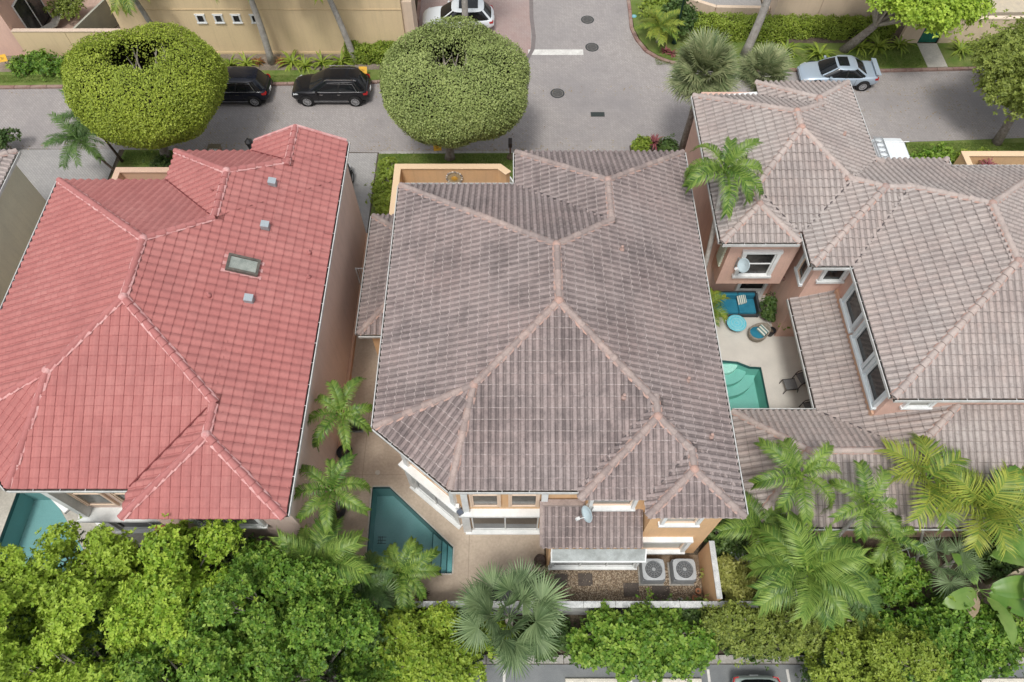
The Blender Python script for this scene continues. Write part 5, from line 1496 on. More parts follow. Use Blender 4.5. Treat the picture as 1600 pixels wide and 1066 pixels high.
# ------------------------------------------------------------------ trees
topiary('clipped_tree', 'clipped drum shaped tree before the middle house, small hole in its top', (-3.6, 30.2, 0.08), (-2.98, 30.5), 3.82, 3.65, 2.5, 7.05, (-3.1, 30.35), (1.0, 0.95), m_leaf_topiary2, 90000, leaf=0.115)
topiary('clipped_tree', 'bright clipped ring shaped tree at upper left with a wide hole', (-20.1, 30.4, 0.08), (-19.1, 30.5), 3.95, 3.5, 2.4, 6.9, (-18.9, 30.6), (1.4, 1.15), m_leaf_topiary, 90000, leaf=0.115)
broadleaf('street_tree', 'spreading green tree leaning over the wall at top right', (21.5, 39.8, 0.05), blob(23.6, 38.6, 4.9, 3.9, 2.3, 1.3, 34, 0.95, 3), m_leaf_bright, dens=80, L=0.2, W=0.06, trunk_r=0.26, k=5)
broadleaf('street_tree', 'dense olive green tree cut by the right edge of the picture', (28.5, 31.4, 0.05), blob(29.0, 32.2, 4.4, 3.1, 2.9, 2.1, 34, 1.0, 4), m_leaf_olive, dens=95, L=0.18, W=0.05, trunk_r=0.24, k=5)

low_left = [((-15.4, 4.7), m_leaf_bright, 'bright yellow green tree below the dark teal pool at lower left', 5.0, 21),
            ((-11.6, 4.9), m_leaf_bright, 'bright green tree in front of the red roof\'s projecting wing', 5.0, 22),
            ((-8.0, 4.3), m_leaf_mid, 'deep green tree at the lower right corner of the red roof', 5.0, 23),
            ((-17.6, 2.6), m_leaf_bright, 'yellow green tree in the lower left corner of the picture', 4.8, 24),
            ((-13.6, 2.0), m_leaf_bright, 'light green tree at the bottom edge, second from the left corner', 4.7, 25),
            ((-10.0, 1.9), m_leaf_mid, 'leafy green tree at the bottom edge, third from the left corner', 4.6, 26),
            ((-6.7, 2.6), m_leaf_mid, 'green tree at the bottom edge left of the lime shrub', 4.2, 27)]
for (x, y), m_, lab, z, sd in low_left:
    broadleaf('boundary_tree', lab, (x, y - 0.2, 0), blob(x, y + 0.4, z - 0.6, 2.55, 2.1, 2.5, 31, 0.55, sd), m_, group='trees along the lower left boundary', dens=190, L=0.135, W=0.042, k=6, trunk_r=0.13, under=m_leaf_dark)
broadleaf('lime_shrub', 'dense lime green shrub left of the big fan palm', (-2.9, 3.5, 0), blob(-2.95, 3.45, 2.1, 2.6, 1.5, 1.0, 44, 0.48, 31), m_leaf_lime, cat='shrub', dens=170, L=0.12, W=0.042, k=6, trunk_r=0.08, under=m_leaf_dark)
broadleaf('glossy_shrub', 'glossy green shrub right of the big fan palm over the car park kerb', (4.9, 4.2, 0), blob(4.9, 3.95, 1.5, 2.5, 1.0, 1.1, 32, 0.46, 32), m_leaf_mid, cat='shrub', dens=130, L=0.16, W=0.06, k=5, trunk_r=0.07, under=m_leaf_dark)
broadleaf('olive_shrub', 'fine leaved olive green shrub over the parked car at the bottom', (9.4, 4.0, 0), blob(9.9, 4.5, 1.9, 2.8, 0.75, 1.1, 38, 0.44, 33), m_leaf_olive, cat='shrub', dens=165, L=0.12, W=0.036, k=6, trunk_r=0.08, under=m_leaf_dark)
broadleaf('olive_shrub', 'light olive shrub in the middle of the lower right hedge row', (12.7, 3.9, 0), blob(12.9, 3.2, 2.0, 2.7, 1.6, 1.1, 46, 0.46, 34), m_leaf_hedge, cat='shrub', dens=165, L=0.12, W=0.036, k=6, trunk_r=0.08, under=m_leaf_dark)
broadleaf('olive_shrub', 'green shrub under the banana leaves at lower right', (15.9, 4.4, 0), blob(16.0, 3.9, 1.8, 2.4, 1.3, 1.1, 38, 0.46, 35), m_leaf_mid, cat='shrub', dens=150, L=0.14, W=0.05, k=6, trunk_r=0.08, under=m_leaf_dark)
broadleaf('dark_shrub', 'dark green flowering shrub below the low right roof', (13.6, 6.2, 0), blob(13.6, 6.1, 0.9, 1.3, 0.7, 0.6, 16, 0.5, 36), m_leaf_dark, cat='shrub', dens=150, L=0.16, W=0.05, k=5, trunk_r=0.06)
broadleaf('yellow_shrub', 'yellowish shrub beside the peach garden wall end', (8.8, 6.4, 0), blob(8.75, 6.4, 0.7, 0.6, 0.75, 0.5, 12, 0.42, 37), m_leaf_yellow, cat='shrub', dens=150, L=0.15, W=0.045, k=6, trunk_r=0.05)
broadleaf('hedge_shrub', 'low green shrub filling the strip behind the bottom fence', (1.6, 4.4, 0), blob(1.7, 4.2, 0.5, 1.2, 0.6, 0.4, 10, 0.4, 38), m_leaf_dark, cat='shrub', dens=140, L=0.15, W=0.05, k=5, trunk_r=0.05)
broadleaf('side_shrub', 'green shrub between the middle roof and the terrace roof', (8.5, 11.4, 0), blob(8.5, 11.0, 2.2, 0.4, 1.6, 0.8, 10, 0.42, 39), m_leaf_yellow, cat='shrub', dens=110, L=0.2, W=0.03, k=6, trunk_r=0.06)
broadleaf('side_shrub', 'dark shrub under the right eave of the middle house', (8.5, 8.6, 0), blob(8.5, 8.6, 1.4, 0.4, 1.0, 0.8, 8, 0.45, 40), m_leaf_dark, cat='shrub', dens=110, L=0.16, W=0.05, k=6, trunk_r=0.06)

# ------------------------------------------------------------------ palms
m_shaft = plain('green_crownshaft', (0.16, 0.24, 0.09), (0.22, 0.28, 0.13), 4, 0.5)
palm('potted_palm', 'arching potted palm beside the rose wall, the upper of two', (-7.42, 11.9, 0.42), (-6.62, 11.65, 4.9), 'arch', 8, 1.8, m_palm, 0.06, shaft=m_shaft, start=0.3)
palm('potted_palm', 'arching potted palm beside the rose wall, the lower of two', (-7.4, 9.3, 0.42), (-6.62, 8.6, 4.9), 'arch', 8, 1.8, m_palm, 0.06, shaft=m_shaft, start=0.9)
palm('palm', 'tall curving palm rising between the middle and the right house', (8.4, 18.3, 0), (8.85, 21.3, 8.2), 'tall', 11, 2.3, m_palm, 0.11, tilt=(0.0, 0.9), start=0.4)
palm('palm', 'arching palm over the low right roof, nearest the middle house', (9.5, 6.9, 0), (10.45, 9.0, 5.4), 'tall', 8, 2.1, m_palm, 0.09, start=0.1)
palm('palm', 'arching palm over the low right roof, second from the middle house', (11.5, 6.6, 0), (12.8, 8.15, 5.0), 'tall', 7, 1.8, m_palm, 0.08, start=0.8)
palm('palm', 'big bushy palm crown below the low right roof', (10.2, 4.9, 0), (10.45, 5.85, 4.3), 'big', 17, 2.05, m_palm, 0.12, tilt=(-0.1, 1.1), start=0.2)
palm('palm', 'thin yellow green palm against the low right roof', (16.4, 6.6, 0), (15.6, 9.2, 4.4), 'areca', 7, 1.8, m_palm_yellow, 0.05, start=0.5)
palm('palm', 'yellow palm clump in front of the low roof at the right', (17.9, 6.9, 0), (17.3, 8.1, 4.3), 'areca', 11, 1.9, m_palm_yellow, 0.06, start=0.0, tilt=(0.0, 1.0))
palm('palm', 'low palm with fronds touching the right corner of the middle house', (9.6, 6.9, 0), (9.45, 7.7, 3.4), 'big', 8, 1.6, m_palm, 0.08, start=2.6)
palm('palm', 'green palm at the foot of the teal pool', (-4.4, 5.4, 0), (-4.2, 6.2, 2.6), 'arch', 12, 1.7, m_palm, 0.07, start=0.5)
palm('palm', 'large palm beside the lower right corner of the red roof', (-7.4, 5.5, 0), (-6.9, 6.1, 4.4), 'big', 14, 2.0, m_palm, 0.10, start=0.2, tilt=(-0.1, 1.0))
palm('palm', 'dark palm between the red roof corner and the pool palm', (-5.7, 5.0, 0), (-5.6, 5.6, 3.0), 'big', 12, 1.35, m_palm_dark, 0.08, start=1.0)
palm('leaning_palm', 'small leaning date palm nearest the red roof at upper left', (-21.4, 28.0, 0.05), (-23.05, 28.5, 3.1), 'loose', 20, 1.6, m_palm_dark, 0.06, bark=m_darkbark, tilt=(-0.5, 1.1))
palm('leaning_palm', 'small date palm leaning out from under the ring shaped tree', (-22.5, 29.9, 0.05), (-23.0, 30.0, 3.4), 'loose', 18, 1.55, m_palm_dark, 0.06, bark=m_darkbark, tilt=(-0.5, 1.1))
palm('street_palm', 'slender palm trunk by the cream wall, left of the parked black car', (-15.35, 38.55, 0.08), (-15.6, 38.9, 6.6), 'big', 12, 2.3, m_palm_yellow, 0.17, tilt=(-0.5, 0.8))
palm('street_palm', 'slender curved palm trunk behind the front black car', (-10.0, 38.6, 0.08), (-11.3, 38.9, 6.4), 'big', 12, 2.3, m_palm_yellow, 0.16, tilt=(-0.5, 0.8))
palm('street_palm', 'palm with hanging fronds above the ring shaped tree', (-21.9, 39.0, 0.08), (-22.5, 38.9, 5.2), 'big', 12, 1.9, m_palm_yellow, 0.15, tilt=(-0.7, 0.7))
palm('street_palm', 'pale palm trunk standing before the white car', (-3.1, 40.6, 0.0), (-3.1, 40.9, 7.0), 'big', 10, 2.0, m_palm, 0.17)
palm('street_palm', 'stout pale palm trunk behind the blue green fan palm', (15.0, 39.3, 0.05), (15.2, 39.4, 7.5), 'big', 10, 2.0, m_palm, 0.21)
fan_palm('fan_palm', 'big grey green fan palm at the bottom centre', (-0.1, 4.5, 0), (-0.1, 4.5, 3.2), 19, 1.22, m_palm_grey, 0.14, elev=(-0.3, 1.45), seed=8, pet=1.0, seg=36, span=4.2)
fan_palm('fan_palm', 'dull green fan palm in the shade between pool palm and lime shrub', (-5.2, 4.6, 0), (-5.2, 5.0, 2.3), 11, 0.95, m_palm_grey, 0.10, elev=(-0.2, 1.1), seed=4)
fan_palm('fan_palm', 'large blue green fan palm behind the corner of the right roof', (9.7, 30.2, 0.0), (9.75, 30.2, 6.0), 70, 1.25, m_fan_n, 0.16, elev=(-0.75, 1.35), seed=3, seg=34, span=4.6, pet=0.8)
fan_palm('fan_palm', 'smaller blue green fan palm left of the silver car', (12.8, 30.4, 0.0), (12.85, 30.4, 5.7), 44, 1.0, m_fan_n, 0.14, elev=(-0.6, 1.35), seed=6, seg=30, span=4.6, pet=0.8)
palm('pygmy_palm', 'low feathery palm on the street corner verge', (9.5, 40.6, 0.08), (9.5, 40.7, 1.2), 'loose', 24, 1.5, m_palm_yellow, 0.07, tilt=(-0.3, 1.2))
banana('banana_plant', 'banana plant with tall upright leaves against the low roof', (18.6, 8.0, 0), 3.4, [(1.9, 1.15, 2.2, 0.38, None), (1.2, 1.0, 2.3, 0.42, None), (2.6, 0.9, 1.9, 0.33, None), (0.5, 0.8, 2.0, 0.36, None), (4.2, 0.6, 1.7, 0.34, None)], m_banana)
banana('banana_plant', 'banana plant with broad drooping leaves at the lower right', (17.4, 5.6, 0), 2.5, [(3.4, 0.7, 2.0, 0.36, None), (4.9, 0.6, 2.2, 0.36, None), (0.1, 0.6, 2.3, 0.40, None), (5.8, 0.45, 2.0, 0.36, None), (2.2, 0.8, 1.7, 0.32, None), (4.1, 0.2, 1.5, 0.25, m_dead)], m_banana)
banana('banana_plant', 'ragged banana plant cut by the right edge of the picture', (19.4, 6.4, 0), 3.0, [(3.1, 0.8, 2.1, 0.38, None), (2.3, 0.9, 2.0, 0.36, None), (4.4, 0.6, 2.2, 0.38, None), (5.4, 0.6, 1.9, 0.34, None), (3.8, 0.0, 1.6, 0.25, m_dead), (1.6, 0.2, 1.5, 0.22, m_dead)], m_banana)

# ------------------------------------------------------------------ beds along the street
spots = [(-17.9, 38.2, 'behind the ring shaped tree'), (-16.9, 38.3, 'left of the slender palm trunk'), (-14.0, 38.4, 'right of the slender palm trunk'), (-13.1, 38.1, 'behind the gap between the black cars'),
         (-12.1, 38.4, 'behind the bonnet of the front black car'), (-10.9, 38.5, 'behind the roof of the front black car')]
for i, (x, y, wh) in enumerate(spots):
    strap_plant('lily_plant', 'strap leaved lily clump by the cream wall, ' + wh, (x, y, 0.085), 1.05 + 0.12 * (i % 3), m_leaf_hedge, i % 3, 30, 0.95, 0.045, 1.0, group='lilies along the cream wall')
for i, (x, y, wh) in enumerate([(-16.2, 38.5, 'left of the slender palm'), (-14.75, 38.6, 'right of the slender palm')]):
    strap_plant('rust_plant', 'rusty brown leaved plant at the cream wall, ' + wh, (x, y, 0.085), 0.8, m_leaf_rust, i, 34, 0.7, 0.05, 1.1)
for i, (x, y, wh) in enumerate([(17.7, 39.6, 'nearest the fan palms'), (19.7, 39.2, 'behind the roof of the silver car'), (22.5, 39.9, 'left of the boundary lawn'), (23.7, 40.0, 'behind the boot of the silver car'), (28.9, 39.6, 'right of the garden path'), (30.5, 39.8, 'beside the olive tree at the right edge'), (25.1, 40.1, 'nearest the green gate')]):
    strap_plant('lily_plant', 'spiky lily plant in the upper right bed, ' + wh, (x, y, 0.085), 1.2 + 0.15 * (i % 2), m_leaf_hedge, i % 3, 28, 1.0, 0.05, 1.0, group='lilies in the upper right bed')
hedge('clipped_hedge', 'clipped green hedge between cream wall and clipped drum tree', -10.6, -6.9, 38.4, 39.35, 1.0, m_leaf_hedge, 9000)
hedge('clipped_hedge', 'long yellow green hedge before the beige house at upper right', 11.8, 17.9, 40.6, 41.9, 1.25, m_leaf_hedge, 13000, tilt=-0.06)
hedge('clipped_hedge', 'yellow green hedge between silver car and beige house wall', 17.9, 24.9, 40.9, 41.9, 1.1, m_leaf_hedge, 12000, tilt=-0.03)
broadleaf('corner_bush', 'dark glossy bush on the street corner beside the lamp post', (10.9, 42.2, 0.08), blob(10.9, 42.0, 0.8, 1.1, 1.2, 0.6, 12, 0.55, 51), m_leaf_dark, cat='shrub', dens=90, L=0.17, W=0.06, k=5, trunk_r=0.06)
broadleaf('corner_bush', 'light green bush at the top of the street corner', (9.6, 43.6, 0.08), blob(9.8, 43.6, 0.8, 1.0, 1.2, 0.5, 10, 0.55, 52), m_leaf_hedge, cat='shrub', dens=90, L=0.17, W=0.06, k=5, trunk_r=0.06)
for i, (x, y) in enumerate([(9.9, 39.6), (10.35, 39.35)]): strap_plant('red_plant', 'red bromeliad at the foot of the lamp post, ' + ('left one' if i == 0 else 'right one'), (x, y, 0.085), 0.62, m_leaf_red, i, 30, 0.8, 0.06, 1.2)
broadleaf('bank_bush', 'loose bush with pale twigs left of the ring shaped tree', (-26.2, 38.2, 0.08), blob(-26.4, 38.3, 0.8, 1.3, 0.7, 0.6, 12, 0.5, 53), m_leaf_mid, cat='shrub', dens=80, L=0.17, W=0.055, k=5, trunk_r=0.06)
broadleaf('bank_bush', 'low dark bush at the left end of the cream wall', (-29.6, 38.2, 0.08), blob(-30.0, 38.0, 0.5, 1.9, 0.5, 0.4, 14, 0.45, 54), m_leaf_mid, cat='shrub', dens=80, L=0.17, W=0.055, k=5, trunk_r=0.05)
broadleaf('bank_bush', 'low dark edging shrub beside the verge under the ring shaped tree', (-24.4, 37.8, 0.08), blob(-24.0, 37.8, 0.35, 2.6, 0.4, 0.2, 16, 0.36, 55), m_leaf_dark, cat='shrub', dens=80, L=0.14, W=0.05, k=5, trunk_r=0.04)
for i, (x, y) in enumerate([(-31.4, 37.9), (-30.4, 37.8), (-28.6, 38.0)]): strap_plant('lily_plant', 'broad leaved plant at the far left of the street bed, ' + ('first', 'second', 'third')[i] + ' from the edge', (x, y, 0.085), 0.9, m_leaf_mid, i, 30, 0.9, 0.06, 1.0)
broadleaf('patio_bush', 'round bush on the patio beside the lounger at upper left', (-29.6, 43.3, 0), blob(-29.6, 43.3, 0.9, 0.8, 0.8, 0.5, 9, 0.5, 56), m_leaf_olive, cat='shrub', dens=80, L=0.14, W=0.05, k=5, trunk_r=0.06)
broadleaf('patio_bush', 'dark plants in the narrow patio beside the cream house', (-25.4, 43.2, 0), blob(-25.3, 43.2, 0.4, 0.5, 1.6, 0.3, 8, 0.4, 57), m_leaf_rust, cat='shrub', dens=80, L=0.14, W=0.05, k=5, trunk_r=0.04)
# front gardens
broadleaf('garden_shrub', 'small leaved shrub row along the left side of the front lawn', (-6.95, 28.0, 0.08), blob(-6.95, 27.7, 0.5, 0.45, 2.1, 0.3, 13, 0.42, 58), m_leaf_hedge, cat='shrub', dens=130, L=0.13, W=0.045, k=6, trunk_r=0.05)
broadleaf('garden_shrub', 'dark shrub bed behind the low peach courtyard wall', (-19.6, 28.6, 0.08), blob(-19.6, 28.9, 0.4, 1.5, 0.6, 0.3, 12, 0.42, 59), m_leaf_dark, cat='shrub', dens=110, L=0.14, W=0.045, k=6, trunk_r=0.05)
broadleaf('garden_shrub', 'small bush at the outer corner of the peach courtyard wall', (-21.9, 26.6, 0.0), blob(-21.8, 26.5, 0.5, 0.4, 0.6, 0.3, 5, 0.38, 60), m_leaf_mid, cat='shrub', dens=110, L=0.14, W=0.045, k=6, trunk_r=0.05)
broadleaf('garden_shrub', 'dark green bush at the left edge beside the street', (-29.3, 30.9, 0.0), blob(-29.4, 30.9, 0.8, 0.8, 0.5, 0.4, 6, 0.45, 61), m_leaf_dark, cat='shrub', dens=110, L=0.14, W=0.045, k=6, trunk_r=0.05)
broadleaf('garden_shrub', 'bright green bush left of the red plant above the middle roof', (7.5, 30.6, 0.08), blob(7.5, 30.6, 0.6, 0.35, 0.4, 0.3, 5, 0.36, 62), m_leaf_hedge, cat='shrub', dens=120, L=0.13, W=0.045, k=6, trunk_r=0.05)
broadleaf('garden_shrub', 'dark rosette bush right of the red plant above the middle roof', (8.9, 30.6, 0.08), blob(8.85, 30.6, 0.5, 0.35, 0.35, 0.3, 5, 0.36, 63), m_leaf_dark, cat='shrub', dens=120, L=0.16, W=0.05, k=6, trunk_r=0.05)
strap_plant('red_plant', 'dark red leaved plant above the ridge of the middle roof', (8.2, 30.8, 0.08), 0.95, m_leaf_red, 1, 34, 0.8, 0.06, 1.3, stem=0.5)
broadleaf('garden_shrub', 'rounded green shrub beside the white van', (24.0, 29.6, 0.08), blob(23.9, 29.3, 0.6, 1.1, 0.9, 0.4, 11, 0.5, 64), m_leaf_mid, cat='shrub', dens=110, L=0.15, W=0.05, k=6, trunk_r=0.06)
broadleaf('garden_shrub', 'yellow green ground shrub outside the right courtyard wall', (26.0, 29.5, 0.08), blob(26.2, 29.5, 0.5, 1.4, 0.4, 0.3, 9, 0.4, 65), m_leaf_hedge, cat='shrub', dens=110, L=0.15, W=0.05, k=6, trunk_r=0.05)
broadleaf('garden_shrub', 'light green shrub inside the right courtyard wall', (27.0, 26.6, 0.0), blob(27.2, 26.6, 1.2, 1.6, 0.8, 0.4, 12, 0.5, 66), m_leaf_hedge, cat='shrub', dens=110, L=0.15, W=0.05, k=6, trunk_r=0.05)
for i, (x, y, wh) in enumerate([(25.9, 28.0, 'upper'), (25.2, 27.0, 'lower')]): strap_plant('red_plant', 'red leaved plant by the right courtyard wall, the %s of two' % wh, (x, y, 0.0), 0.85, m_leaf_red, i, 40, 0.85, 0.06, 1.3, stem=1.5)
grass('lawn_grass', 'short green grass on the verges and front lawns', [(-34, -9, 36.65, 37.35, 0.09), (9.2, 22.9, 38.35, 39.3, 0.09), (22.9, 26.4, 38.15, 40.4, 0.09), (-7.7, 0.2, 27.7, 30.5, 0.09), (22.4, 31, 29.0, 31.4, 0.09), (-22.5, -17.6, 29.6, 30.7, 0.09)], 900)

# ------------------------------------------------------------------ vehicles
def paint(name, c, metal=0.0, rough=0.16):
    return plain(name, c, None, 1, rough, 0.4, metal, fine=0.0, coat=0.15)
m_paint_black = paint('black_car_paint', (0.012, 0.012, 0.014))
m_paint_navy = paint('black_blue_car_paint', (0.012, 0.014, 0.022))
m_paint_silver = paint('silver_blue_car_paint', (0.42, 0.50, 0.58), 0.35, 0.32)
m_paint_white = paint('white_car_paint', (0.74, 0.78, 0.80), 0.0, 0.3)
m_paint_teal = paint('pale_green_car_paint', (0.46, 0.55, 0.52), 0.2, 0.3)
m_tyre = plain('tyre', (0.02, 0.02, 0.02), None, 1, 0.85, fine=0.1)
m_rim = plain('alloy_rim', (0.62, 0.63, 0.65), None, 1, 0.3, 0.5, 0.75, fine=0.0)
m_red_lamp = plain('red_tail_lamp', (0.45, 0.02, 0.02), None, 1, 0.2, 0.5, fine=0.0)
m_clear_lamp = plain('clear_head_lamp', (0.62, 0.64, 0.66), None, 1, 0.12, 0.6, 0.2, fine=0.0)
m_chrome = plain('chrome', (0.75, 0.76, 0.78), None, 1, 0.15, 0.5, 0.95, fine=0.0)
m_plastic = plain('black_plastic', (0.02, 0.02, 0.021), None, 1, 0.6, fine=0.0)

def ring(xc, a, b, z, e=0.42, n=32, front=1.0):
    out = []
    for k in range(n):
        t = 2 * math.pi * k / n; c, s = math.cos(t), math.sin(t)
        out.append(Vector((xc + a * math.copysign(abs(c) ** e, c), b * math.copysign(abs(s) ** e, s), z)))
    return out

def car(label, loc, rz, mat, kind='suv', L=4.65, W=1.88, H=1.66, sunroof=False, chrome=False, spoiler=False, rails=False, name='parked_car', cat='car', group='cars parked along the street'):
    """car pointing along +X: lofted body, glasshouse with pillars, wheels with tyre and rim, lamps, mirrors"""
    t = thing(name, label, cat, loc, rz, group)
    loc0 = t.location.copy(); t.location = (0, 0, 0)
    hl = L / 2; hw = W / 2
    belt = dict(suv=1.02, sedan=0.90, hatch=0.95)[kind]; hood = dict(suv=0.98, sedan=0.80, hatch=0.88)[kind]; deck = dict(suv=1.02, sedan=0.98, hatch=0.95)[kind]
    st = [(-hl, 0.80, 0.42, deck * 0.62), (-hl + 0.08, 0.90, 0.34, deck * 0.93), (-hl + 0.35, 0.965, 0.28, deck), (-hl + 0.95, 1.0, 0.24, belt + 0.02), (-0.4, 1.0, 0.22, belt), (0.55, 1.0, 0.22, belt - 0.01),
          (hl - 1.40, 1.0, 0.22, hood + 0.03), (hl - 0.85, 0.985, 0.23, hood), (hl - 0.40, 0.94, 0.26, hood - 0.07), (hl - 0.12, 0.84, 0.30, hood - 0.18), (hl, 0.70, 0.36, hood - 0.34)]
    sec = lambda w, zb, zt: [(0.55 * w, zb), (0.90 * w, zb + 0.03), (0.985 * w, zb + 0.16), (1.0 * w, (zb + zt) * 0.52), (0.985 * w, zt - 0.14), (0.93 * w, zt - 0.03), (0.72 * w, zt + 0.025), (0.36 * w, zt + 0.045)]
    V, F = [], []
    m_ = 16
    for x, wf, zb, zt in st:
        h = sec(hw * wf, zb, zt)
        V += [(x, y, z) for y, z in h] + [(x, -y, z) for y, z in reversed(h)]
    for i in range(len(st) - 1):
        for k in range(m_): F.append((i * m_ + k, i * m_ + (k + 1) % m_, (i + 1) * m_ + (k + 1) % m_, (i + 1) * m_ + k))
    F.append(tuple(range(m_))); F.append(tuple(range((len(st) - 1) * m_ + m_ - 1, (len(st) - 1) * m_ - 1, -1)))
    b = MB(); b.add(V, [tuple(reversed(f)) for f in F])
    body = b.build('body', mat, t, smooth=True)
    sb = body.modifiers.new('sub', 'SUBSURF'); sb.levels = sb.render_levels = 2
    # glasshouse
    xr0, xf0 = dict(suv=(-hl + 0.14, hl - 1.12), sedan=(-hl + 0.62, hl - 1.08), hatch=(-hl + 0.15, hl - 1.20))[kind]
    xr1, xf1 = dict(suv=(-hl + 0.52, hl - 2.05), sedan=(-hl + 1.45, hl - 1.95), hatch=(-hl + 0.65, hl - 1.98))[kind]
    r0 = ring((xr0 + xf0) / 2, (xf0 - xr0) / 2, hw * 0.93, belt - 0.02, 0.40); r1 = ring((xr1 + xf1) / 2, (xf1 - xr1) / 2, hw * 0.76, H - 0.075, 0.50)
    r0 = [Vector((p.x, p.y, p.z + (0.03 if abs(p.x - xf0) < 0.3 else 0))) for p in r0]
    n = len(r0); mid = [r0[k].lerp(r1[k], 0.55) + Vector((0, r0[k].y * 0.035, 0.012)) for k in range(n)]
    gl = MB(); gl.add(r0 + mid + r1, [(k, (k + 1) % n, n + (k + 1) % n, n + k) for k in range(n)] + [(n + k, n + (k + 1) % n, 2 * n + (k + 1) % n, 2 * n + k) for k in range(n)])
    glo = gl.build('windows', m_carglass, t, smooth=True)
    # roof panel
    ra = [Vector(((p.x - (xr1 + xf1) / 2) * 1.03 + (xr1 + xf1) / 2, p.y * 1.035, p.z - 0.012)) for p in r1]
    rb = [Vector(((p.x - (xr1 + xf1) / 2) * 0.93 + (xr1 + xf1) / 2, p.y * 0.90, H - 0.02)) for p in r1]
    rc_ = [Vector(((p.x - (xr1 + xf1) / 2) * 0.5 + (xr1 + xf1) / 2, p.y * 0.5, H)) for p in r1]
    rf = MB(); rf.add(ra + rb + rc_, [(k, (k + 1) % n, n + (k + 1) % n, n + k) for k in range(n)] + [(n + k, n + (k + 1) % n, 2 * n + (k + 1) % n, 2 * n + k) for k in range(n)] + [tuple(range(2 * n, 3 * n))])
    rfo = rf.build('roof', mat, t, smooth=True)
    if sunroof:
        a, bb = sunroof
        MB().obox(((xr1 + xf1) / 2 + a, 0, H + 0.006), (1, 0, 0), (0, 1, 0), (0, 0, 1), bb, hw * 0.47, 0.012).build('sunroof', m_carglass, rfo, bevel=0.02)
    # pillars: strips following the glass
    def pillar(k, w, m2=None):
        p = MB(); a0 = [r0[k % n], mid[k % n], r1[k % n]]
        a1 = [q + (q - Vector(((xr0 + xf0) / 2, 0, q.z))).normalized() * 0.012 for q in a0]
        nx = [r0[(k + 1) % n], mid[(k + 1) % n], r1[(k + 1) % n]]; pv = [r0[(k - 1) % n], mid[(k - 1) % n], r1[(k - 1) % n]]
        vs_ = []
        for c, q, r in zip(a1, nx, pv):
            d = (q - r); d.normalize(); o_ = (c - Vector(((xr0 + xf0) / 2, 0, c.z))).normalized() * 0.006
            vs_ += [c + d * w + o_, c - d * w + o_]
        p.add(vs_, [(0, 1, 3, 2), (2, 3, 5, 4)]); p.build('pillar', m2 or mat, glo)
    for k in (3, 29): pillar(k, 0.045)
    for k in (13, 19): pillar(k, 0.075)
    for k in (8, 24): pillar(k, 0.045, m_plastic)
    for k in (11, 21): pillar(k, 0.03, m_plastic)
    if chrome:
        for sd in (-1, 1):
            ch = MB(); ch.tube([(xr0 + 0.5, sd * hw * 0.955, belt + 0.02), (0, sd * hw * 0.975, belt + 0.01), (xf0 - 0.3, sd * hw * 0.955, belt + 0.03)], 0.016, 5)
            ch.tube([(xr0 + 0.5, sd * hw * 0.955, belt + 0.03), (xr1 + 0.35, sd * hw * 0.80, H - 0.17), (0.0, sd * hw * 0.80, H - 0.12)], 0.013, 5)
            ch.tube([(-hl + 1.25, sd * hw * 1.005, 0.36), (hl - 1.35, sd * hw * 1.005, 0.36)], 0.02, 5); ch.build('chrome_trim', m_chrome, t)
    if rails:
        for sd in (-1, 1): MB().tube([(xr1 + 0.1, sd * hw * 0.69, H - 0.03), (xr1 + 0.25, sd * hw * 0.69, H + 0.045), (xf1 - 0.3, sd * hw * 0.69, H + 0.045), (xf1 - 0.12, sd * hw * 0.69, H - 0.03)], 0.022, 6).build('roof_rail', m_chrome if chrome else m_plastic, t)
    if spoiler:
        sp = MB(); sp.obox((-hl + 0.16, 0, deck + 0.13), (1, 0, 0.12), (0, 1, 0), (-0.12, 0, 1), 0.15, hw * 0.86, 0.022)
        for sd in (-1, 1): sp.obox((-hl + 0.2, sd * hw * 0.72, deck + 0.06), (1, 0, 0), (0, 1, 0), (0, 0, 1), 0.10, 0.025, 0.07)
        sp.build('spoiler', mat, t, bevel=0.015)
    rw_ = 0.36 if kind == 'suv' else 0.335
    for sx_ in (-hl + 0.86, hl - 0.92):
        for sd in (-1, 1):
            ar = MB(); nn_ = 20
            av = [(sx_, sd * (hw * 0.998), rw_ + 0.02)] + [(sx_ + (rw_ + 0.07) * math.cos(2 * math.pi * k / nn_), sd * (hw * 0.998 + 0.004), rw_ + 0.02 + (rw_ + 0.07) * math.sin(2 * math.pi * k / nn_)) for k in range(nn_)]
            ar.add(av, [(0, 1 + k, 1 + (k + 1) % nn_) if sd < 0 else (0, 1 + (k + 1) % nn_, 1 + k) for k in range(nn_)]); ar.build('wheel_arch', m_plastic, t)
            wh = MB(); prof = [(0.20, -0.11), (rw_ - 0.03, -0.11), (rw_, -0.08), (rw_, 0.06), (rw_ - 0.03, 0.095), (rw_ - 0.10, 0.10), (rw_ - 0.115, 0.07)]
            vs_, fs = [], []
            for r_, y_ in prof:
                for k in range(24): vs_.append((sx_ + r_ * math.cos(2 * math.pi * k / 24), sd * (hw - 0.05 + y_), rw_ + r_ * math.sin(2 * math.pi * k / 24)))
            for i in range(len(prof) - 1):
                for k in range(24): fs.append((i * 24 + k, i * 24 + (k + 1) % 24, (i + 1) * 24 + (k + 1) % 24, (i + 1) * 24 + k))
            wh.add(vs_, fs); who = wh.build('wheel', m_tyre, t, smooth=True)
            rm = MB(); cN = Vector((sx_, sd * (hw + 0.02), rw_)); R_ = rw_ - 0.115
            rm.tube([cN + Vector((0, sd * -0.03, 0)), cN + Vector((0, sd * 0.015, 0))], [0.06, 0.05], 10)
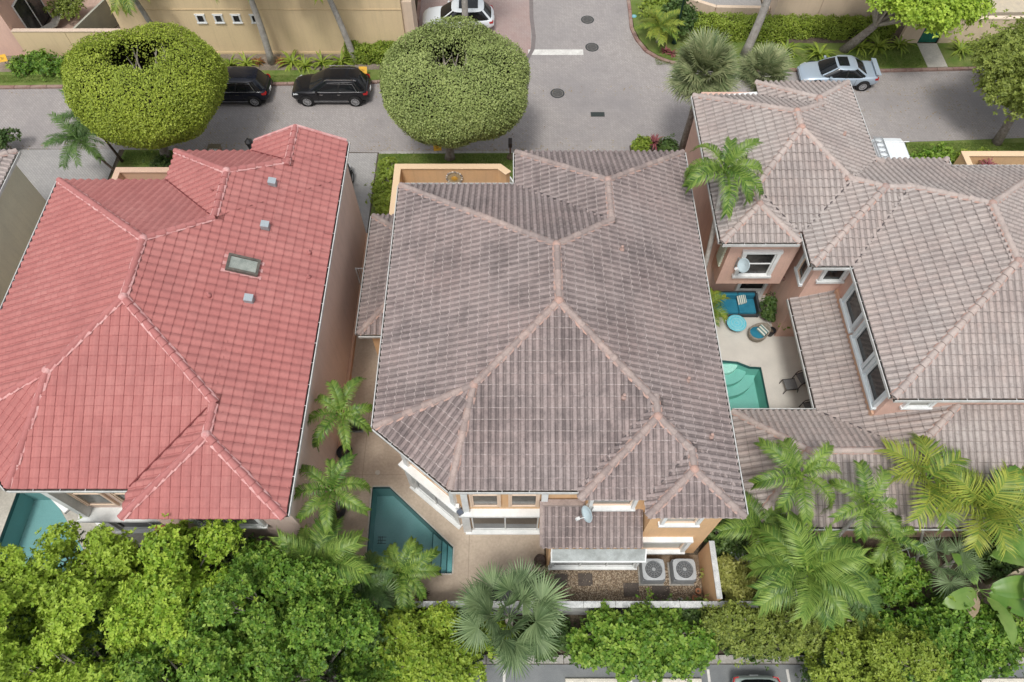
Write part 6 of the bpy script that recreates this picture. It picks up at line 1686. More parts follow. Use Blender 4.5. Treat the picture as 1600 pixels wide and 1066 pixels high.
            for k in range(10):
                th = 2 * math.pi * k / 10; d_ = Vector((math.cos(th), 0, math.sin(th)))
                rm.bar(cN + d_ * 0.03, cN + d_ * R_, 0.035, 0.03, up=(0, 1, 0))
            for k in range(24):
                t0, t1 = 2 * math.pi * k / 24, 2 * math.pi * (k + 1) / 24
                rm.bar(cN + Vector((math.cos(t0), 0, math.sin(t0))) * (R_ - 0.005), cN + Vector((math.cos(t1), 0, math.sin(t1))) * (R_ - 0.005), 0.05, 0.03, up=(0, 1, 0))
            rm.build('rim', m_rim, who)
    for sd in (-1, 1):
        hlm = MB(); hlm.add([(hl - 0.17, sd * hw * 0.84, hood - 0.25), (hl - 0.48, sd * hw * 0.93, hood - 0.17), (hl - 0.46, sd * hw * 0.90, hood - 0.11), (hl - 0.13, sd * hw * 0.68, hood - 0.22), (hl - 0.09, sd * hw * 0.64, hood - 0.29), (hl - 0.13, sd * hw * 0.82, hood - 0.33)],
                            [(0, 1, 2, 3), (0, 3, 4, 5)]); o_ = hlm.build('headlight', m_clear_lamp, t); so_ = o_.modifiers.new('s', 'SOLIDIFY'); so_.thickness = 0.03; so_.offset = 0
        tl = MB(); tl.add([(-hl + 0.07, sd * hw * 0.70, deck - 0.10), (-hl + 0.10, sd * hw * 0.88, deck - 0.09), (-hl + 0.30, sd * hw * 0.955, deck - 0.10), (-hl + 0.28, sd * hw * 0.965, deck - 0.20), (-hl + 0.07, sd * hw * 0.88, deck - 0.24), (-hl + 0.04, sd * hw * 0.70, deck - 0.20)],
                          [(0, 1, 4, 5), (1, 2, 3, 4)]); o_ = tl.build('tail_light', m_red_lamp, t); so_ = o_.modifiers.new('s', 'SOLIDIFY'); so_.thickness = 0.03; so_.offset = 0
        mr = MB(); mr.obox((xf0 - 0.52, sd * (hw + 0.09), belt + 0.06), (1, 0, 0), (0, 1, 0), (0, 0, 1), 0.07, 0.10, 0.06); mr.build('mirror', mat, t, bevel=0.03)
        for x_ in (-hl + 1.75, 0.45):
            MB().tube([(x_ - 0.10, sd * (hw * 1.003 + 0.012), belt - 0.14), (x_ + 0.10, sd * (hw * 1.003 + 0.012), belt - 0.14)], 0.017, 6).build('door_handle', m_chrome if chrome else mat, t)
        dl = MB()
        for x_ in (-hl + 1.45, -0.12, xf0 - 0.50): dl.bar((x_, sd * (hw * 1.0 + 0.001), 0.42), (x_ - 0.03, sd * (hw * 0.985), belt - 0.08), 0.012, 0.012)
        dl.build('door_seam', m_plastic, t)
    wl = MB(); wl.box(-hl + 0.3, hl - 0.3, -hw * 0.9, hw * 0.9, 0.16, 0.30); wl.build('underbody', m_plastic, t)
    np_ = MB(); np_.obox((-hl - 0.012, 0, deck - 0.42), (0, 1, 0), (1, 0, 0), (0, 0, 1), 0.16, 0.015, 0.08); np_.build('number_plate', m_white, t)
    t.location = loc0
    return t

car('black sport utility car with chrome trim parked in full view', (-11.02, 35.55, 0), math.pi, m_paint_black, 'suv', 4.70, 1.90, 1.66, chrome=True, rails=True)
car('black sport utility car half hidden by the ring shaped tree', (-17.15, 35.55, 0), math.pi, m_paint_navy, 'suv', 4.72, 1.90, 1.68, chrome=True)
car('silver blue saloon with rear spoiler and dark sunroof', (20.25, 36.95, 0), math.pi - 0.035, m_paint_silver, 'sedan', 4.65, 1.82, 1.44, sunroof=(0.22, 0.32), spoiler=True)
car('white car with a dark glass roof behind the drum shaped tree', (-3.55, 42.45, 0), math.pi + 0.02, m_paint_white, 'hatch', 4.7, 1.9, 1.55, sunroof=(-0.05, 0.62))
car('black car standing in the drive beside the red roof', (-9.95, 27.0, 0), math.pi / 2, m_paint_black, 'sedan', 4.7, 1.86, 1.45)
car('pale car nose hidden in the olive tree at the right edge', (31.75, 36.9, 0), math.pi - 0.03, m_paint_white, 'sedan', 4.6, 1.82, 1.45)
car('pale grey green car tail under the shrubs at the bottom edge', (9.1, 0.62, 0), -math.pi / 2, m_paint_teal, 'hatch', 4.5, 1.84, 1.50, group=None)

vn = thing('delivery_van', 'white van with a ladder rack beside the right house', 'van', (20.75, 27.2, 0))
b = MB()
vs_st = [(24.7, 0.88, 0.5, 1.0), (24.95, 0.92, 0.4, 1.2), (25.7, 0.93, 0.35, 1.32), (26.35, 0.92, 0.35, 2.05), (27.0, 0.92, 0.35, 2.12), (29.4, 0.92, 0.35, 2.12), (29.72, 0.90, 0.4, 2.02)]
V = []; F = []
for y, w_, zb, zt in vs_st:
    V += [(20.75 + w_ * f, y, z) for f, z in ((-0.9, zb), (-1, zb + 0.2), (-1, zt * 0.6), (-0.93, zt - 0.12), (-0.80, zt - 0.01), (-0.4, zt + 0.02), (0.4, zt + 0.02), (0.80, zt - 0.01), (0.93, zt - 0.12), (1, zt * 0.6), (1, zb + 0.2), (0.9, zb))]
for i in range(len(vs_st) - 1):
    for k in range(12): F.append((i * 12 + k, (i + 1) * 12 + k, (i + 1) * 12 + (k + 1) % 12, i * 12 + (k + 1) % 12))
F += [tuple(range(12)), tuple(range((len(vs_st) - 1) * 12 + 11, (len(vs_st) - 1) * 12 - 1, -1))]
b.add(V, F); vb = b.build('body', m_paint_white, vn, smooth=False, bevel=0.03)
rk = MB()
for x in (-0.88, -0.42): rk.tube([(20.75 + x, 26.5, 2.22), (20.75 + x, 29.6, 2.22)], 0.025, 6)
for k in range(9):
    y = 26.6 + k * 0.36; rk.tube([(20.75 - 0.88, y, 2.22), (20.75 - 0.42, y + 0.18, 2.22)], 0.016, 6); rk.tube([(20.75 - 0.42, y, 2.22), (20.75 - 0.88, y + 0.18, 2.22)], 0.016, 6)
rk.build('ladder_rack', m_grey_metal, vn)
cb = MB(); [cb.tube([(19.85, y, 2.17), (21.75, y, 2.17)], 0.028, 6) for y in (27.3, 29.3)]; cb.build('crossbar', m_white, vn)
rs_ = MB(); [rs_.box(20.75 + x - 0.03, 20.75 + x + 0.03, 26.9, 29.3, 2.10, 2.148) for x in (-0.2, 0.1, 0.4)]; rs_.build('roof_rib', m_paint_white, vb)
for y in (25.6, 28.8):
    for sd in (-1, 1):
        w = MB(); w.tube([(20.75 + sd * 0.80, y, 0.34), (20.75 + sd * 0.97, y, 0.34)], 0.34, 18); wo_ = w.build('wheel', m_tyre, vn)
        w = MB(); w.tube([(20.75 + sd * 0.965, y, 0.34), (20.75 + sd * 0.985, y, 0.34)], 0.2, 14); w.build('rim', m_rim, wo_)
for sd in (-1, 1):
    MB().obox((20.75 + sd * 1.06, 26.0, 1.35), (1, 0, 0), (0, 1, 0), (0, 0, 1), 0.10, 0.05, 0.14).build('mirror', m_plastic, vn)
    MB().obox((20.75 + sd * 0.82, 29.74, 1.1), (1, 0, 0), (0, 1, 0), (0, 0, 1), 0.06, 0.03, 0.2).build('tail_light', m_red_lamp, vn)
MB().add([(20.0, 25.73, 1.36), (21.5, 25.73, 1.36), (21.45, 26.3, 2.0), (20.05, 26.3, 2.0)], [(0, 1, 2, 3)]).build('windscreen', m_carglass, vn)

# ------------------------------------------------------------------ street furniture
def manhole(x, y, lab):
    t = thing('manhole_cover', lab, 'manhole cover', (x, y, 0), group='manhole covers in the street')
    MB().lathe([(0.44, 0.0), (0.44, 0.006), (0.375, 0.007), (0.375, 0.002)], (0, 0, 0), 28).build('ring', m_iron_dark, t, local=True)
    MB().lathe([(0.36, 0.0), (0.36, 0.010), (0.0, 0.012)], (0, 0, 0), 28).build('lid', m_iron, t, local=True)
    r_ = MB()
    for k in range(-3, 4): r_.box(-math.sqrt(0.3 ** 2 - (k * 0.08) ** 2), math.sqrt(0.3 ** 2 - (k * 0.08) ** 2), k * 0.08 - 0.012, k * 0.08 + 0.012, 0.010, 0.018)
    r_.build('rib', m_iron_dark, t, local=True)
manhole(5.08, 43.06, 'round iron manhole cover farthest up the side street')
manhole(5.22, 40.2, 'round iron manhole cover just above the end of the stop line')
manhole(2.82, 35.78, 'round iron manhole cover right of the drum shaped tree')
dg = thing('drain_grate', 'dark rectangular drain grate in the street', 'drain', (5.2, 33.9, 0))
MB().box(-0.42, 0.42, -0.2, 0.2, 0.0, 0.006).build('frame', m_iron_dark, dg, local=True)
for k in range(10): MB().box(-0.38 + k * 0.08, -0.345 + k * 0.08, -0.16, 0.16, 0.006, 0.016).build('bar', plain('grate_green', (0.04, 0.055, 0.05), None, 1, 0.6), dg, local=True)
lp = thing('lamp_post', 'dark green lamp post on the street corner', 'lamp post', (10.6, 40.5, 0.08))
m_green_post = plain('dark_green_post', (0.01, 0.03, 0.022), None, 1, 0.4)
MB().lathe([(0.17, 0), (0.17, 0.12), (0.11, 0.2), (0.10, 0.7), (0.065, 0.85), (0.055, 4.6), (0.08, 4.65)], (0, 0, 0), 12).build('post', m_green_post, lp, local=True, smooth=True)
MB().lathe([(0.10, 4.65), (0.17, 4.75), (0.20, 5.1), (0.22, 5.15), (0.05, 5.4), (0.0, 5.5)], (0, 0, 0), 12).build('lantern', m_green_post, lp, local=True, smooth=True)
bd = thing('utility_lid', 'small round blue lid beside the street corner kerb', 'utility lid', (8.22, 43.3, 0.09))
MB().lathe([(0.17, 0.0), (0.17, 0.02), (0.14, 0.028), (0.0, 0.03)], (0, 0, 0), 18).build('lid', plain('blue_lid', (0.16, 0.40, 0.45), None, 1, 0.5), bd, local=True)
MB().lathe([(0.05, 0.026), (0.05, 0.034), (0.0, 0.035)], (0, 0, 0), 10).build('cap', plain('blue_cap', (0.35, 0.55, 0.62), None, 1, 0.5), bd, local=True)
ln = thing('lantern_post', 'black lantern mail post behind the red roof', 'lantern', (-14.5, 29.45, 0))
MB().lathe([(0.09, 0), (0.06, 0.1), (0.045, 0.2), (0.04, 1.45), (0.1, 1.5)], (0, 0, 0), 10).build('post', m_black, ln, local=True)
k = MB()
for i in range(6):
    th = math.pi / 3 * i; k.bar((0.11 * math.cos(th), 0.11 * math.sin(th), 1.5), (0.19 * math.cos(th), 0.19 * math.sin(th), 2.0), 0.03, 0.03)
k.lathe([(0.24, 2.0), (0.22, 2.06), (0.06, 2.22), (0.03, 2.3)], (0, 0, 0), 6); k.build('cage', m_black, ln, local=True)
MB().lathe([(0.09, 1.52), (0.15, 1.98)], (0, 0, 0), 6).build('glass', m_carglass, ln, local=True)
bx = thing('recycling_bin', 'brown bin with white print beside the ring shaped tree', 'bin', (-16.9, 29.9, 0))
b = MB(); b.add([(-0.27, -0.32, 0.05), (0.27, -0.32, 0.05), (0.27, 0.3, 0.05), (-0.27, 0.3, 0.05), (-0.33, -0.38, 1.0), (0.33, -0.38, 1.0), (0.33, 0.38, 1.0), (-0.33, 0.38, 1.0)], [(0, 3, 2, 1), (4, 5, 6, 7), (0, 1, 5, 4), (1, 2, 6, 5), (2, 3, 7, 6), (3, 0, 4, 7)])
b.build('body', plain('brown_bin', (0.15, 0.12, 0.085), (0.20, 0.15, 0.10), 5, 0.7), bx, local=True, bevel=0.02)
MB().box(-0.36, 0.36, -0.42, 0.40, 1.003, 1.07).build('lid', plain('bin_lid', (0.17, 0.145, 0.10), None, 1, 0.6), bx, local=True, bevel=0.02)
k = MB()
for x0_, x1_, y0_, y1_ in ((-0.22, -0.17, -0.24, 0.0), (-0.22, -0.1, -0.04, 0.0), (-0.06, -0.01, -0.24, 0.0), (-0.06, 0.08, -0.24, -0.2), (0.05, 0.10, -0.24, 0.0), (0.14, 0.19, -0.24, 0.0), (0.14, 0.26, -0.04, 0.0), (0.14, 0.26, -0.24, -0.2)): k.box(x0_, x1_, y0_, y1_, 1.0705, 1.075)
k.build('print', m_white, bx, local=True)
for sd in (-1, 1): MB().tube([(sd * 0.27, 0.34, 0.11), (sd * 0.33, 0.34, 0.11)], 0.11, 12).build('wheel', m_tyre, bx, local=True)
def sign(x, y, z, lab, w=0.42, tilt=0.5, rz=0.0, post=0.5):
    t = thing('yard_sign', lab, 'sign', (x, y, z), rz)
    MB().box(-0.02, 0.02, 0.01, 0.05, 0, post).build('stake', m_grey_metal, t, local=True)
    MB().obox((0, 0, post), (1, 0, 0), (0, math.sin(tilt), math.cos(tilt)), (0, -math.cos(tilt), math.sin(tilt)), w / 2, w * 0.42, 0.012).build('panel', plain('yellow_sign', (0.72, 0.42, 0.03), (0.62, 0.36, 0.05), 5, 0.6), t, local=True)
    c = Vector((0, 0, post)); uy = Vector((0, math.sin(tilt), math.cos(tilt))); uz = Vector((0, -math.cos(tilt), math.sin(tilt)))
    k = MB()
    for i, (a, b_, cw, ch) in enumerate(((-0.05, 0.05, 0.07, 0.016), (0.02, 0.0, 0.09, 0.018), (-0.02, -0.06, 0.06, 0.016))): k.obox(c + Vector((a, 0, 0)) + uy * b_ + uz * 0.014, (1, 0, 0), uy, uz, cw, ch, 0.003)
    k.build('print', plain('sign_print', (0.30, 0.16, 0.03), None, 1, 0.7), t, local=True)
sign(-9.3, 37.2, 0.09, 'small yellow sign on the verge behind the front black car', 0.5, 0.8)
sign(-4.3, 30.55, 0.09, 'small yellow sign under the drum shaped tree', 0.45, 0.7, 0.1, 0.45)
sign(-32.1, 38.2, 0.09, 'small yellow diamond sign at the far left of the street bed', 0.5, 0.7, 0.3, 0.6)
fo = thing('post_box', 'dark brown letter box on a stone foot beside the street', 'letter box', (-0.1, 30.2, 0.08))
MB().lathe([(0.22, 0), (0.20, 0.12), (0.14, 0.2), (0.07, 0.3)], (0, 0, 0), 10).build('foot', plain('brown_stone', (0.20, 0.16, 0.11), (0.13, 0.1, 0.07), 9, 0.9), fo, local=True)
MB().box(-0.05, 0.05, -0.05, 0.05, 0.25, 1.0).build('post', m_brown, fo, local=True)
MB().box(-0.11, 0.11, -0.26, 0.26, 1.003, 1.3).build('box', plain('dark_brown_box', (0.05, 0.04, 0.035), None, 1, 0.5), fo, local=True, bevel=0.04)
for x, z0_, lab, m_ in ((-5.4, 0.5, 'pale agave ball in the apricot courtyard, left', m_leaf_olive), (-3.95, 0.6, 'slim potted shrub in the apricot courtyard, second from left', m_leaf_olive), (-2.55, 0.9, 'taller potted shrub below the mosaic plaque', m_leaf_mid), (-1.45, 0.5, 'grey twiggy plant in the apricot courtyard, right', m_leaf_rust)):
    broadleaf('courtyard_plant', lab, (x, 25.6, 0.09), [(x, 25.6, z0_ + 0.55, 0.36), (x + 0.12, 25.65, z0_ + 0.3, 0.32)], m_, cat='plant', dens=150, L=0.12, W=0.04, k=6, trunk_r=0.04, twig=False)
rc2 = thing('lounge_chair', 'grey sun lounger on the patio at upper left', 'lounger', (-30.5, 41.9, 0), 0.9)
b = MB(); b.obox((-0.35, 0, 0.34), (1, 0, 0), (0, 1, 0), (0, 0, 1), 0.62, 0.32, 0.03); b.build('seat', m_slab, rc2, local=True)
b = MB(); b.obox((0.62, 0, 0.58), (0.8, 0, 0.6), (0, 1, 0), (-0.6, 0, 0.8), 0.42, 0.32, 0.03); b.build('backrest', m_slab, rc2, local=True)
for x_, y_ in ((-0.85, -0.26), (-0.85, 0.26), (0.2, -0.26), (0.2, 0.26)): MB().box(x_ - 0.025, x_ + 0.025, y_ - 0.025, y_ + 0.025, 0, 0.31).build('leg', m_black, rc2, local=True)

# ------------------------------------------------------------------ behind the apricot house
bf = thing('boundary_wall', 'white capped boundary wall along the bottom of the patios', 'wall', (2, 5.3, 0))
m_oldwall = plain('weathered_white_wall', (0.52, 0.52, 0.50), (0.34, 0.35, 0.34), 1.5, 0.9, fine=0.15)
MB().box(-23, 13.5, 5.14, 5.30, 0, 1.68).build('wall', m_oldwall, bf)
for i in range(30): MB().box(-22.9 + i * 1.22, -22.9 + i * 1.22 + 1.205, 5.10, 5.34, 1.683, 1.74).build('coping', plain('weathered_cap', (0.62, 0.63, 0.62), (0.42, 0.44, 0.44), 4, 0.85, fine=0.2), bf, bevel=0.012)
gw3 = thing('garden_wall', 'apricot garden wall beside the two air conditioners', 'wall', (7.85, 6.4, 0))
MB().box(7.76, 7.92, 5.36, 7.56, 0, 1.95).build('wall', m_wall_ctr, gw3)
MB().box(7.74, 7.95, 5.37, 7.55, 1.953, 2.0).build('coping', plain('weathered_cap', (0.62, 0.63, 0.62), None, 4, 0.85), gw3)
for x, lab in ((5.68, 'grey air conditioning condenser next to the white awning window'), (6.92, 'grey air conditioning condenser next to the apricot garden wall')):
    a = thing('air_conditioner', lab, 'air conditioner', (x, 6.72, 0), group='air conditioning condensers')
    MB().box(-0.5, 0.5, -0.46, 0.46, 0, 0.06).build('pad', m_kerb_grey, a, local=True)
    MB().box(-0.43, 0.43, -0.40, 0.40, 0.063, 0.80).build('body', plain('dark_louvre', (0.10, 0.105, 0.11), None, 1, 0.6), a, local=True, bevel=0.04)
    k = MB()
    for i in range(11): k.box(-0.445, 0.445, -0.415, 0.415, 0.12 + i * 0.06, 0.145 + i * 0.06)
    k.build('louvre', plain('grey_louvre', (0.20, 0.21, 0.215), None, 1, 0.5, 0.4), a, local=True)
    top = MB(); n = 32
    for i in range(n):
        th = 2 * math.pi * i / n; c, s = math.cos(th), math.sin(th); q = 1 / max(abs(c), abs(s)); e_ = (abs(c) ** 6 + abs(s) ** 6) ** (-1 / 6)
        top.v += [(0.45 * c * e_, 0.42 * s * e_, 0.80), (0.45 * c * e_, 0.42 * s * e_, 0.85), (0.345 * c, 0.345 * s, 0.875), (0.335 * c, 0.335 * s, 0.81)]
    for i in range(n):
        for q in range(3): top.f.append((i * 4 + q, ((i + 1) % n) * 4 + q, ((i + 1) % n) * 4 + q + 1, i * 4 + q + 1)); top.a.append(0)
    top.build('top_panel', plain('pale_grey_panel', (0.42, 0.44, 0.45), (0.36, 0.38, 0.39), 3, 0.5, 0.4), a, local=True)
    fb = MB()
    for i in range(4):
        th = math.pi / 2 * i + x; d = Vector((math.cos(th), math.sin(th), 0)); s = Vector((-d.y, d.x, 0))
        fb.add([d * 0.06 - s * 0.05 + Vector((0, 0, 0.77)), d * 0.32 - s * 0.13 + Vector((0, 0, 0.74)), d * 0.32 + s * 0.10 + Vector((0, 0, 0.80)), d * 0.06 + s * 0.05 + Vector((0, 0, 0.79))], [(0, 1, 2, 3)])
    fb.build('fan_blade', plain('fan_blade_grey', (0.45, 0.46, 0.46), None, 1, 0.4, 0.5, 0.3), a, local=True)
    gr = MB(); gr.lathe([(0.075, 0.86), (0.07, 0.875), (0.0, 0.88)], (0, 0, 0), 14)
    for i in range(12):
        th = 2 * math.pi * i / 12; gr.bar((0.05 * math.cos(th), 0.05 * math.sin(th), 0.868), (0.345 * math.cos(th), 0.345 * math.sin(th), 0.872), 0.008, 0.006)
    for rr in (0.15, 0.22, 0.29):
        for i in range(20): gr.bar((rr * math.cos(2 * math.pi * i / 20), rr * math.sin(2 * math.pi * i / 20), 0.871), (rr * math.cos(2 * math.pi * (i + 1) / 20), rr * math.sin(2 * math.pi * (i + 1) / 20), 0.871), 0.006, 0.006)
    gr.build('fan_guard', m_grey_metal, a, local=True)
    MB().lathe([(0.345, 0.70), (0.345, 0.72), (0.0, 0.72)], (0, 0, 0), 20).build('well', m_black, a, local=True)
for i, (x, y, s, lab) in enumerate(((2.0, 6.5, 0.26, 'nearest the fan palm'), (3.0, 6.5, 0.28, 'second from the fan palm'), (4.85, 6.1, 0.30, 'in front of the awning window'), (6.05, 5.95, 0.34, 'in front of the air conditioners'))):
    o = MB().box(x - s * 1.05, x + s * 1.05, y - s * 0.9, y + s * 0.9, 0.003, 0.05).build('stepping_stone', plain('dark_slate', (0.085, 0.07, 0.06), (0.12, 0.10, 0.085), 6, 0.9), None, bevel=0.012)
    tag(o, 'dark square stepping stone in the gravel, ' + lab, 'stepping stone', 'stepping stones in the gravel bed')
m = 5200
P = np.stack([rng.uniform(1.4, 7.7, m), rng.uniform(5.4, 7.0, m), rng.uniform(0.0, 0.03, m)], 1)
d = rand_dirs(m); e_ = unit(np.cross(d, rand_dirs(m))); f_ = np.cross(d, e_); s = rng.uniform(0.018, 0.045, m)[:, None]
V = np.stack([P + d * s, P + e_ * s, P - d * s * 0.9, P - e_ * s, P + f_ * s * 0.8, P - f_ * s * 0.8], 1).reshape(-1, 3)
i = np.arange(m)[:, None] * 6
F = np.concatenate([i + np.array(q) for q in ([0, 1, 4], [1, 2, 4], [2, 3, 4], [3, 0, 4], [1, 0, 5], [2, 1, 5], [3, 2, 5], [0, 3, 5])], 1).reshape(-1, 3)
o = link('gravel', np_mesh('gravel', V, F, np.repeat(rng.random(m), 8)), leaf_mat('river_pebble', [(0.22, 0.16, 0.11), (0.46, 0.36, 0.25), (0.66, 0.56, 0.43)], 0.8, 0.0, 0.3)); tag(o, 'brown river pebbles behind the awning window', 'gravel', kind='stuff')
def pot(name, lab, at, r, h, mat):
    t = thing(name, lab, 'pot', at)
    MB().lathe([(r * 0.72, 0), (r * 0.95, h * 0.6), (r, h * 0.95), (r * 1.08, h * 0.96), (r * 1.08, h), (r * 0.94, h), (r * 0.92, h * 0.86)], (0, 0, 0), 18).build('vessel', mat, t, local=True, smooth=False)
    MB().lathe([(r * 0.91, h * 0.80), (r * 0.91, h * 0.84), (0.0, h * 0.88)], (0, 0, 0), 14).build('soil', m_soil, t, local=True)
    return t
pot('plant_pot', 'round black pot of the upper potted palm', (-7.42, 11.9, 0.005), 0.33, 0.46, m_black)
pot('plant_pot', 'round black pot of the lower potted palm', (-7.4, 9.3, 0.005), 0.33, 0.46, m_black)
bn = thing('planter_box', 'dark square planter on a tray beside the upper potted palm', 'planter', (-7.1, 13.3, 0.005))
MB().box(-0.32, 0.32, -0.28, 0.28, 0, 0.05).build('tray', m_grey_metal, bn, local=True); MB().box(-0.26, 0.26, -0.22, 0.22, 0.053, 0.42).build('box', m_black, bn, local=True, bevel=0.02)
strap_plant('red_plant', 'dark maroon spiky plant at the edge of the patio', (-3.65, 5.85, 0.005), 0.55, leaf_mat('maroon_leaf', [(0.03, 0.015, 0.015), (0.07, 0.03, 0.025), (0.10, 0.06, 0.04)]), 2, 40, 0.8, 0.03, 1.1)
for x, y, lab in ((-0.95, 5.85, 'left'), (-0.2, 5.8, 'right')):
    t = thing('side_table', 'small black framed patio table by the boundary wall, the %s one' % lab, 'table', (x, y, 0.005))
    k = MB(); w = 0.36
    for sd in (-1, 1): k.box(-w, w, sd * 0.24 - 0.02, sd * 0.24 + 0.02, 0.40, 0.44); k.box(sd * w - 0.02, sd * w + 0.02, -0.219, 0.219, 0.401, 0.441)
    k.build('frame', m_black, t, local=True)
    MB().box(-w + 0.022, w - 0.022, -0.218, 0.218, 0.405, 0.425).build('top', m_grey_glass if lab == 'right' else m_black, t, local=True)
    for sx_ in (-1, 1):
        for sy_ in (-1, 1): MB().box(sx_ * (w - 0.02) - 0.018, sx_ * (w - 0.02) + 0.018, sy_ * 0.22 - 0.018, sy_ * 0.22 + 0.018, 0, 0.399).build('leg', m_black, t, local=True)
wr = thing('plant_pot', 'dark wicker basket at the corner of the lean-to', 'basket', (1.15, 7.2, 0.005))
MB().lathe([(0.18, 0), (0.26, 0.2), (0.24, 0.42), (0.20, 0.5), (0.17, 0.48), (0.18, 0.4)], (0, 0, 0), 16).build('vessel', m_darkbark, wr, local=True)
for i, (x, y, m_, lab) in enumerate(((6.3, 5.62, m_slab, 'pale stone pot'), (6.75, 5.65, plain('white_pot', (0.6, 0.6, 0.58), None, 1, 0.7), 'small white pot'), (7.35, 5.75, plain('terracotta', (0.42, 0.2, 0.11), None, 1, 0.8), 'terracotta pot'), (7.5, 6.0, plain('terracotta', (0.42, 0.2, 0.11), None, 1, 0.8), 'taller terracotta pot'))):
    pot('plant_pot', lab + ' in the corner below the air conditioners', (x, y, 0.005), 0.11 + 0.02 * (i == 0), 0.2 + 0.1 * (i == 3), m_)
ch = thing('plastic_chair', 'white plastic chair lying in the shade right of the garden wall', 'chair', (9.3, 7.35, 0.25), 0.7)
m_pl = plain('dirty_white_plastic', (0.52, 0.55, 0.56), (0.38, 0.4, 0.4), 5, 0.6)
MB().obox((0, 0, 0.2), (1, 0, 0.3), (0, 1, 0), (-0.3, 0, 1), 0.25, 0.25, 0.015).build('seat', m_pl, ch, local=True)
for k in range(5): MB().obox((-0.36, -0.2 + 0.1 * k, 0.42), (-0.5, 0, 0.86), (0, 1, 0), (0.86, 0, 0.5), 0.28, 0.028, 0.012).build('back_slat', m_pl, ch, local=True)
MB().obox((-0.5, 0, 0.66), (-0.5, 0, 0.86), (0, 1, 0), (0.86, 0, 0.5), 0.05, 0.26, 0.016).build('back_rail', m_pl, ch, local=True)
for x_, y_ in ((-0.2, -0.22), (-0.2, 0.22), (0.25, -0.22), (0.25, 0.22)): MB().bar((x_, y_, 0.2 + 0.3 * x_), (x_ * 1.3, y_ * 1.15, -0.22), 0.05, 0.04).build('leg', m_pl, ch, local=True)
for sd in (-1, 1): MB().bar((-0.3, sd * 0.27, 0.42), (0.26, sd * 0.28, 0.46), 0.05, 0.03).build('armrest', m_pl, ch, local=True)
ld = thing('ladder', 'grey ladder leaning under the low eave at the right', 'ladder', (16.4, 7.3, 0))
for yy in (-0.2, 0.2): MB().bar((-1.0, yy - 0.1, 0.2), (0.7, yy + 0.25, 1.6), 0.05, 0.08).build('rail', m_pl, ld, local=True)
for k in range(6):
    u = 0.1 + 0.16 * k; p = Vector((-1.0, -0.1, 0.2)).lerp(Vector((0.7, 0.25, 1.6)), u); MB().bar(p + Vector((0, -0.19, 0)), p + Vector((0, 0.19, 0)), 0.03, 0.03).build('rung', m_pl, ld, local=True)
lid = thing('skimmer_lid', 'small round pale lid in the patio above the pool', 'lid', (-5.95, 11.1, 0.005))
MB().lathe([(0.11, 0), (0.11, 0.012), (0.075, 0.016), (0.07, 0.01), (0, 0.01)], (0, 0, 0), 18).build('lid', m_slab, lid, local=True)
sg = thing('side_gate', 'white barred gate in the gap beside the rose wall', 'gate', (-7.3, 21.0, 0))
k = MB(); k.bar((-7.7, 21.0, 1.75), (-6.85, 21.0, 1.75), 0.05, 0.05); k.bar((-7.7, 21.0, 0.1), (-6.85, 21.0, 0.1), 0.05, 0.05); k.bar((-7.7, 21.0, 0.05), (-7.7, 21.0, 1.78), 0.06, 0.06); k.bar((-6.85, 21.0, 0.05), (-6.85, 21.0, 1.78), 0.06, 0.06); k.build('gate_frame', m_white, sg)
for i in range(6): MB().bar((-7.58 + i * 0.122, 21.0, 0.13), (-7.58 + i * 0.122, 21.0, 1.72), 0.03, 0.03).build('bar', m_white, sg)

# ------------------------------------------------------------------ terrace furniture
m_blue = plain('blue_cushion', (0.02, 0.16, 0.25), (0.03, 0.20, 0.29), 3, 0.9, fine=0.1)
m_wicker = plain('grey_wicker', (0.30, 0.26, 0.21), (0.20, 0.18, 0.15), 14, 0.85, fine=0.3, fscale=50)
m_stripe = None
t_ = NT('striped_cushion'); wv = t_.n('ShaderNodeTexWave'); wv.inputs['Scale'].default_value = 3.2; tc_ = t_.n('ShaderNodeTexCoord'); t_.l(tc_.outputs['Object'], wv.inputs['Vector'])
m_stripe = t_.done(t_.bsdf(t_.mix(t_.rng(wv.outputs['Fac'], 0.45, 0.55), (0.62, 0.62, 0.55), (0.12, 0.22, 0.22)), 0.9))
so = thing('garden_sofa', 'blue cushioned wicker sofa on the white terrace', 'sofa', (10.85, 19.85, 0.005))
MB().box(-1.35, 1.35, -0.62, 0.48, 0.05, 0.26).build('base', plain('dark_wicker', (0.06, 0.065, 0.07), None, 9, 0.8, fine=0.3), so, local=True, bevel=0.02)
for i in range(3): MB().box(-1.30 + i * 0.87, -1.30 + i * 0.87 + 0.85, -0.58, 0.25, 0.263, 0.44).build('seat_cushion', m_blue, so, local=True, bevel=0.04)
for i in range(3): MB().box(-1.30 + i * 0.87, -1.30 + i * 0.87 + 0.85, 0.255, 0.43, 0.28, 0.75).build('back_cushion', m_blue, so, local=True, bevel=0.04)
MB().box(-1.37, 1.37, 0.435, 0.52, 0.05, 0.72).build('backrest', plain('dark_wicker', (0.06, 0.065, 0.07), None, 9, 0.8), so, local=True)
MB().box(1.36, 1.47, -0.62, 0.50, 0.05, 0.60).build('armrest', plain('dark_wicker', (0.06, 0.065, 0.07), None, 9, 0.8), so, local=True)
for x, lab in ((-0.85, 'left'), (0.62, 'right')):
    c = thing('cushion', 'striped cushion on the blue sofa, the %s one' % lab, 'cushion', (10.85 + x, 19.95, 0.46), 0.25)
    MB().obox((0, 0, 0.12), (0.95, 0, 0.1), (0, 0.85, 0.5), (-0.1, -0.5, 0.85), 0.24, 0.24, 0.07).build('pillow', m_stripe, c, local=True, bevel=0.06)
tb = thing('round_table', 'round bright blue low table before the sofa', 'table', (11.05, 18.65, 0.005))
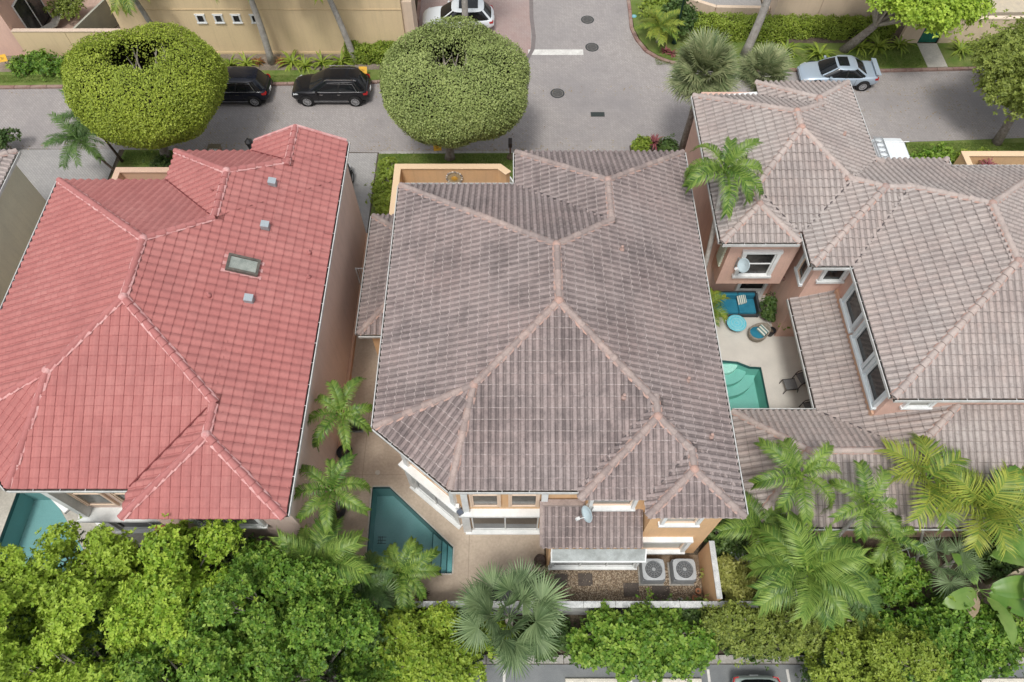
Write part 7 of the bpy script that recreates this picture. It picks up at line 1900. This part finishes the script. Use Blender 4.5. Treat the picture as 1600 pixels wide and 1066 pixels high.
MB().lathe([(0.16, 0), (0.15, 0.03), (0.10, 0.05), (0.10, 0.36), (0.3, 0.40)], (0, 0, 0), 20).build('foot', m_black, tb, local=True)
MB().lathe([(0.46, 0.40), (0.48, 0.42), (0.48, 0.45), (0.46, 0.46), (0.0, 0.462)], (0, 0, 0), 32).build('top', plain('sky_blue_top', (0.10, 0.48, 0.60), (0.22, 0.58, 0.66), 5, 0.4), tb, local=True)
k = MB()
for rr in (0.12, 0.27, 0.40): k.lathe([(rr, 0.4615), (rr, 0.466), (rr - 0.02, 0.466), (rr - 0.02, 0.4615)], (0, 0, 0), 28, cap=False)
k.build('inlay', plain('pale_inlay', (0.40, 0.60, 0.60), None, 1, 0.5), tb, local=True)
wc = thing('tub_chair', 'round wicker tub chair with blue seat on the terrace', 'chair', (12.0, 18.1, 0.005), 0.35)
V, F = [], []; n = 28
for ring_, (r_, z_) in enumerate(((0.30, 0.0), (0.42, 0.18), (0.46, 0.40), (0.46, 0.52), (0.41, 0.52), (0.38, 0.34))):
    for q in range(n):
        th = 2 * math.pi * q / n; hgt = 1 + (0.45 * max(0, math.cos(th)) if ring_ in (2, 3, 4) else 0); st_ = 1.25 if math.cos(th) > 0 else 1.0
        V.append((r_ * math.cos(th) * st_, r_ * math.sin(th) * 0.92, z_ * hgt))
for a in range(5):
    for q in range(n): F.append((a * n + q, a * n + (q + 1) % n, (a + 1) * n + (q + 1) % n, (a + 1) * n + q))
b = MB(); b.add(V, F); b.build('shell', m_wicker, wc, local=True, smooth=True)
MB().lathe([(0.36, 0.33), (0.37, 0.40), (0.34, 0.43), (0.0, 0.44)], (-0.03, 0, 0), 24).build('seat_cushion', m_blue, wc, local=True, smooth=True)
c = thing('cushion', 'grey striped cushion in the wicker tub chair', 'cushion', (12.2, 18.15, 0.46), 0.6)
MB().obox((0, 0, 0.10), (0.7, 0, 0.7), (0, 1, 0), (-0.7, 0, 0.7), 0.2, 0.26, 0.06).build('pillow', m_stripe, c, local=True, bevel=0.05)
m_sling = plain('grey_sling', (0.19, 0.19, 0.19), (0.16, 0.16, 0.16), 3, 0.9)
def sling_chair(lab, x, y, rz, back=True, group='grey sling chairs by the pool'):
    t = thing('sling_chair' if back else 'footstool', lab, 'chair' if back else 'footstool', (x, y, 0.005), rz, group if back else None)
    MB().box(-0.28, 0.28, -0.26, 0.26, 0.36, 0.385).build('seat', m_sling, t, local=True)
    if back: MB().obox((0.42, 0, 0.62), (0.45, 0, 0.9), (0, 1, 0), (-0.9, 0, 0.45), 0.32, 0.26, 0.012).build('backrest', m_sling, t, local=True)
    for sd in (-1, 1):
        MB().tube([(-0.33, sd * 0.28, 0.0), (-0.29, sd * 0.28, 0.37), (0.28, sd * 0.28, 0.36), (0.36, sd * 0.28, 0.0)], 0.022, 6).build('leg_frame', m_black, t, local=True)
        if back: MB().tube([(-0.28, sd * 0.30, 0.38), (-0.22, sd * 0.30, 0.58), (0.38, sd * 0.30, 0.60)], 0.02, 6).build('armrest', m_black, t, local=True)
sling_chair('grey sling footstool by the aqua pool', 13.05, 15.3, 0.12, False)
sling_chair('grey sling chair under the low eave, beside the footstool', 13.75, 15.65, 0.35)
sling_chair('grey sling chair under the low eave, nearest the pool end', 13.75, 14.1, 0.2)
pot('plant_pot', 'round black pot under the corner of the low terrace roof', (12.72, 18.25, 0.005), 0.19, 0.42, m_black)
pt = thing('planter_box', 'square black planter with leafy plant under the low eave', 'planter', (13.35, 18.4, 0.005)); MB().box(-0.26, 0.26, -0.2, 0.2, 0, 0.42).build('box', m_black, pt, local=True, bevel=0.02)
broadleaf('terrace_plant', 'leafy plant growing in the square black planter', (13.35, 18.4, 0.4), [(13.3, 18.45, 0.7, 0.25), (13.45, 18.5, 0.75, 0.2)], m_leaf_mid, cat='plant', dens=110, L=0.18, W=0.06, k=5, trunk_r=0.025, twig=False)
broadleaf('terrace_plant', 'dark leafy shrub against the salmon wall by the terrace door', (12.75, 19.3, 0), [(12.7, 19.3, 0.8, 0.35), (12.7, 19.1, 0.5, 0.3), (12.65, 19.5, 1.1, 0.25)], m_leaf_dark, cat='plant', dens=120, L=0.18, W=0.06, k=5, trunk_r=0.03, twig=False)
palm('terrace_palm', 'small yellow palm arching over the blue sofa', (8.9, 18.6, 0), (9.3, 18.7, 1.7), 'areca', 8, 1.2, m_palm_yellow, 0.04, start=0.3)
broadleaf('terrace_plant', 'yellow green plants along the eave beside the terrace', (8.9, 17.4, 0), [(8.9, 17.4, 0.8, 0.4), (8.9, 18.2, 1.0, 0.4), (8.8, 16.9, 0.6, 0.35), (8.9, 20.2, 1.2, 0.45)], m_leaf_yellow, cat='plant', dens=90, L=0.22, W=0.06, k=5, trunk_r=0.04)
strap_plant('pool_plant', 'small dark leaved plant overhanging the aqua pool', (9.35, 14.6, 0.0), 0.6, m_leaf_rust, 0, 22, 0.8, 0.07, 1.1, stem=0.9)

# ------------------------------------------------------------------ car park
m_stop = plain('cream_wheel_stop', (0.66, 0.62, 0.52), (0.52, 0.49, 0.42), 4, 0.85, fine=0.1)
m_ink = plain('dark_stencil', (0.05, 0.055, 0.08), None, 1, 0.8)
def text_mesh(s, size):
    cu = bpy.data.curves.new('stencil', 'FONT'); cu.body = s; cu.size = size; cu.align_x = 'CENTER'; cu.align_y = 'CENTER'; cu.extrude = 0.002
    o = bpy.data.objects.new('stencil', cu); C.objects.link(o)
    dg_ = bpy.context.evaluated_depsgraph_get(); me = bpy.data.meshes.new_from_object(o.evaluated_get(dg_))
    bpy.data.objects.remove(o); return me
for x, s, lab in ((3.02, 'E12R', 'cream wheel stop with dark stencil right of the fan palm'), (6.25, None, 'cream wheel stop half covered by the glossy shrub'), (18.8, '858', 'cream wheel stop with dark stencil at the lower right corner')):
    t = thing('wheel_stop', lab, 'wheel stop', (x, 2.76, 0), group='wheel stops in the car park')
    b = MB(); b.add([(-1.0, -0.10, 0), (1.0, -0.10, 0), (1.0, 0.10, 0), (-1.0, 0.10, 0), (-0.98, -0.055, 0.13), (0.98, -0.055, 0.13), (0.98, 0.055, 0.13), (-0.98, 0.055, 0.13)], [(0, 3, 2, 1), (4, 5, 6, 7), (0, 1, 5, 4), (1, 2, 6, 5), (2, 3, 7, 6), (3, 0, 4, 7)])
    b.build('block', m_stop, t, local=True, bevel=0.015)
    if s:
        me = text_mesh(s, 0.15); me.materials.append(m_ink); o = link('stencil', me, None, t); o.location = (-0.15, -0.08, 0.068); o.rotation_euler = (R(71), 0, 0)
k = 0
for x in (-0.3, 4.55, 7.55, 10.6, 17.2, 20.3):
    struct('bay_line', MB().box(x - 0.05, x + 0.05, -4, 3.15, 0.001, 0.005), m_roadpaint)

# ------------------------------------------------------------------ more growth in the lower right garden
broadleaf('garden_tree', 'young leafy tree under the low right eave beside the ladder', (14.9, 6.3, 0), blob(14.7, 6.2, 1.5, 1.1, 0.8, 0.8, 14, 0.5, 71), m_leaf_mid, cat='shrub', dens=130, L=0.17, W=0.05, k=5, trunk_r=0.06)
broadleaf('garden_tree', 'dark undergrowth between the big bushy palm and the bananas', (12.0, 6.0, 0), blob(12.0, 5.9, 0.8, 1.2, 0.8, 0.5, 14, 0.45, 72), m_leaf_dark, cat='shrub', dens=120, L=0.16, W=0.05, k=5, trunk_r=0.05)
broadleaf('garden_tree', 'mixed green undergrowth below the ragged banana leaves', (17.6, 4.6, 0), blob(17.8, 4.5, 1.0, 1.6, 0.9, 0.6, 16, 0.5, 73), m_leaf_mid, cat='shrub', dens=120, L=0.16, W=0.05, k=5, trunk_r=0.05)
broadleaf('garden_tree', 'dark shrub at the right edge behind the banana plants', (19.5, 8.0, 0), blob(19.8, 7.4, 1.2, 1.2, 1.2, 0.7, 14, 0.5, 74), m_leaf_dark, cat='shrub', dens=120, L=0.16, W=0.05, k=5, trunk_r=0.05)
broadleaf('garden_tree', 'low green growth filling the bed left of the plastic chair', (8.7, 7.9, 0), blob(8.8, 7.7, 0.5, 0.5, 0.5, 0.3, 6, 0.36, 75), m_leaf_dark, cat='shrub', dens=120, L=0.16, W=0.05, k=5, trunk_r=0.04)
palm('palm', 'yellowing palm at the right edge over the low roof', (19.6, 7.6, 0), (19.2, 8.4, 3.9), 'areca', 10, 1.5, m_palm_yellow, 0.06, start=0.6, tilt=(0.0, 1.0))
fan_palm('fan_palm', 'fan palm in front of the banana plants at the lower right', (16.6, 6.3, 0), (16.5, 6.5, 2.6), 9, 0.85, m_palm_grey, 0.09, elev=(-0.1, 1.1), seed=12)
broadleaf('hedge_shrub', 'dark shrubs behind the glossy shrub along the boundary wall', (6.9, 4.7, 0), blob(6.6, 4.7, 0.9, 1.6, 0.4, 0.5, 14, 0.45, 76), m_leaf_dark, cat='shrub', dens=120, L=0.16, W=0.05, k=5, trunk_r=0.05)
broadleaf('hedge_shrub', 'dark shrubs in the shade behind the lime shrub', (-3.2, 4.7, 0), blob(-3.3, 4.7, 0.9, 1.8, 0.4, 0.5, 14, 0.45, 77), m_leaf_dark, cat='shrub', dens=120, L=0.16, W=0.05, k=5, trunk_r=0.05)
# fallen leaves along the kerbs and under the trees
m = 1500
xs = np.concatenate([rng.uniform(-34, 30, 700), rng.normal(-3, 3.5, 250), rng.normal(-19, 3.5, 250), rng.normal(26, 3, 300)])
ys = np.concatenate([36.45 - np.abs(rng.normal(0, 0.5, 350)), 30.95 + np.abs(rng.normal(0, 0.4, 350)), rng.normal(31.5, 1.5, 250), rng.normal(31.8, 1.5, 250), rng.normal(34, 2, 300)])
P = np.stack([xs, np.clip(ys, 30.9, 37.7), np.full(m, 0.008)], 1)
D = rand_dirs(m); D[:, 2] *= 0.12
o = link('fallen_leaves', leaves_mesh('fallen_leaves', P, D, np.tile(np.array([0, 0, 1.0]), (m, 1)) + rand_dirs(m) * 0.2, rng.uniform(0.06, 0.14, m), 0.028, rng.random(m)), leaf_mat('fallen_leaf', [(0.10, 0.06, 0.03), (0.24, 0.15, 0.06), (0.38, 0.30, 0.12)], 0.8, 0.0))
tag(o, 'scattered dry leaves along the street kerbs', 'leaves', kind='stuff')
palm('palm', 'green palm with arching fronds over the low eave, right of the second arching palm', (14.2, 6.2, 0), (14.0, 7.2, 3.6), 'tall', 7, 1.6, m_palm, 0.07, start=0.3)
palm('palm', 'dark feathery palm low in the lower right garden', (12.4, 5.2, 0), (12.3, 5.8, 2.4), 'big', 12, 1.6, m_palm_dark, 0.07, start=0.7)
